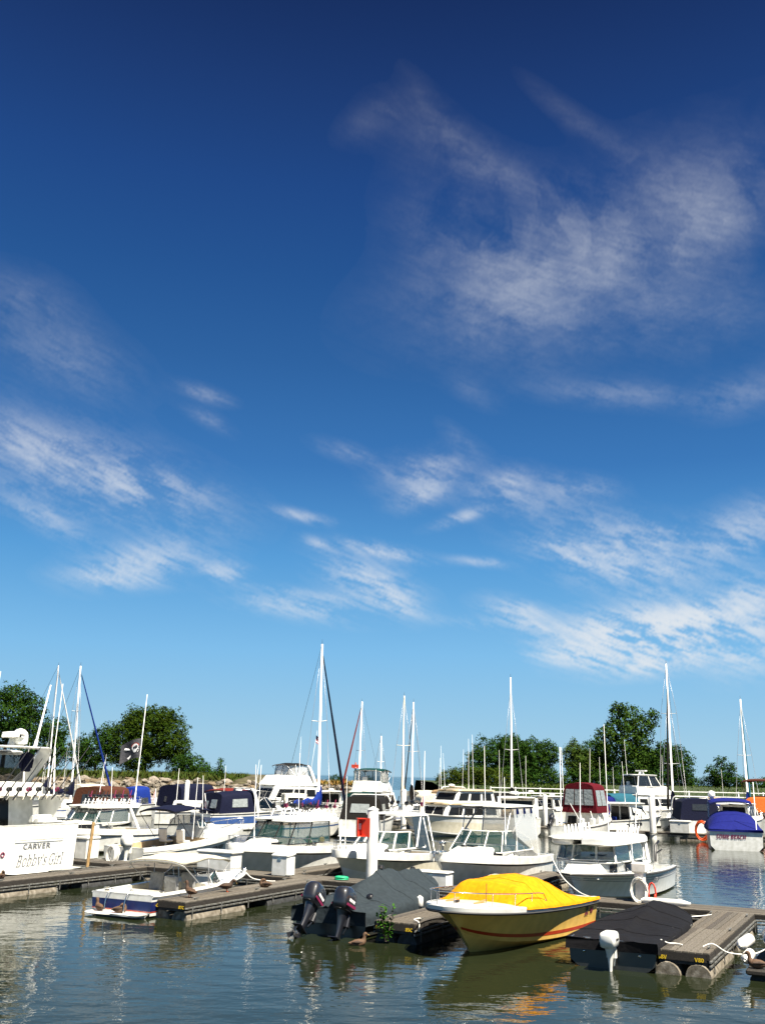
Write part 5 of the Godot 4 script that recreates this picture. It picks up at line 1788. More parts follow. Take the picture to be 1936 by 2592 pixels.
	for q in [[-1.5, 0.35, 0.18, 0.32], [-1.35, 0.45, 0.16, 0.44], [-0.6, 0.56, 0.12, 0.5], [0.4, 0.58, 0.1, 0.52], [1.0, 0.48, 0.14, 0.56], [1.4, 0.24, 0.3, 0.62], [1.55, 0.05, 0.5, 0.64]]:
		rows.append([Vector3(q[0], q[3], -q[1]), Vector3(q[0], q[2] + 0.1, -q[1] * 0.9), Vector3(q[0], q[2] - 0.1, 0), Vector3(q[0], q[2] + 0.1, q[1] * 0.9), Vector3(q[0], q[3], q[1]), Vector3(q[0], q[3] + 0.1, q[1] * 0.6), Vector3(q[0], q[3] + 0.14, 0), Vector3(q[0], q[3] + 0.1, -q[1] * 0.6)])
	grid(st, rows, true); fan(st, rows[0]); fan(st, rows[-1])
	part(st, "hull", M.black_gloss, pw)
	st = ST()
	rows = []
	for q in [[-1.45, 0.2, 0.5], [-1.2, 0.24, 0.72], [-0.5, 0.22, 0.8], [0.0, 0.18, 0.78], [0.3, 0.24, 0.9], [0.8, 0.26, 0.92], [1.2, 0.16, 0.74]]:
		rows.append(ring(Vector3(q[0], q[2] - 0.18, 0), Vector3.UP, Vector3.BACK, 0.22, q[1], 10))
	grid(st, rows, true); fan(st, rows[0]); fan(st, rows[-1])
	part(st, "saddle", M.navy_paint, pw)
	st = ST()
	rows = []
	for q in [[-1.75, 0.1], [-1.72, 0.2], [-1.6, 0.26], [-1.45, 0.28]]:
		rows.append(ring(Vector3(q[0], 0.36, 0), Vector3.UP, Vector3.BACK, q[1], q[1] * 1.25, 14))
	grid(st, rows, true); fan(st, rows[0])
	part(st, "stern_cap", M.aluminium, pw)
	st = ST()
	tube(st, [Vector3(0.2, 1.0, -0.4), Vector3(0.35, 0.95, 0), Vector3(0.2, 1.0, 0.4)], 0.025, 6)
	part(st, "handlebar", M.black, pw)

# ---------------------------------------------------------------- boats behind the main dock
func second_row() -> void:
	var d: Dictionary
	var b: Node3D
	var st: SurfaceTool
	# white fishing boat with hardtop and reels, pirate flag
	d = hd(8.6, 3.0, 1.0, 1.35, {"tc": 0.46})
	b = boat("hardtop_cruiser", "white hardtop fishing boat with maroon waterline, under the pirate flag", "motorboat", D(-21.0, 8.6), YB, d, {"lip": 0.24, "rub_v": 0.84, "boot": "maroon_paint", "stripes": [[0.86, 0.89, "print_grey"]], "trunk": [0.5, 3.2, 1.15, 0.7, 1.1, 1.5, 0.0, 0.9, [["side", 0.05, 0.8, 0.15, 0.75]]], "pilot": [-1.5, 1.1, 1.22, 1.05, 1.45, 0.72, 0.55], "frame": "white", "roof": [[-2.5, 0.8, 1.35, 1.1, 2.15, 0.14]], "posts": [[-2.3, 1.0, 1.3, -1.5, 2.16, 1.25, 0.07]], "racks": [[-1.2, 2.3, 1.2, 9], [-0.6, 2.3, 1.2, 9], [-1.8, 2.3, 1.2, 9]], "rail": [0.5, 1.0, 0.5], "ant": [[-1.6, 2.3, 1.1, 2.2, -0.1], [-0.2, 2.3, -1.1, 1.9, 0.08]], "seats": [[-0.6, 0.5], [-0.6, -0.5]], "helm": [0.4, 0.5]})
	antenna(b, -1.9, 2.2, -1.15, 5.9, -0.05, 0.0, 0.035)
	staff = b.to_global(Vector3(-1.9, 2.2, -1.15) + Vector3(-0.05, 1, 0).normalized() * 3.55)
	# SEA FOX walkaround with navy bimini
	d = hd(8.4, 2.75, 0.72, 1.4, {"tc": 0.5, "p": 2.2, "q": 0.8})
	b = boat("walkaround_boat", "white walkaround fishing boat with navy bimini and two white swivel seats", "motorboat", D(-14.7, 8.6), YN - 0.06, d, {"lip": 0.24, "rub_v": 0.84, "gw": 0.25, "sole": 0.45, "rub": "rubber", "liner": "tan_paint", "trunk": [0.1, 2.6, 0.95, 0.45, 1.0, 1.55, 0.05, 1.0, [["side", 0.25, 0.62, 0.3, 0.75]]], "ws": [-0.3, 0.9, 0.95, 0.75, 1.5, 0.5, 0.4], "bimini": ["cloth_navy", -2.2, 0.5, 1.15, 2.5, 0.16, -0.8, 1.0], "rail": [0.55, 1.0, 0.4], "seats": [[-0.9, -0.55], [-0.9, 0.55]], "ant": [[-0.2, 1.5, 1.05, 2.4, -0.08], [0.1, 1.5, -1.0, 2.7, 0.02], [-0.9, 1.0, 1.1, 2.8, 0.03]], "ob": [[0.75, 0.45, 0.85, "white", 0.05]]})
	hull_text(b, d, "SEA FOX", 0.62, 0.66, 1.0, 0.2, M.print_black, 0.3, true, 1.1)
	# big hardtop with green glass
	d = hd(8.4, 2.95, 1.02, 1.38, {"tc": 0.5, "fl": 0.84, "fb": 0.06, "fe": 2.4})
	b = boat("hardtop_cruiser", "white hardtop fishing boat with green glass cabin, behind the white dock locker", "motorboat", D(-7.1, 5.6), YB, d, {"lip": 0.24, "rub_v": 0.84, "boot": "", "stripes": [[0.86, 0.9, "cream"]], "liner": "white", "trunk": [0.3, 3.0, 1.12, 0.6, 1.12, 1.42, 0.0, 0.8, [["side", 0.15, 0.42, 0.2, 0.8]]], "pilot": [-1.4, 1.85, 1.25, 1.05, 1.28, 0.85, 0.75], "frame": "black", "fr": 0.03, "roof": [[-2.4, 1.25, 1.38, 1.15, 2.12, 0.14]], "posts": [[-2.25, 1.0, 1.3, -2.25, 2.14, 1.3, 0.03]], "racks": [[-1.9, 2.28, 1.25, 10], [-1.2, 2.28, 1.25, 10], [-0.5, 2.28, 1.25, 8]], "rail": [0.5, 1.0, 0.32], "ant": [[0.6, 1.5, -0.9, 3.4, 0.04], [-2.6, 1.0, -1.35, 3.0, 0.0], [1.6, 1.4, 0.6, 3.0, 0.05], [0.9, 1.5, 0.95, 2.9, -0.02]], "seats": [[-0.9, 0.5, "cream"], [-0.9, -0.5, "cream"]], "helm": [0.0, 0.5]})
	hull_text(b, d, "WS 3428", 0.72, 0.72, -1.0, 0.16, M.print_grey, 0.0, false, 0.9)
	for q in [[-0.6, -0.7, "lime", 0.4], [-1.3, -0.9, "print_yellow", 0.35], [0.3, -0.4, "cloth_teal", 0.2], [-1.0, 0.3, "orange_hose", 0.2]]:
		var g := thing("gear_bag", "small coloured gear bundle inside the green glass cabin", "gear", b.to_global(Vector3(q[0], 1.22, q[1])), 0.3, "gear inside the green glass cabin")
		st = ST()
		box(st, Vector3(0, q[3] * 0.35, 0), Vector3(0.25, q[3] * 0.7, 0.2), Basis.IDENTITY, 0.04)
		part(st, "bag", M[q[2]], g)
		st = ST()
		tube(st, [Vector3(-0.08, q[3] * 0.7, 0), Vector3(0, q[3] * 0.7 + 0.06, 0), Vector3(0.08, q[3] * 0.7, 0)], 0.012, 5)
		part(st, "handle", M.black, g)
	# cuddy with white arch, behind the white piling
	d = hd(7.2, 2.65, 1.0, 1.4, {"tc": 0.48, "fl": 0.84, "fb": 0.06, "fe": 2.4})
	b = boat("arch_cruiser", "white cuddy cruiser with rounded white windshield frame behind the white piling", "motorboat", D(-2.3, 4.95), YB, d, {"lip": 0.24, "rub_v": 0.84, "stripes": [[0.55, 0.84, "cream"]], "trunk": [0.0, 2.7, 1.05, 0.5, 1.12, 1.45, 0.0, 1.0, [["side", 0.5, 0.62, 0.35, 0.65]]], "ws": [-1.7, 1.1, 1.12, 0.9, 1.3, 0.62, 0.75], "frame": "white", "fr": 0.045, "roof": [[-2.3, -0.3, 1.1, 1.0, 2.5, 0.09]], "posts": [[-2.2, 1.05, 1.15, -1.7, 2.52, 1.0, 0.03], [-0.9, 1.35, 1.12, -1.5, 2.52, 1.0, 0.045], [-2.5, 1.05, 1.2, -2.2, 2.52, 1.0, 0.03]], "rail": [0.5, 1.0, 0.35], "racks": [[-2.1, 2.55, 0.9, 5]], "ant": [[-1.2, 2.5, 0.9, 1.8, 0.04], [-2.0, 2.5, -0.9, 2.6, -0.03]], "seats": [[-0.9, 0.5], [-0.9, -0.5]]})
	st = ST()
	patch(st, [Vector3(-2.2, 1.1, -1.17), Vector3(-0.9, 1.3, -1.13), Vector3(-0.7, 2.5, -1.0), Vector3(-1.9, 2.5, -1.02)], 0, 1, 0, 1, 0.0, 0.006)
	part(st, "curtain", M.vinyl_dark, b)
	# express cruiser with clear curtains under a grey hardtop
	d = hd(8.8, 3.05, 1.05, 1.48, {"tc": 0.47, "fl": 0.84, "fb": 0.06, "fe": 2.4})
	b = boat("express_cruiser", "white express cruiser with clear curtains hung from a grey-bottomed hardtop", "motorboat", D(1.75, 5.75), YB, d, {"lip": 0.24, "rub_v": 0.84, "stripes": [[0.83, 0.87, "print_grey"]], "liner": "white", "trunk": [0.0, 3.4, 1.2, 0.55, 1.18, 1.5, 0.0, 1.2, [["side", 0.55, 0.75, 0.3, 0.7], ["front", 0.3, 0.7, 0.2, 0.7]]], "ws": [-2.0, 1.3, 1.25, 1.05, 1.38, 0.72, 0.8], "frame": "white", "fr": 0.03, "roof": [[-2.9, 0.1, 1.15, 1.05, 2.9, 0.07, "cloth_grey"], [-2.95, 0.15, 1.18, 1.08, 2.975, 0.04]], "posts": [[-2.7, 1.05, 1.25, -2.7, 2.9, 1.05, 0.03], [-0.4, 2.05, 1.0, -1.9, 2.9, 1.0, 0.04], [0.1, 1.9, 0.9, -0.4, 2.9, 0.95, 0.022]], "rail": [0.42, 1.0, 0.42], "seats": [[-1.0, 0.55], [-1.0, -0.55], [-2.3, 0.0]], "helm": [-0.1, 0.5], "ant": [[-2.4, 2.95, 0.9, 2.4, 0.02], [0.4, 1.5, -1.0, 2.6, 0.02]]})
	st = ST()
	patch(st, [Vector3(-2.75, 1.05, -1.3), Vector3(-0.3, 1.95, -1.18), Vector3(-0.3, 2.9, -1.08), Vector3(-2.75, 2.9, -1.12)], 0, 1, 0, 1, 0.0, 0.006)
	part(st, "curtain", M.vinyl, b)
	st = ST()
	patch(st, [Vector3(-2.78, 1.05, -1.25), Vector3(-2.78, 1.05, 1.25), Vector3(-2.78, 2.9, 1.1), Vector3(-2.78, 2.9, -1.1)], 0, 1, 0, 1, 0.0, 0.006)
	part(st, "curtain", M.vinyl, b)
	for q in [-2.2, -1.4, -0.6]:
		st = ST()
		tube(st, [Vector3(q, 2.93, -1.13), Vector3(q, 2.72, -1.15)], [0.04, 0.06], 6)
		part(st, "strap_roll", M.cloth_blue, b)
	st = ST()
	tube(st, [Vector3(4.0, 1.52, 0), Vector3(4.0, 1.75, 0)], 0.03, 6)
	tube(st, [Vector3(3.9, 1.8, 0.1), Vector3(4.1, 1.84, -0.05)], [0.09, 0.11], 10)
	part(st, "searchlight", M.steel, b)
	st = ST()
	box(st, Vector3(4.3, 1.53, 0), Vector3(0.7, 0.07, 0.3), Basis.IDENTITY, 0.02)
	tube(st, [Vector3(4.3, 1.6, 0), Vector3(4.75, 1.5, 0), Vector3(4.72, 1.25, 0)], 0.03, 6)
	part(st, "anchor_roller", M.steel, b)
	# pilothouse fishing boat behind the yellow boat
	d = hd(10.2, 3.2, 0.78, 1.1, {"tc": 0.48, "fl": 0.84, "fb": 0.06, "fe": 2.4})
	b = boat("pilothouse_boat", "white pilothouse boat with tall rod holders on its thick roof, behind the yellow boat", "motorboat", D(6.35, 6.6), YB, d, {"stripes": [[0.86, 0.885, "print_grey"], [0.80, 0.82, "print_grey"]], "liner": "white", "trunk": [-0.6, 4.1, 1.40, 0.66, 0.90, 1.38, 0.0, 0.8, [["side", 0.2, 0.33, 0.25, 0.75], ["side", 0.5, 0.67, 0.22, 0.8], ["side", 0.71, 0.86, 0.22, 0.8]]], "pilot": [0.0, 3.4, 1.28, 1.02, 1.36, 0.58, 0.22], "frame": "white", "fr": 0.035, "roof": [[-0.7, 3.6, 1.44, 1.2, 1.9, 0.26]], "posts": [[-0.55, 1.2, 1.3, -0.2, 1.96, 1.26, 0.08]], "rail": [0.45, 1.0, 0.45], "seats": [[0.7, 0.45, "cream"], [0.7, -0.45, "cream"]], "helm": [1.8, 0.4], "ant": [[2.3, 2.1, -0.6, 3.9, 0.02], [0.6, 2.1, 0.9, 2.6, -0.1], [-0.4, 2.1, -0.9, 1.6, -0.3]]})
	for k in 8:
		st = ST()
		var x := lerpf(2.6, -0.5, k / 7.0)
		tube(st, [Vector3(x, 2.16, -0.95), Vector3(x - 0.06, 2.52, -1.0)], [0.03, 0.038], 7)
		part(st, "rod_holder", M.mast_white, b)
		st = ST()
		tube(st, [Vector3(x, 2.16, 0.85), Vector3(x - 0.06, 2.5, 0.9)], [0.03, 0.036], 7)
		part(st, "rod_holder", M.mast_white, b)
	for k in 4:
		st = ST()
		var x: float = [1.1, 0.3, -0.3, -0.8][k]
		tube(st, [Vector3(x, 2.3, -0.97), Vector3(x - 0.25, 2.8 + 0.2 * (k % 2), -1.05)], 0.014, 5)
		tube(st, [Vector3(x - 0.06, 2.5, -1.05), Vector3(x - 0.06, 2.5, -0.95)], 0.06, 8)
		part(st, "reel", M.black, b)
	hull_text(b, d, "IN 8812 ET", 0.42, 0.8, -1.0, 0.13, M.print_grey, 0.0, true, 0.8)
	st = ST()
	tube(st, [Vector3(-3.6, 1.0, -0.9), Vector3(-3.75, 1.6, -0.9), Vector3(-4.1, 1.75, -0.95)], 0.05, 6)
	tube(st, [Vector3(-3.7, 1.3, -0.9), Vector3(-3.9, 1.45, -1.1)], 0.03, 6)
	part(st, "downrigger", M.black, b)

# ---------------------------------------------------------------- the farther boats
func at(x: float, z: float) -> Vector3:
	return Vector3(x, 0, z)

func third_row() -> void:
	var d: Dictionary
	var b: Node3D
	var st: SurfaceTool
	d = hd(9.0, 3.1, 1.15, 1.5, {"tc": 0.5})
	b = boat("canvas_cruiser", "cruiser under a brown canvas enclosure with tinted panes, by the left shore", "motorboat", at(-20.6, -79.0), YN + 0.25, d, {"tent": [["cloth_brown", -3.9, 0.5, 1.4, 1.1, 1.75, 1.75, 0.15, 0.3, [["aft", 0.28, 0.62, 0.25, 0.85], ["side", 0.5, 0.85, 0.3, 0.85], ["side", 0.12, 0.4, 0.3, 0.85]], "vinyl_pane_dark"]], "trunk": [0.6, 3.6, 1.2, 0.6, 1.3, 1.75, 0.0, 1.2], "platform": [[0.6, 0.25]], "rail": [0.55, 1.0, 0.5]})
	writing("Kim Kirsten", "lettering", M.print_black, b, Vector3(-4.56, 0.95, 0.1), Vector3.LEFT, 0.26, 0.3, true, Vector3.ZERO, true, 1.9)
	d = hd(7.5, 2.7, 1.0, 1.35, {"tc": 0.5})
	b = boat("tarp_boat", "small boat half wrapped in bright blue tarps near the rock bank", "motorboat", at(-22.2, -97.0), YN, d, {"trunk": [0.3, 2.8, 1.0, 0.5, 1.15, 1.5, 0, 0.8]})
	tent("blue_tarp", M.cloth_blue, b, -2.9, -0.6, 1.3, 1.0, 1.5, 1.7, 0.5, 0.2, [["side", 0.2, 0.7, 0.1, 0.5]], M.vinyl_pane_dark)
	d = hd(8.5, 3.0, 1.1, 1.45, {"tc": 0.5})
	b = boat("canvas_cruiser", "cruiser under a large dark navy canvas tent, left of the rust red canopy", "motorboat", at(-16.6, -92.0), YN, d, {"tent": [["cloth_navy", -3.6, 1.6, 1.45, 1.05, 1.9, 2.0, 0.1, 0.5, [["aft", 0.3, 0.4, 0.3, 0.6]], "vinyl_pane_dark"]], "trunk": [1.4, 3.6, 1.1, 0.5, 1.2, 1.6, 0, 0.9]})
	rod("flag_staff", M.mast_white, b, Vector3(-4.2, 1.1, -0.9), Vector3(-4.4, 2.6, -0.9), 0.02)
	us_flag(b, Vector3(-4.38, 2.5, -0.9), Vector3(-0.4, -0.5, -0.1), 0.7, 0.6)
	d = hd(7.6, 2.7, 0.95, 1.3, {"tc": 0.4})
	b = boat("cabin_boat", "low white cabin boat with a row of four slanted dark windows", "motorboat", at(-14.0, -82.0), 0.2, d, {"house": [-2.6, 2.4, 1.15, 0.8, 1.05, 1.75, 0.2, 1.3, [["side", 0.05, 0.26, 0.25, 0.85], ["side", 0.29, 0.5, 0.25, 0.85], ["side", 0.53, 0.74, 0.25, 0.85], ["side", 0.77, 0.95, 0.3, 0.85]]], "rail": [0.5, 1.0, 0.4]})
	d = hd(8.5, 3.0, 1.1, 1.4, {"tc": 0.5})
	b = boat("canopy_boat", "boat with a flat rust red canopy in front of the breakwater", "motorboat", at(-12.6, -92.5), YN, d, {"bimini": ["cloth_rust", -3.3, 0.3, 1.5, 2.75, 0.18, -1.4, 1.1], "trunk": [0.3, 3.2, 1.1, 0.5, 1.2, 1.6, 0, 0.9], "ws": [-0.2, 0.9, 1.1, 0.9, 1.6, 0.6, 0.4], "glass": "glass_dark"})
	# navy canvas express with blue hull band
	d = hd(9.6, 3.2, 1.15, 1.6, {"tc": 0.52})
	b = boat("express_cruiser", "white express cruiser with navy canvas, white arch and a broad blue hull band", "motorboat", at(-9.2, -77.0), 0.72, d, {"stripes": [[0.62, 0.88, "blue_paint"]], "tent": [["cloth_navy", -4.1, -0.6, 1.45, 1.12, 1.5, 1.7, 0.35, 0.1, [["aft", 0.16, 0.36, 0.4, 0.75], ["aft", 0.5, 0.8, 0.35, 0.85], ["side", 0.3, 0.7, 0.4, 0.85]], "vinyl_pane"]], "arch": [-0.7, 1.5, 1.2, 1.75, 0.45, 0.16], "ws": [-0.6, 1.7, 1.35, 1.05, 1.5, 0.8, 1.0], "glass": "glass_dark", "trunk": [-0.5, 3.4, 1.35, 0.6, 1.25, 1.6, 0, 1.2, [["side", 0.45, 0.6, 0.3, 0.7]]], "platform": [[0.7, 0.28]], "rail": [0.55, 1.0, 0.5], "ant": [[-0.9, 2.9, 1.2, 2.2, 0.1], [-2.0, 1.2, -1.45, 3.4, 0.02]]})
	rod("flag_staff", M.mast_white, b, Vector3(-4.6, 1.15, 0.6), Vector3(-4.9, 2.6, 0.6), 0.02)
	us_flag(b, Vector3(-4.88, 2.5, 0.6), Vector3(-0.1, -0.6, 0.5), 0.9, 0.5)
	# flybridge cruiser with navy bimini
	d = hd(11.5, 3.9, 1.4, 2.0, {"tc": 0.3, "dr": 0.6})
	b = boat("flybridge_cruiser", "white flybridge cruiser with a black bimini, left of the tallest mast", "motor yacht", at(-9.2, -98.0), -2.45, d, {"rail": [0.4, 1.0, 0.7], "gw": 0.4, "sole": 0.7})
	flybridge(b, {"salon": [-3.2, 2.6, 1.65, 1.5, 2.95], "cowl": [-2.6, 2.0, 1.6, 0.85], "canopy": ["cloth_black", -2.4, 0.4, 1.35, 1.25], "arch": [-2.9, 1.9, -0.8]})
	antenna(b, -2.8, 4.6, 1.2, 3.2, -0.02)
	antenna(b, -2.4, 4.2, -1.3, 4.2, -0.15)
	us_flag(b, Vector3(-2.9, 7.9, -1.3), Vector3(-0.7, -0.3, -0.1), 0.8, 0.7)
	d = hd(8.0, 2.9, 1.1, 1.5, {"tc": 0.45})
	b = boat("tan_cruiser", "cream cabin cruiser with a louvred tan hatch front beside the blue sail cover", "motorboat", at(-6.9, -86.0), YB + 0.6, d, {"house": [-2.4, 1.4, 1.25, 1.0, 1.2, 2.4, 0.1, 0.8, [["front", 0.15, 0.85, 0.2, 0.8]]], "cabin": "cream", "rail": [0.5, 1.0, 0.5]})
	d = hd(9.4, 3.2, 1.25, 1.6, {"tc": 0.5})
	b = boat("canvas_cruiser", "white cruiser with black canvas enclosure, stern on, left of the red box", "motorboat", at(-0.3, -70.5), YN + 0.32, d, {"tent": [["cloth_black", -4.3, -0.4, 1.45, 1.2, 1.55, 1.6, 0.55, 0.2, [["aft", 0.22, 0.70, 0.4, 0.85], ["side", 0.55, 0.9, 0.3, 0.85]], "vinyl_pane"]], "arch": [-0.6, 1.5, 1.25, 1.55, 0.3], "ws": [-0.4, 1.4, 1.3, 1.0, 1.5, 0.7, 0.9], "glass": "glass_dark", "trunk": [-0.4, 3.6, 1.3, 0.6, 1.35, 1.75, 0, 1.2], "platform": [[0.5, 0.25]], "rail": [0.55, 1.0, 0.5]})
	d = hd(10.5, 3.6, 1.3, 1.85, {"tc": 0.3, "dr": 0.5})
	b = boat("flybridge_cruiser", "white flybridge cruiser with dark green canopy and curtains at the centre", "motor yacht", at(-0.1, -92.0), YN + 0.15, d, {"gw": 0.35, "sole": 0.6})
	flybridge(b, {"salon": [-2.6, 2.4, 1.55, 1.4, 2.65], "cowl": [-2.2, 1.8, 1.5, 0.8], "canopy": ["cloth_green", -2.2, 0.6, 1.35, 1.2]})
	tent("canvas_enclosure", M.cloth_green, b, -4.6, -2.4, 1.5, 1.3, 1.35, 1.35, 0.1, 0.0, [["aft", 0.1, 0.45, 0.2, 0.9], ["aft", 0.55, 0.9, 0.2, 0.9], ["side", 0.2, 0.8, 0.2, 0.9]], M.vinyl_pane_dark)
	# tan trimmed double cabin
	d = hd(10.0, 3.5, 1.25, 1.6, {"tc": 0.2, "dr": 0.5})
	b = boat("trawler_yacht", "white double-decked cabin cruiser with tan roof edges and curtained windows", "motor yacht", at(5.6, -74.0), -2.42, d, {"stripes": [[0.45, 0.8, "cream"]], "house": [-3.6, 2.2, 1.5, 1.3, 1.3, 2.15, 0.15, 0.6, [["side", 0.06, 0.3, 0.2, 0.88], ["side", 0.33, 0.5, 0.2, 0.88], ["side", 0.52, 0.7, 0.2, 0.88], ["side", 0.74, 0.94, 0.2, 0.88], ["front", 0.08, 0.48, 0.2, 0.85], ["front", 0.52, 0.92, 0.2, 0.85], ["aft", 0.2, 0.8, 0.2, 0.85]]], "roof": [[-4.0, 1.9, 1.6, 1.4, 2.2, 0.12, "tan_paint"], [-3.9, 1.8, 1.62, 1.42, 2.3, 0.06]], "rail": [0.3, 1.0, 0.6]})
	house("upper_cabin", M.white, b, -3.2, 0.9, 1.35, 1.2, 2.36, 3.1, 0.1, 0.5, 0.12, [["side", 0.06, 0.3, 0.15, 0.85], ["side", 0.36, 0.62, 0.15, 0.85], ["side", 0.68, 0.92, 0.15, 0.85], ["front", 0.1, 0.9, 0.2, 0.85], ["aft", 0.15, 0.85, 0.2, 0.85]])
	plate("hardtop", M.tan_paint, b, -3.5, 0.7, 1.45, 1.2, 3.14, 0.1)
	antenna(b, -1.0, 3.2, -1.2, 4.0, 0.03)
	antenna(b, -2.6, 3.2, 0.8, 3.8, 0.0)
	st = ST()
	for k in 4: box(st, Vector3(-5.06, 0.5 + k * 0.28, 0.9), Vector3(0.04, 0.05, 0.5))
	for z in [0.64, 1.16]: box(st, Vector3(-5.06, 0.95, z), Vector3(0.05, 1.3, 0.04))
	part(st, "stern_ladder", M.mast_white, b)
	d = hd(9.0, 3.2, 1.2, 1.6, {"tc": 0.5})
	b = boat("canvas_cruiser", "cruiser with a rounded tan canvas top in front of the olive bushes", "motorboat", at(8.0, -100.0), YB + 0.9, d, {"tent": [["cloth_tan", -3.4, 1.2, 1.4, 1.2, 1.7, 1.9, 0.1, 0.7, [["side", 0.15, 0.45, 0.3, 0.8], ["side", 0.55, 0.85, 0.3, 0.8]], "vinyl_pane_dark"]], "arch": [-0.2, 1.5, 1.3, 1.9, 0.5], "trunk": [0.8, 3.6, 1.2, 0.6, 1.3, 1.7, 0, 1.2], "dome": [[-0.7, 3.2, 0.2, 0.35, 0.3]], "ant": [[-0.6, 3.1, 1.0, 3.4, -0.12], [-0.6, 3.1, -1.0, 3.8, 0.06]]})
	# hardtop with black windows, tan dinghy, and the sports cruisers near the lawn
	d = hd(9.4, 3.3, 1.25, 1.6, {"tc": 0.4})
	b = boat("hardtop_cruiser", "white sedan with a wide black window band, below the spreader mast", "motorboat", at(11.0, -80.0), YN + 0.45, d, {"house": [-1.8, 2.0, 1.45, 1.2, 1.35, 2.55, 0.1, 0.9, [["aft", 0.06, 0.94, 0.35, 0.92], ["side", 0.1, 0.5, 0.35, 0.9], ["side", 0.54, 0.9, 0.35, 0.9]]], "roof": [[-2.6, 1.2, 1.55, 1.3, 2.62, 0.1]], "posts": [[-2.4, 1.3, 1.45, -2.3, 2.64, 1.4, 0.14]], "rail": [0.5, 1.0, 0.5], "ant": [[-0.4, 2.7, -1.2, 3.6, 0.02], [-0.2, 2.7, 0.9, 3.2, -0.1]], "dome": [[0.0, 2.9, 0.0, 0.4, 0.25]]})
	st = ST()
	var rows := []
	for q in [[-1.2, 0.2], [-0.9, 0.5], [0.0, 0.62], [0.9, 0.5], [1.2, 0.15]]:
		rows.append(ring(Vector3(-2.9, 1.7, q[0]), Vector3.UP, Vector3.RIGHT, 0.28, q[1] * 0.8, 10))
	grid(st, rows, true); fan(st, rows[0]); fan(st, rows[-1])
	part(st, "dinghy_bottom", M.tan_paint, b)
	d = hd(8.6, 3.0, 1.15, 1.55, {"tc": 0.5})
	b = boat("sport_cruiser", "white sport cruiser with a swept radar arch in front of the lawn fence", "motorboat", at(15.0, -95.0), YB + 0.7, d, {"arch": [-1.8, 1.45, 1.2, 1.6, -0.9, 0.3], "ws": [-1.4, 1.2, 1.3, 1.0, 1.45, 0.75, 1.0], "glass": "glass_dark", "trunk": [-0.2, 3.4, 1.3, 0.6, 1.25, 1.6, 0, 1.3, [["side", 0.4, 0.6, 0.3, 0.7]]], "rail": [0.5, 1.0, 0.5], "dome": [[-1.0, 2.85, 0, 0.3, 0.25]]})
	# maroon enclosure sportfisher, stern on
	d = hd(8.4, 3.0, 1.0, 1.5, {"tc": 0.5})
	b = boat("canvas_cruiser", "white fishing boat with tall maroon enclosure and clear panes, stern on", "motorboat", at(15.4, -73.5), YN - 0.05, d, {"gw": 0.3, "sole": 0.5, "trunk": [-1.2, 3.0, 1.3, 0.6, 1.1, 2.0, 0.0, 1.1, [["side", 0.3, 0.6, 0.4, 0.75], ["aft", 0.08, 0.34, 0.0, 0.55]]], "rail": [0.6, 1.0, 0.5], "platform": [[0.6, 0.28]]})
	tent("canvas_enclosure", M.cloth_maroon, b, -1.7, 1.2, 1.3, 1.85, 2.05, 2.05, 0.05, 0.4, [["aft", 0.06, 0.34, 0.32, 0.98], ["aft", 0.37, 0.63, 0.32, 0.98], ["aft", 0.66, 0.94, 0.32, 0.98], ["side", 0.15, 0.5, 0.3, 0.95], ["side", 0.55, 0.9, 0.3, 0.95]], M.vinyl_pane)
	antenna(b, -2.2, 1.0, -1.2, 5.4, 0.02, 0.0, 0.04)
	antenna(b, -1.4, 2.0, -1.25, 4.4, -0.05, 0.0, 0.025)
	rod("outrigger", M.mast_white, b, Vector3(-3.9, 1.0, 1.0), Vector3(-1.0, 2.9, -1.2), 0.03)
	for q in [[-3.9, -1.0], [-3.9, 0.9], [-2.6, 1.25]]:
		st = ST()
		box(st, Vector3(q[0], 1.25, q[1]), Vector3(0.4, 0.6, 0.35), Basis.IDENTITY, 0.06)
		tube(st, [Vector3(q[0], 1.5, q[1]), Vector3(q[0] - 0.4, 2.0, q[1])], 0.04, 6)
		part(st, "downrigger", M.white, b)
	outboard(b, Vector3(-4.25, 1.1, -1.15), 0.8, M.black_gloss, M.black_gloss, 0.9)
	d = hd(7.8, 2.8, 1.1, 1.45, {"tc": 0.5})
	b = boat("canvas_cruiser", "small cruiser with a bright blue rounded canvas before the lawn", "motorboat", at(21.2, -94.0), YN, d, {"tent": [["cloth_royal", -3.0, 0.6, 1.3, 1.1, 1.65, 1.65, 0.1, 0.3, [["aft", 0.12, 0.45, 0.3, 0.85], ["aft", 0.55, 0.88, 0.3, 0.85], ["side", 0.2, 0.8, 0.35, 0.85]], "vinyl_pane"]], "trunk": [0.6, 3.2, 1.1, 0.5, 1.2, 1.6, 0, 1.0]})
	# teal trimmed convertible
	d = hd(11.0, 3.8, 1.35, 1.95, {"tc": 0.32, "dr": 0.6})
	b = boat("flybridge_cruiser", "white flybridge cruiser with dark curtained bridge and teal cockpit canvas", "motor yacht", at(26.4, -97.0), YN - 0.75, d, {"gw": 0.4, "sole": 0.7, "rail": [0.45, 1.0, 0.6]})
	flybridge(b, {"salon": [-2.4, 2.6, 1.6, 1.5, 2.8], "cowl": [-2.4, 2.0, 1.6, 0.75], "over": 0.5})
	glazing(outline(-2.2, 1.0, 1.4, 1.1, 3.65), outline(-2.0, 0.3, 1.25, 0.95, 4.65, 0.25), b, M.vinyl_dark, M.white, 0.05, "curtain")
	plate("hardtop", M.white, b, -2.3, 0.5, 1.4, 1.05, 4.65, 0.1, 0.06)
	rod("radar_post", M.white, b, Vector3(-0.8, 4.75, 0), Vector3(-0.8, 5.05, 0), 0.3, 0.22, 10)
	st = ST()
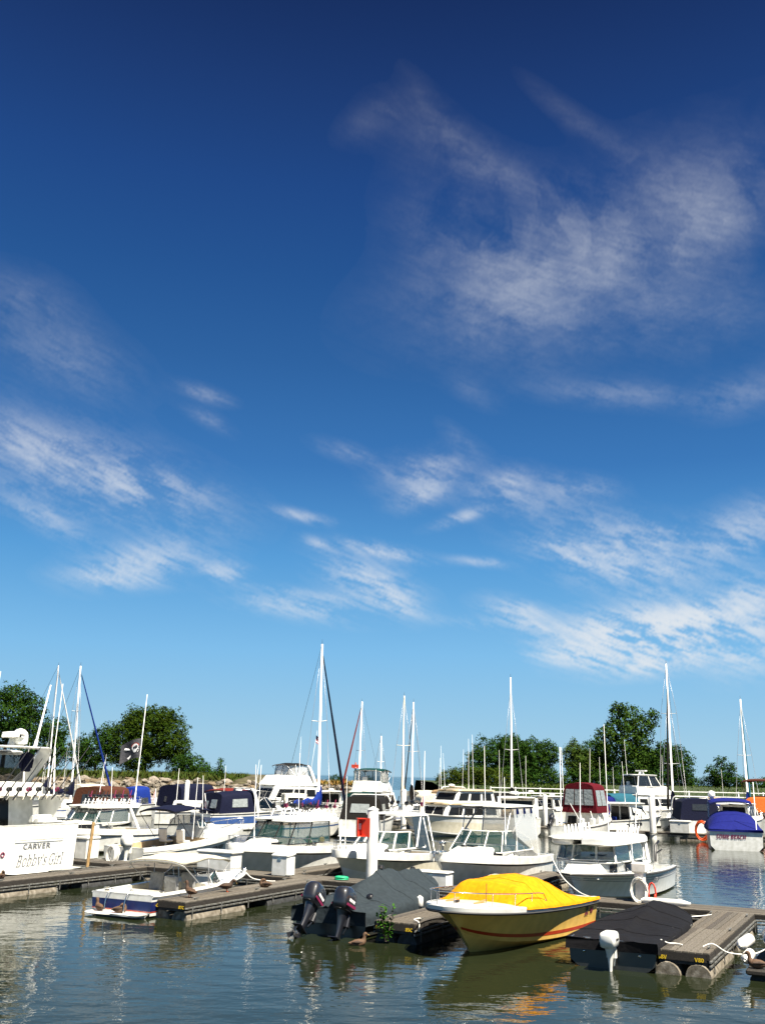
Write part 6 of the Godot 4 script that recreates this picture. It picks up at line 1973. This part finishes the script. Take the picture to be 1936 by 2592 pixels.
	box(st, Vector3(-0.8, 5.12, 0), Vector3(0.25, 0.12, 1.7), Basis.IDENTITY, 0.03)
	part(st, "radar_scanner", M.white, b)
	tent("canvas_enclosure", M.cloth_teal, b, -5.3, -2.3, 1.6, 2.15, 0.75, 0.85, 0.2, 0.0)
	for k in 9:
		st = ST()
		tube(st, [Vector3(-5.2, 1.4, lerpf(-1.5, 1.5, k / 8.0)), Vector3(-5.25, 2.2, lerpf(-1.5, 1.5, k / 8.0))], 0.05, 5)
		part(st, "curtain_roll", M.cloth_cream, b)
	antenna(b, -1.6, 4.7, -1.2, 3.4, -0.05)
	antenna(b, 0.6, 3.6, 1.4, 3.0, 0.02)
	d = hd(8.2, 3.0, 1.1, 1.5, {"tc": 0.55})
	b = boat("pilothouse_boat", "white hardtop boat with dark open cockpit, beside the far white piling", "motorboat", at(19.4, -79.5), YN - 0.6, d, {"gw": 0.3, "sole": 0.45, "liner": "grey_paint", "house": [-0.2, 2.2, 1.2, 0.9, 1.2, 2.3, 0.0, 0.8, [["aft", 0.06, 0.46, -0.6, 0.9], ["aft", 0.54, 0.94, -0.6, 0.9], ["side", 0.1, 0.5, 0.3, 0.85], ["side", 0.56, 0.9, 0.3, 0.85]]], "roof": [[-3.0, 1.8, 1.4, 1.1, 2.35, 0.1]], "posts": [[-2.9, 1.1, 1.3, -2.9, 2.36, 1.3, 0.03]], "racks": [[-2.4, 2.45, 1.2, 9, false]], "rail": [0.6, 1.0, 0.5], "seats": [[-1.0, -0.5, "cream"], [-1.0, 0.5, "cloth_blue"]], "ant": [[-0.6, 2.4, 1.1, 3.2, -0.05], [-2.2, 2.4, -1.2, 4.2, 0.05]]})
	# stern-on pair at the far right
	d = hd(9.2, 3.3, 1.15, 1.6, {"tc": 0.5, "tr": 0.95})
	b = boat("canvas_cruiser", "white cruiser with wide navy black canvas, stern on beside the far dock locker", "motorboat", at(26.6, -85.0), YN + 0.35, d, {"tent": [["cloth_navy", -4.0, 0.3, 1.6, 1.1, 1.75, 1.75, 0.35, 0.2, [["aft", 0.3, 0.72, 0.6, 0.95]], "vinyl_pane_dark"]], "arch": [0.1, 1.62, 1.2, 1.75, 0.1, 0.12], "trunk": [0.3, 3.6, 1.3, 0.6, 1.3, 1.7, 0, 1.2], "platform": [[0.6, 0.25]]})
	d = hd(8.6, 3.3, 1.25, 1.55, {"tc": 0.5, "tr": 0.97, "fb": 0.03})
	b = boat("canvas_cruiser", "white boat with maroon lettered transom, royal blue cockpit cover and bimini", "motorboat", at(23.9, -68.2), YN + 0.22, d, {"boot": "", "bimini": ["cloth_royal", -1.6, 0.6, 1.35, 3.15, 0.2, -0.5, 1.3, "steel"], "trunk": [0.9, 3.2, 1.2, 0.5, 1.25, 1.65, 0, 1.0], "ws": [0.2, 1.5, 1.25, 1.0, 1.4, 0.6, 0.6], "glass": "glass_dark"})
	cover("cockpit_cover", M.cloth_royal, b, d, [[-0.01, 1.27, 3.0], [0.06, 1.6, 4.0], [0.16, 2.05, 4.0], [0.30, 2.3, 4.0], [0.5, 2.35, 3.0]], 0.12, 0.04, 21, 0.5)
	writing("SOME BEACH", "lettering", M.print_maroon, b, Vector3(-4.32, 0.82, -0.3), Vector3.LEFT, 0.26, 0.12, false, Vector3.ZERO, true, 1.75)
	rod("flag_staff", M.mast_white, b, Vector3(-4.2, 1.1, 1.25), Vector3(-4.25, 4.2, 1.25), 0.022)
	d = hd(8.8, 3.1, 1.2, 1.6, {"tc": 0.5})
	b = boat("express_cruiser", "express cruiser with a blue wraparound windshield, bow on, before the lawn", "motorboat", at(31.4, -93.0), YB + 0.35, d, {"tent": [["cloth_royal", -3.0, 0.9, 1.4, 1.4, 1.15, 1.1, 0.3, 0.6, [["front", 0.1, 0.9, 0.15, 0.8], ["side", 0.2, 0.85, 0.2, 0.8]], "vinyl_pane_dark"]], "trunk": [0.2, 3.4, 1.3, 0.6, 1.3, 1.65, 0, 1.2], "dome": [[-1.6, 2.75, 0, 0.34, 0.7]], "arch": [-1.2, 1.5, 1.3, 1.4, 0.4], "rail": [0.5, 1.0, 0.4]})
	d = hd(9.0, 3.2, 1.2, 1.6, {"tc": 0.45})
	b = boat("canopy_boat", "boat with bright orange canvas and brown bimini, cut by the right edge", "motorboat", at(35.2, -91.0), YN, d, {"tent": [["cloth_orange", -3.8, -0.4, 1.5, 1.75, 1.15, 1.35, 0.6, 0.0, []]], "bimini": ["cloth_brown", -2.2, 1.6, 1.6, 4.6, 0.16, -0.3, 2.6, "cloth_rust"], "trunk": [0.2, 3.4, 1.3, 0.6, 1.3, 2.2, 0, 1.2]})
	d = hd(7.0, 2.6, 0.95, 1.3, {"tc": 0.5})
	b = boat("cuddy_boat", "white boat partly out of frame, right of the royal blue covered boat", "motorboat", at(27.5, -67.0), YN, d, {"stripes": [[0.5, 0.62, "blue_paint"]], "trunk": [0.3, 2.8, 1.0, 0.5, 1.1, 1.5, 0, 1.0], "ws": [-0.2, 0.9, 1.0, 0.8, 1.3, 0.5, 0.4]})

# boats moored along the lawn wall and the left bank, seen in gaps between the nearer ones
func far_row() -> void:
	var list := [
		[-33.0, -92.0, 0.3, "white cabin boat behind the big cruiser's stern on the left", "tent", "cloth_navy"],
		[-27.5, -99.0, 0.0, "white cruiser with cream canvas close under the rock bank", "tent", "cloth_cream"],
		[-19.2, -104.0, -0.2, "white hardtop boat tucked behind the bright blue tarps", "roof", "white"],
		[-4.6, -104.0, 0.4, "white hardtop boat between the two flybridge cruisers", "roof", "white"],
		[6.2, -106.0, -0.4, "far white cruiser with cream canvas beside the lake gap", "tent", "cloth_cream"],
		[12.6, -101.0, 0.5, "white cruiser with black canvas under the lawn's left end", "tent", "cloth_black"],
		[18.2, -101.5, -0.5, "white hardtop cruiser between maroon canvas and lawn fence", "roof", "white"],
		[23.0, -101.5, 0.3, "white cruiser with grey canvas left of the teal trimmed cruiser", "tent", "cloth_grey"],
		[30.3, -101.8, -0.3, "white hardtop boat behind the navy boom sailboat", "roof", "white"],
		[34.0, -101.5, 0.4, "small cruiser with tan canvas below the lone airy tree", "tent", "cloth_tan"],
		[40.0, -100.5, 0.0, "white cruiser with navy canvas at the far right edge", "tent", "cloth_navy"]]
	list.append_array([
		[8.9, -88.0, -0.5, "white hardtop boat between the tan roofed cruiser and the black window sedan", "roof", "white"],
		[18.3, -86.5, 0.35, "white cruiser with white canvas behind the maroon enclosure", "tent", "cloth_white"],
		[30.6, -84.5, -0.2, "white hardtop boat between the navy black canvas and the orange canvas", "roof", "white"],
		[-11.6, -86.5, 0.2, "white hardtop boat behind the navy canvas cruiser's arch", "roof", "white"],
		[-28.6, -84.0, 0.15, "white cruiser with brown-grey canvas left of the brown enclosure", "tent", "cloth_grey"],
		[4.4, -84.5, 0.6, "white cruiser with cream canvas behind the tan roofed cruiser", "tent", "cloth_cream"]])
	for q in list:
		var d := hd(8.4 + fmod(absf(q[0]), 1.7), 3.0, 1.1, 1.5, {"tc": 0.5})
		var o := {"trunk": [0.2, 3.2, 1.15, 0.55, 1.2, 1.65, 0, 1.1, [["side", 0.3, 0.55, 0.3, 0.7]]], "rail": [0.5, 1.0, 0.5], "ant": [[-0.4, 1.8, 1.0, 3.6 + fmod(absf(q[1]), 1.3), 0.04]]}
		if q[4] == "tent":
			o["tent"] = [[q[5], -3.4, 0.4, 1.35, 1.1, 1.6, 1.65, 0.2, 0.4, [["aft", 0.2, 0.8, 0.4, 0.85], ["side", 0.2, 0.5, 0.35, 0.85], ["side", 0.55, 0.85, 0.35, 0.85]], "vinyl_pane"]]
		else:
			o["house"] = [-1.6, 1.6, 1.25, 1.05, 1.2, 2.35, 0.0, 0.8, [["side", 0.08, 0.36, 0.3, 0.88], ["side", 0.4, 0.64, 0.3, 0.88], ["side", 0.68, 0.92, 0.3, 0.88], ["front", 0.08, 0.48, 0.25, 0.88], ["front", 0.52, 0.92, 0.25, 0.88], ["aft", 0.1, 0.9, 0.2, 0.9]]]
			o["roof"] = [[-2.6, 1.0, 1.35, 1.15, 2.42, 0.1]]
			o["dome"] = [[-0.6, 2.55, 0.0, 0.3, 0.25]]
			o["ant"] = []
		boat("moored_cruiser", q[3], "motorboat", at(q[0], q[1]), YN + q[2], d, o, "cruisers moored along the far shore")

# ---------------------------------------------------------------- sailing boats
func sails() -> void:
	sailboat("white sailboat with navy boom cover, blue furled jib and white mast on the left", at(-26.2, -87.0), YN - 0.25, 9.0, {"H": 13.0, "cover": "cloth_navy", "furl": "cloth_blue", "spreaders": [0.32, 0.66], "side": -0.2, "mx": -0.02})
	sailboat("sailboat with a dull grey mast and white furled jib at the far left", at(-34.2, -102.0), YN - 0.6, 9.5, {"H": 14.6, "mast": "mast_grey", "furl": "cloth_white", "rake": 0.2, "spreaders": [0.6], "cover": "cloth_navy"})
	sailboat("sailboat with the tallest white mast, navy furled jib and bright blue sail cover", at(-4.2, -69.0), YN - 0.08, 8.6, {"H": 13.1, "furl": "cloth_navy", "cover": "cloth_blue", "mr": 0.1, "spreaders": [0.54], "mx": 0.05})
	sailboat("small far sailboat with a dark red furled jib at the centre", at(-1.6, -114.0), YB - 0.2, 8.6, {"H": 12.4, "furl": "cloth_rust", "spreaders": [0.5], "mr": 0.1, "fw": 1.2})
	sailboat("sailboat with tan sail cover and wooden mast near the lake gap", at(2.4, -90.0), YN + 0.5, 8.4, {"H": 11.3, "mast": "cream", "cover": "cloth_tan", "furl": "cloth_tan", "fw": 0.5, "spreaders": [0.55]})
	sailboat("sailboat with white mast and black furled jib right of the tan sail cover", at(3.6, -97.0), YB + 0.2, 8.6, {"H": 11.2, "furl": "cloth_black", "fw": 0.7, "spreaders": [0.52], "cover": "cloth_black"})
	sailboat("low sailboat showing a short bare white mast at the centre", at(0.3, -114.5), YN, 6.5, {"H": 8.6, "spreaders": [0.6], "cover": "cloth_white"})
	sailboat("sailboat whose bare white mast stands before the wide tree clump", at(12.2, -90.0), YB + 0.3, 8.4, {"H": 13.1, "spreaders": [0.45], "cover": "cloth_black"})
	sailboat("white sailboat with navy boom cover and black furled jib before the lawn", at(26.6, -89.5), -2.0, 9.2, {"H": 14.6, "cover": "cloth_navy", "furl": "cloth_black", "frac": 0.86, "spreaders": [0.33, 0.66], "rake": 0.3, "hull": "white", "stripe": "print_grey", "mx": 0.1})
	sailboat("sailboat with pale blue furled jib and white mast near the right edge", at(36.8, -99.5), -1.85, 9.0, {"H": 12.4, "furl": "cloth_teal", "fw": 0.8, "spreaders": [0.5], "cover": "cloth_blue", "mr": 0.1})

# ---------------------------------------------------------------- things on the docks
func small_things() -> void:
	var st: SurfaceTool
	var b: Node3D
	b = piling("tall white sleeved piling at the centre with a red box on its left", D(-0.85, 1.42, 0.0), 0.2, 2.85)
	var rb := thing("fire_box", "open red fire extinguisher box hung on the central white piling", "fire box", D(-0.85, 1.42, 2.25) + Vector3(-0.42, 0, 0.14), 0.25)
	st = ST()
	box(st, Vector3(0.0, 0, -0.12), Vector3(0.30, 0.62, 0.03)); box(st, Vector3(-0.14, 0, 0), Vector3(0.03, 0.62, 0.22)); box(st, Vector3(0, 0.3, 0), Vector3(0.30, 0.03, 0.24)); box(st, Vector3(0, -0.3, 0), Vector3(0.30, 0.03, 0.24))
	part(st, "case", M.red_box, rb)
	st = ST()
	box(st, Vector3(0.16, 0, 0.08), Vector3(0.04, 0.64, 0.3), Basis(Vector3.UP, 0.9))
	part(st, "door", M.red_box, rb)
	st = ST()
	box(st, Vector3(-0.02, 0.02, -0.09), Vector3(0.1, 0.2, 0.03))
	part(st, "notice", M.print_white, rb)
	st = ST()
	box(st, Vector3(0.16, 0.1, -0.1), Vector3(0.35, 0.05, 0.04))
	part(st, "bracket", M.steel, rb)
	piling("white sleeved piling beside the far dock locker on the right", D(-0.3, 45.2), 0.24, 3.1)
	piling("short white piling among the far boats right of the black canvas", at(2.2, -80.0), 0.22, 3.0)
	piling("white piling in front of the navy canvas tent on the left", at(-16.3, -86.5), 0.2, 3.3)
	piling("white piling right of the black window band sedan", at(14.1, -84.0), 0.2, 2.8)
	# lockers
	dock_box("dock_locker", "tall white dock locker standing at the corner behind the duck dock", D(-3.95, 0.45, 0.5), YB + PI / 2, Vector3(0.72, 0.78, 0.6), "", 0.12)
	dock_box("dock_locker", "wide white dock locker beyond the bowrider's bow", D(-6.9, 0.6, 0.5), atan2(-AX.z, AX.x), Vector3(1.7, 0.72, 0.75))
	dock_box("dock_locker", "low white dock locker with rounded lid left of the yellow cover", D(1.9, 0.7, 0.5), atan2(-AX.z, AX.x), Vector3(1.25, 0.5, 0.6))
	dock_box("dock_locker", "low white dock locker with rounded lid behind the yellow cover's peak", D(4.55, 0.75, 0.5), atan2(-AX.z, AX.x), Vector3(1.3, 0.5, 0.6))
	dock_box("dock_locker", "white dock locker on the far dock before the navy black canvas", D(1.6, 45.7, 0.5), atan2(-AX.z, AX.x), Vector3(1.5, 0.9, 0.8))
	dock_box("dock_locker", "white equipment locker on the dock behind the bimini, left of the swivel seats", D(-13.9, 1.0, 0.5), YB, Vector3(0.8, 0.9, 0.7))
	# power pedestal with hose at the pilothouse boat
	b = thing("power_pedestal", "white power pedestal on the main dock behind the charcoal cover", "pedestal", D(8.75, 0.9, 0.5), YB)
	st = ST()
	box(st, Vector3(0, 0.45, 0), Vector3(0.26, 0.9, 0.3), Basis.IDENTITY, 0.03)
	part(st, "post", M.white, b)
	st = ST()
	box(st, Vector3(0, 0.98, 0), Vector3(0.36, 0.3, 0.48), Basis.IDENTITY, 0.04)
	part(st, "head", M.white, b)
	st = ST()
	tube(st, [Vector3(0, 1.1, 0.2), Vector3(0, 1.7, 0.22)], 0.02, 6)
	part(st, "lamp_rod", M.steel, b)
	coil("hose_coil", "white hose hanging in loops on the power pedestal", D(8.75, 0.72, 0.82), AX, Vector3.UP, 0.34, 7, 0.022, M.rope, AR * -0.18, "hose", 3)
	coil("hose_coil", "red hose loop hanging right of the white hose loops", D(9.12, 0.78, 0.75), AX * 0.5, Vector3.UP, 0.3, 2, 0.025, M.red_box, AR * -0.06, "hose", 4)
	coil("hose_coil", "orange hose coil hanging at the corner of the far dock", D(3.25, 44.9, 0.75), AX, Vector3.UP, 0.62, 6, 0.05, M.orange_hose, AR * -0.3, "hose", 5)
	coil("hose_coil", "white hose loops at the walkaround boat's stern", D(-12.5, 1.0, 0.75), AX, Vector3.UP, 0.32, 6, 0.024, M.rope, AR * -0.3, "hose", 6)
	coil("hose_coil", "green hose coiled flat on the main dock behind the slate cover", D(-1.55, 0.5, 0.56), AX * 1.3, AR * 0.8, 0.24, 5, 0.024, M.green_hose, Vector3(0, 0.1, 0), "hose", 7)
	b = thing("cart_cover", "white rolled fender cushion lying on the dock behind the charcoal cover", "cushion", D(9.55, 0.5, 0.58), atan2(-AX.z, AX.x))
	st = ST()
	tube(st, [Vector3(-0.7, 0, 0), Vector3(-0.6, 0, 0), Vector3(0.5, 0, 0), Vector3(0.75, 0.0, 0)], [0.05, 0.1, 0.1, 0.03], 10)
	part(st, "roll", M.white, b)
	# raw timber post by the cruiser's stern
	st = ST()
	box(st, D(-11.55, -1.35, 1.28), Vector3(0.09, 1.62, 0.14), Basis(Vector3.FORWARD, 0.05) * Basis(Vector3.UP, 0.5))
	tag(part(st, "timber_post", M.new_wood), "raw yellow timber post standing at the big cruiser's stern", "post")
	# ropes
	line("mooring_line", "white mooring rope from the charcoal cover to the near end of the right dock", [D(11.0, -7.2, 0.62), D(11.15, -7.1, 0.55), D(11.3, -7.0, 0.54), D(11.45, -7.05, 0.53)], 0.016, M.rope, "rope", "mooring ropes")
	line("mooring_line", "white mooring rope sagging from the right dock to the watercraft", [D(11.9, -7.1, 0.54), D(12.1, -7.0, 0.6), D(12.4, -6.8, 0.42), D(12.9, -6.4, 0.4), D(13.3, -6.1, 0.62)], 0.016, M.rope, "rope", "mooring ropes")
	line("mooring_line", "thin white rope from the right dock's far end to the charcoal cover", [D(11.2, -1.4, 0.55), D(10.9, -1.5, 0.5), D(10.5, -1.9, 0.5), D(10.2, -2.2, 0.6)], 0.018, M.rope, "rope", "mooring ropes")
	line("mooring_line", "long white rope from the pilothouse boat's bow down to the main dock", [D(5.6, 1.9, 1.6), D(6.1, 1.5, 1.0), D(6.8, 1.0, 0.62), D(7.4, 0.6, 0.53)], 0.018, M.rope, "rope", "mooring ropes")
	line("mooring_line", "white rope from the bowrider's bow to the duck dock", [D(-4.1, -1.7, 0.75), D(-3.7, -1.8, 0.58), D(-3.2, -1.6, 0.52), D(-3.0, -1.5, 0.52)], 0.018, M.rope, "rope", "mooring ropes")
	line("mooring_line", "second white rope from the bowrider's side down to the duck dock", [D(-3.3, -3.4, 0.72), D(-3.2, -3.8, 0.6), D(-3.05, -4.3, 0.53)], 0.018, M.rope, "rope", "mooring ropes")
	line("mooring_line", "white rope tied in a knot at the end of the dock beside the yellow bow", [D(4.95, -6.9, 0.52), D(5.0, -7.1, 0.58), D(4.9, -7.2, 0.55), D(5.08, -7.3, 0.5), D(5.1, -7.35, 0.3)], 0.016, M.rope, "rope", "mooring ropes")
	fender("white fender on the right dock beside the watercraft", D(12.55, -6.3, 0.5), D(12.75, -5.6, 0.62), 0.13)
	fender("white fender lying lower on the watercraft platform", D(12.75, -7.0, 0.34), D(12.8, -6.3, 0.4), 0.12)
	fender("small white fender hanging between the slate cover and its dock", D(3.75, -4.4, 0.45), D(3.75, -4.4, 0.8), 0.1)
	# plant growing from the end of the third finger dock
	b = thing("dock_weed", "leafy green weed growing from the dock end beside the yellow bow", "plant", D(4.35, -7.62, 0.0), 0.0)
	var r := RandomNumberGenerator.new()
	r.seed = 8
	for k in 9:
		var top := Vector3(r.randf_range(-0.28, 0.2), r.randf_range(0.45, 1.05), r.randf_range(-0.1, 0.16))
		var foot := Vector3(r.randf_range(-0.05, 0.1), 0.05, r.randf_range(0.0, 0.08))
		rod("stem", M.bark, b, foot, top, 0.008, 0.004, 5)
		for j in 26:
			var p := foot.lerp(top, r.randf_range(0.1, 1.0))
			var dr := Vector3(r.randfn(), r.randfn() * 0.5 + 0.2, r.randfn()).normalized()
			var u := dr.cross(Vector3.UP).normalized() * 0.034
			st = ST()
			var s := r.randf_range(0.09, 0.15)
			st.set_color(Color(0.035, 0.10, 0.012) * r.randf_range(0.6, 1.5))
			quad(st, p, p + dr * s * 0.5 + u, p + dr * s, p + dr * s * 0.5 - u)
			part(st, "leaf", M.leaf, b)
	# ducks
	duck("brown duck standing upright on the duck dock, nearest the dock end", D(-2.55, -6.7, 0.5), 2.6, "stand", 0)
	duck("brown duck bending its neck on the duck dock, middle of three", D(-2.55, -4.9, 0.5), 0.3, "preen", 2)
	duck("brown duck asleep on the duck dock, farthest of three", D(-2.35, -3.1, 0.5), 2.9, "sleep", 1)
	duck("brown duck sitting on the left dock by the cruiser's stern", D(-10.5, -6.5, 0.5), 1.2, "sleep", 2)
	duck("second brown duck lying at the edge of the left dock", D(-10.35, -7.0, 0.5), 2.4, "sleep", 1)
	duck("brown duck on the left of the bowrider's swim platform", D(-4.75, -8.02, 0.12), 2.3, "sit", 1)
	duck("brown duck on the right of the bowrider's swim platform", D(-3.95, -8.05, 0.12), 0.4, "sleep", 1)
	duck("brown duck swimming in front of the weedy dock end", D(3.9, -8.25, 0.0), 0.3, "swim", 1)
	duck("brown duck on the watercraft platform beside the silver stern", D(13.0, -7.2, 0.22), 2.8, "sit", 1)
	duck("second brown duck at the right edge of the watercraft platform", D(14.05, -7.15, 0.22), 0.6, "sleep", 2)
	# pirate flag on its staff
	var pf := thing("pirate_flag", "black pirate flag with skull, red bandana and crossed bones", "flag", D(-21.0, 8.6) + Vector3(0, 0, 0), 0.0)
	pirate_flag(pf)

func pirate_flag(b: Node3D) -> void:
	# hangs from the tall white staff of the hardtop boat, blown to the left
	b.position = staff
	var wave := func(u: float, v: float) -> Vector3:
		return Vector3(-u * 1.12, -v * 1.0 - 0.3 * u * u - 0.12 * u, 0.14 * sin(u * 5.0 + v * 1.2))
	var st := ST()
	var rows := []
	for i in 15:
		var r := []
		for j in 11: r.append(wave.call(i / 14.0, j / 10.0))
		rows.append(r)
	grid(st, rows)
	var cl := part(st, "cloth", M.cloth_grey_black, b)
	var shape := func(n: String, m: Material, pts: Array, off: float) -> void:
		var s := ST()
		for sd in [1.0, -1.0]:
			var rg := []
			for p in pts: rg.append(wave.call(p[0], p[1]) + Vector3(0, 0, off * sd))
			fan(s, rg)
		part(s, n, m, cl)
	var el := func(cx: float, cy: float, rx: float, ry: float, a0 := 0.0, a1 := TAU) -> Array:
		var p := []
		for k in 17: p.append([cx + cos(lerpf(a0, a1, k / 16.0)) * rx, cy + sin(lerpf(a0, a1, k / 16.0)) * ry])
		return p
	var bone := func(x0: float, y0: float, x1: float, y1: float) -> Array:
		var dx := x1 - x0
		var dy := y1 - y0
		var l := sqrt(dx * dx + dy * dy)
		var nx := -dy / l * 0.035
		var ny := dx / l * 0.035
		return [[x0 + nx * 2, y0 + ny * 2], [x0 + nx + dx * 0.12, y0 + ny + dy * 0.12], [x1 + nx - dx * 0.12, y1 + ny - dy * 0.12], [x1 + nx * 2, y1 + ny * 2], [x1 - nx * 2, y1 - ny * 2], [x1 - nx - dx * 0.12, y1 - ny - dy * 0.12], [x0 - nx + dx * 0.12, y0 - ny + dy * 0.12], [x0 - nx * 2, y0 - ny * 2]]
	shape.call("bone", M.print_white, bone.call(0.1, 0.62, 0.82, 0.32), 0.008)
	shape.call("bone", M.print_white, bone.call(0.12, 0.5, 0.62, 0.92), 0.010)
	shape.call("skull", M.print_white, el.call(0.27, 0.42, 0.16, 0.19), 0.013)
	shape.call("jaw", M.print_white, el.call(0.27, 0.6, 0.085, 0.09), 0.013)
	shape.call("bandana", M.red_box, el.call(0.27, 0.36, 0.18, 0.17, PI, TAU), 0.016)
	for x in [0.21, 0.33]: shape.call("eye", M.black, el.call(x, 0.45, 0.04, 0.05), 0.017)
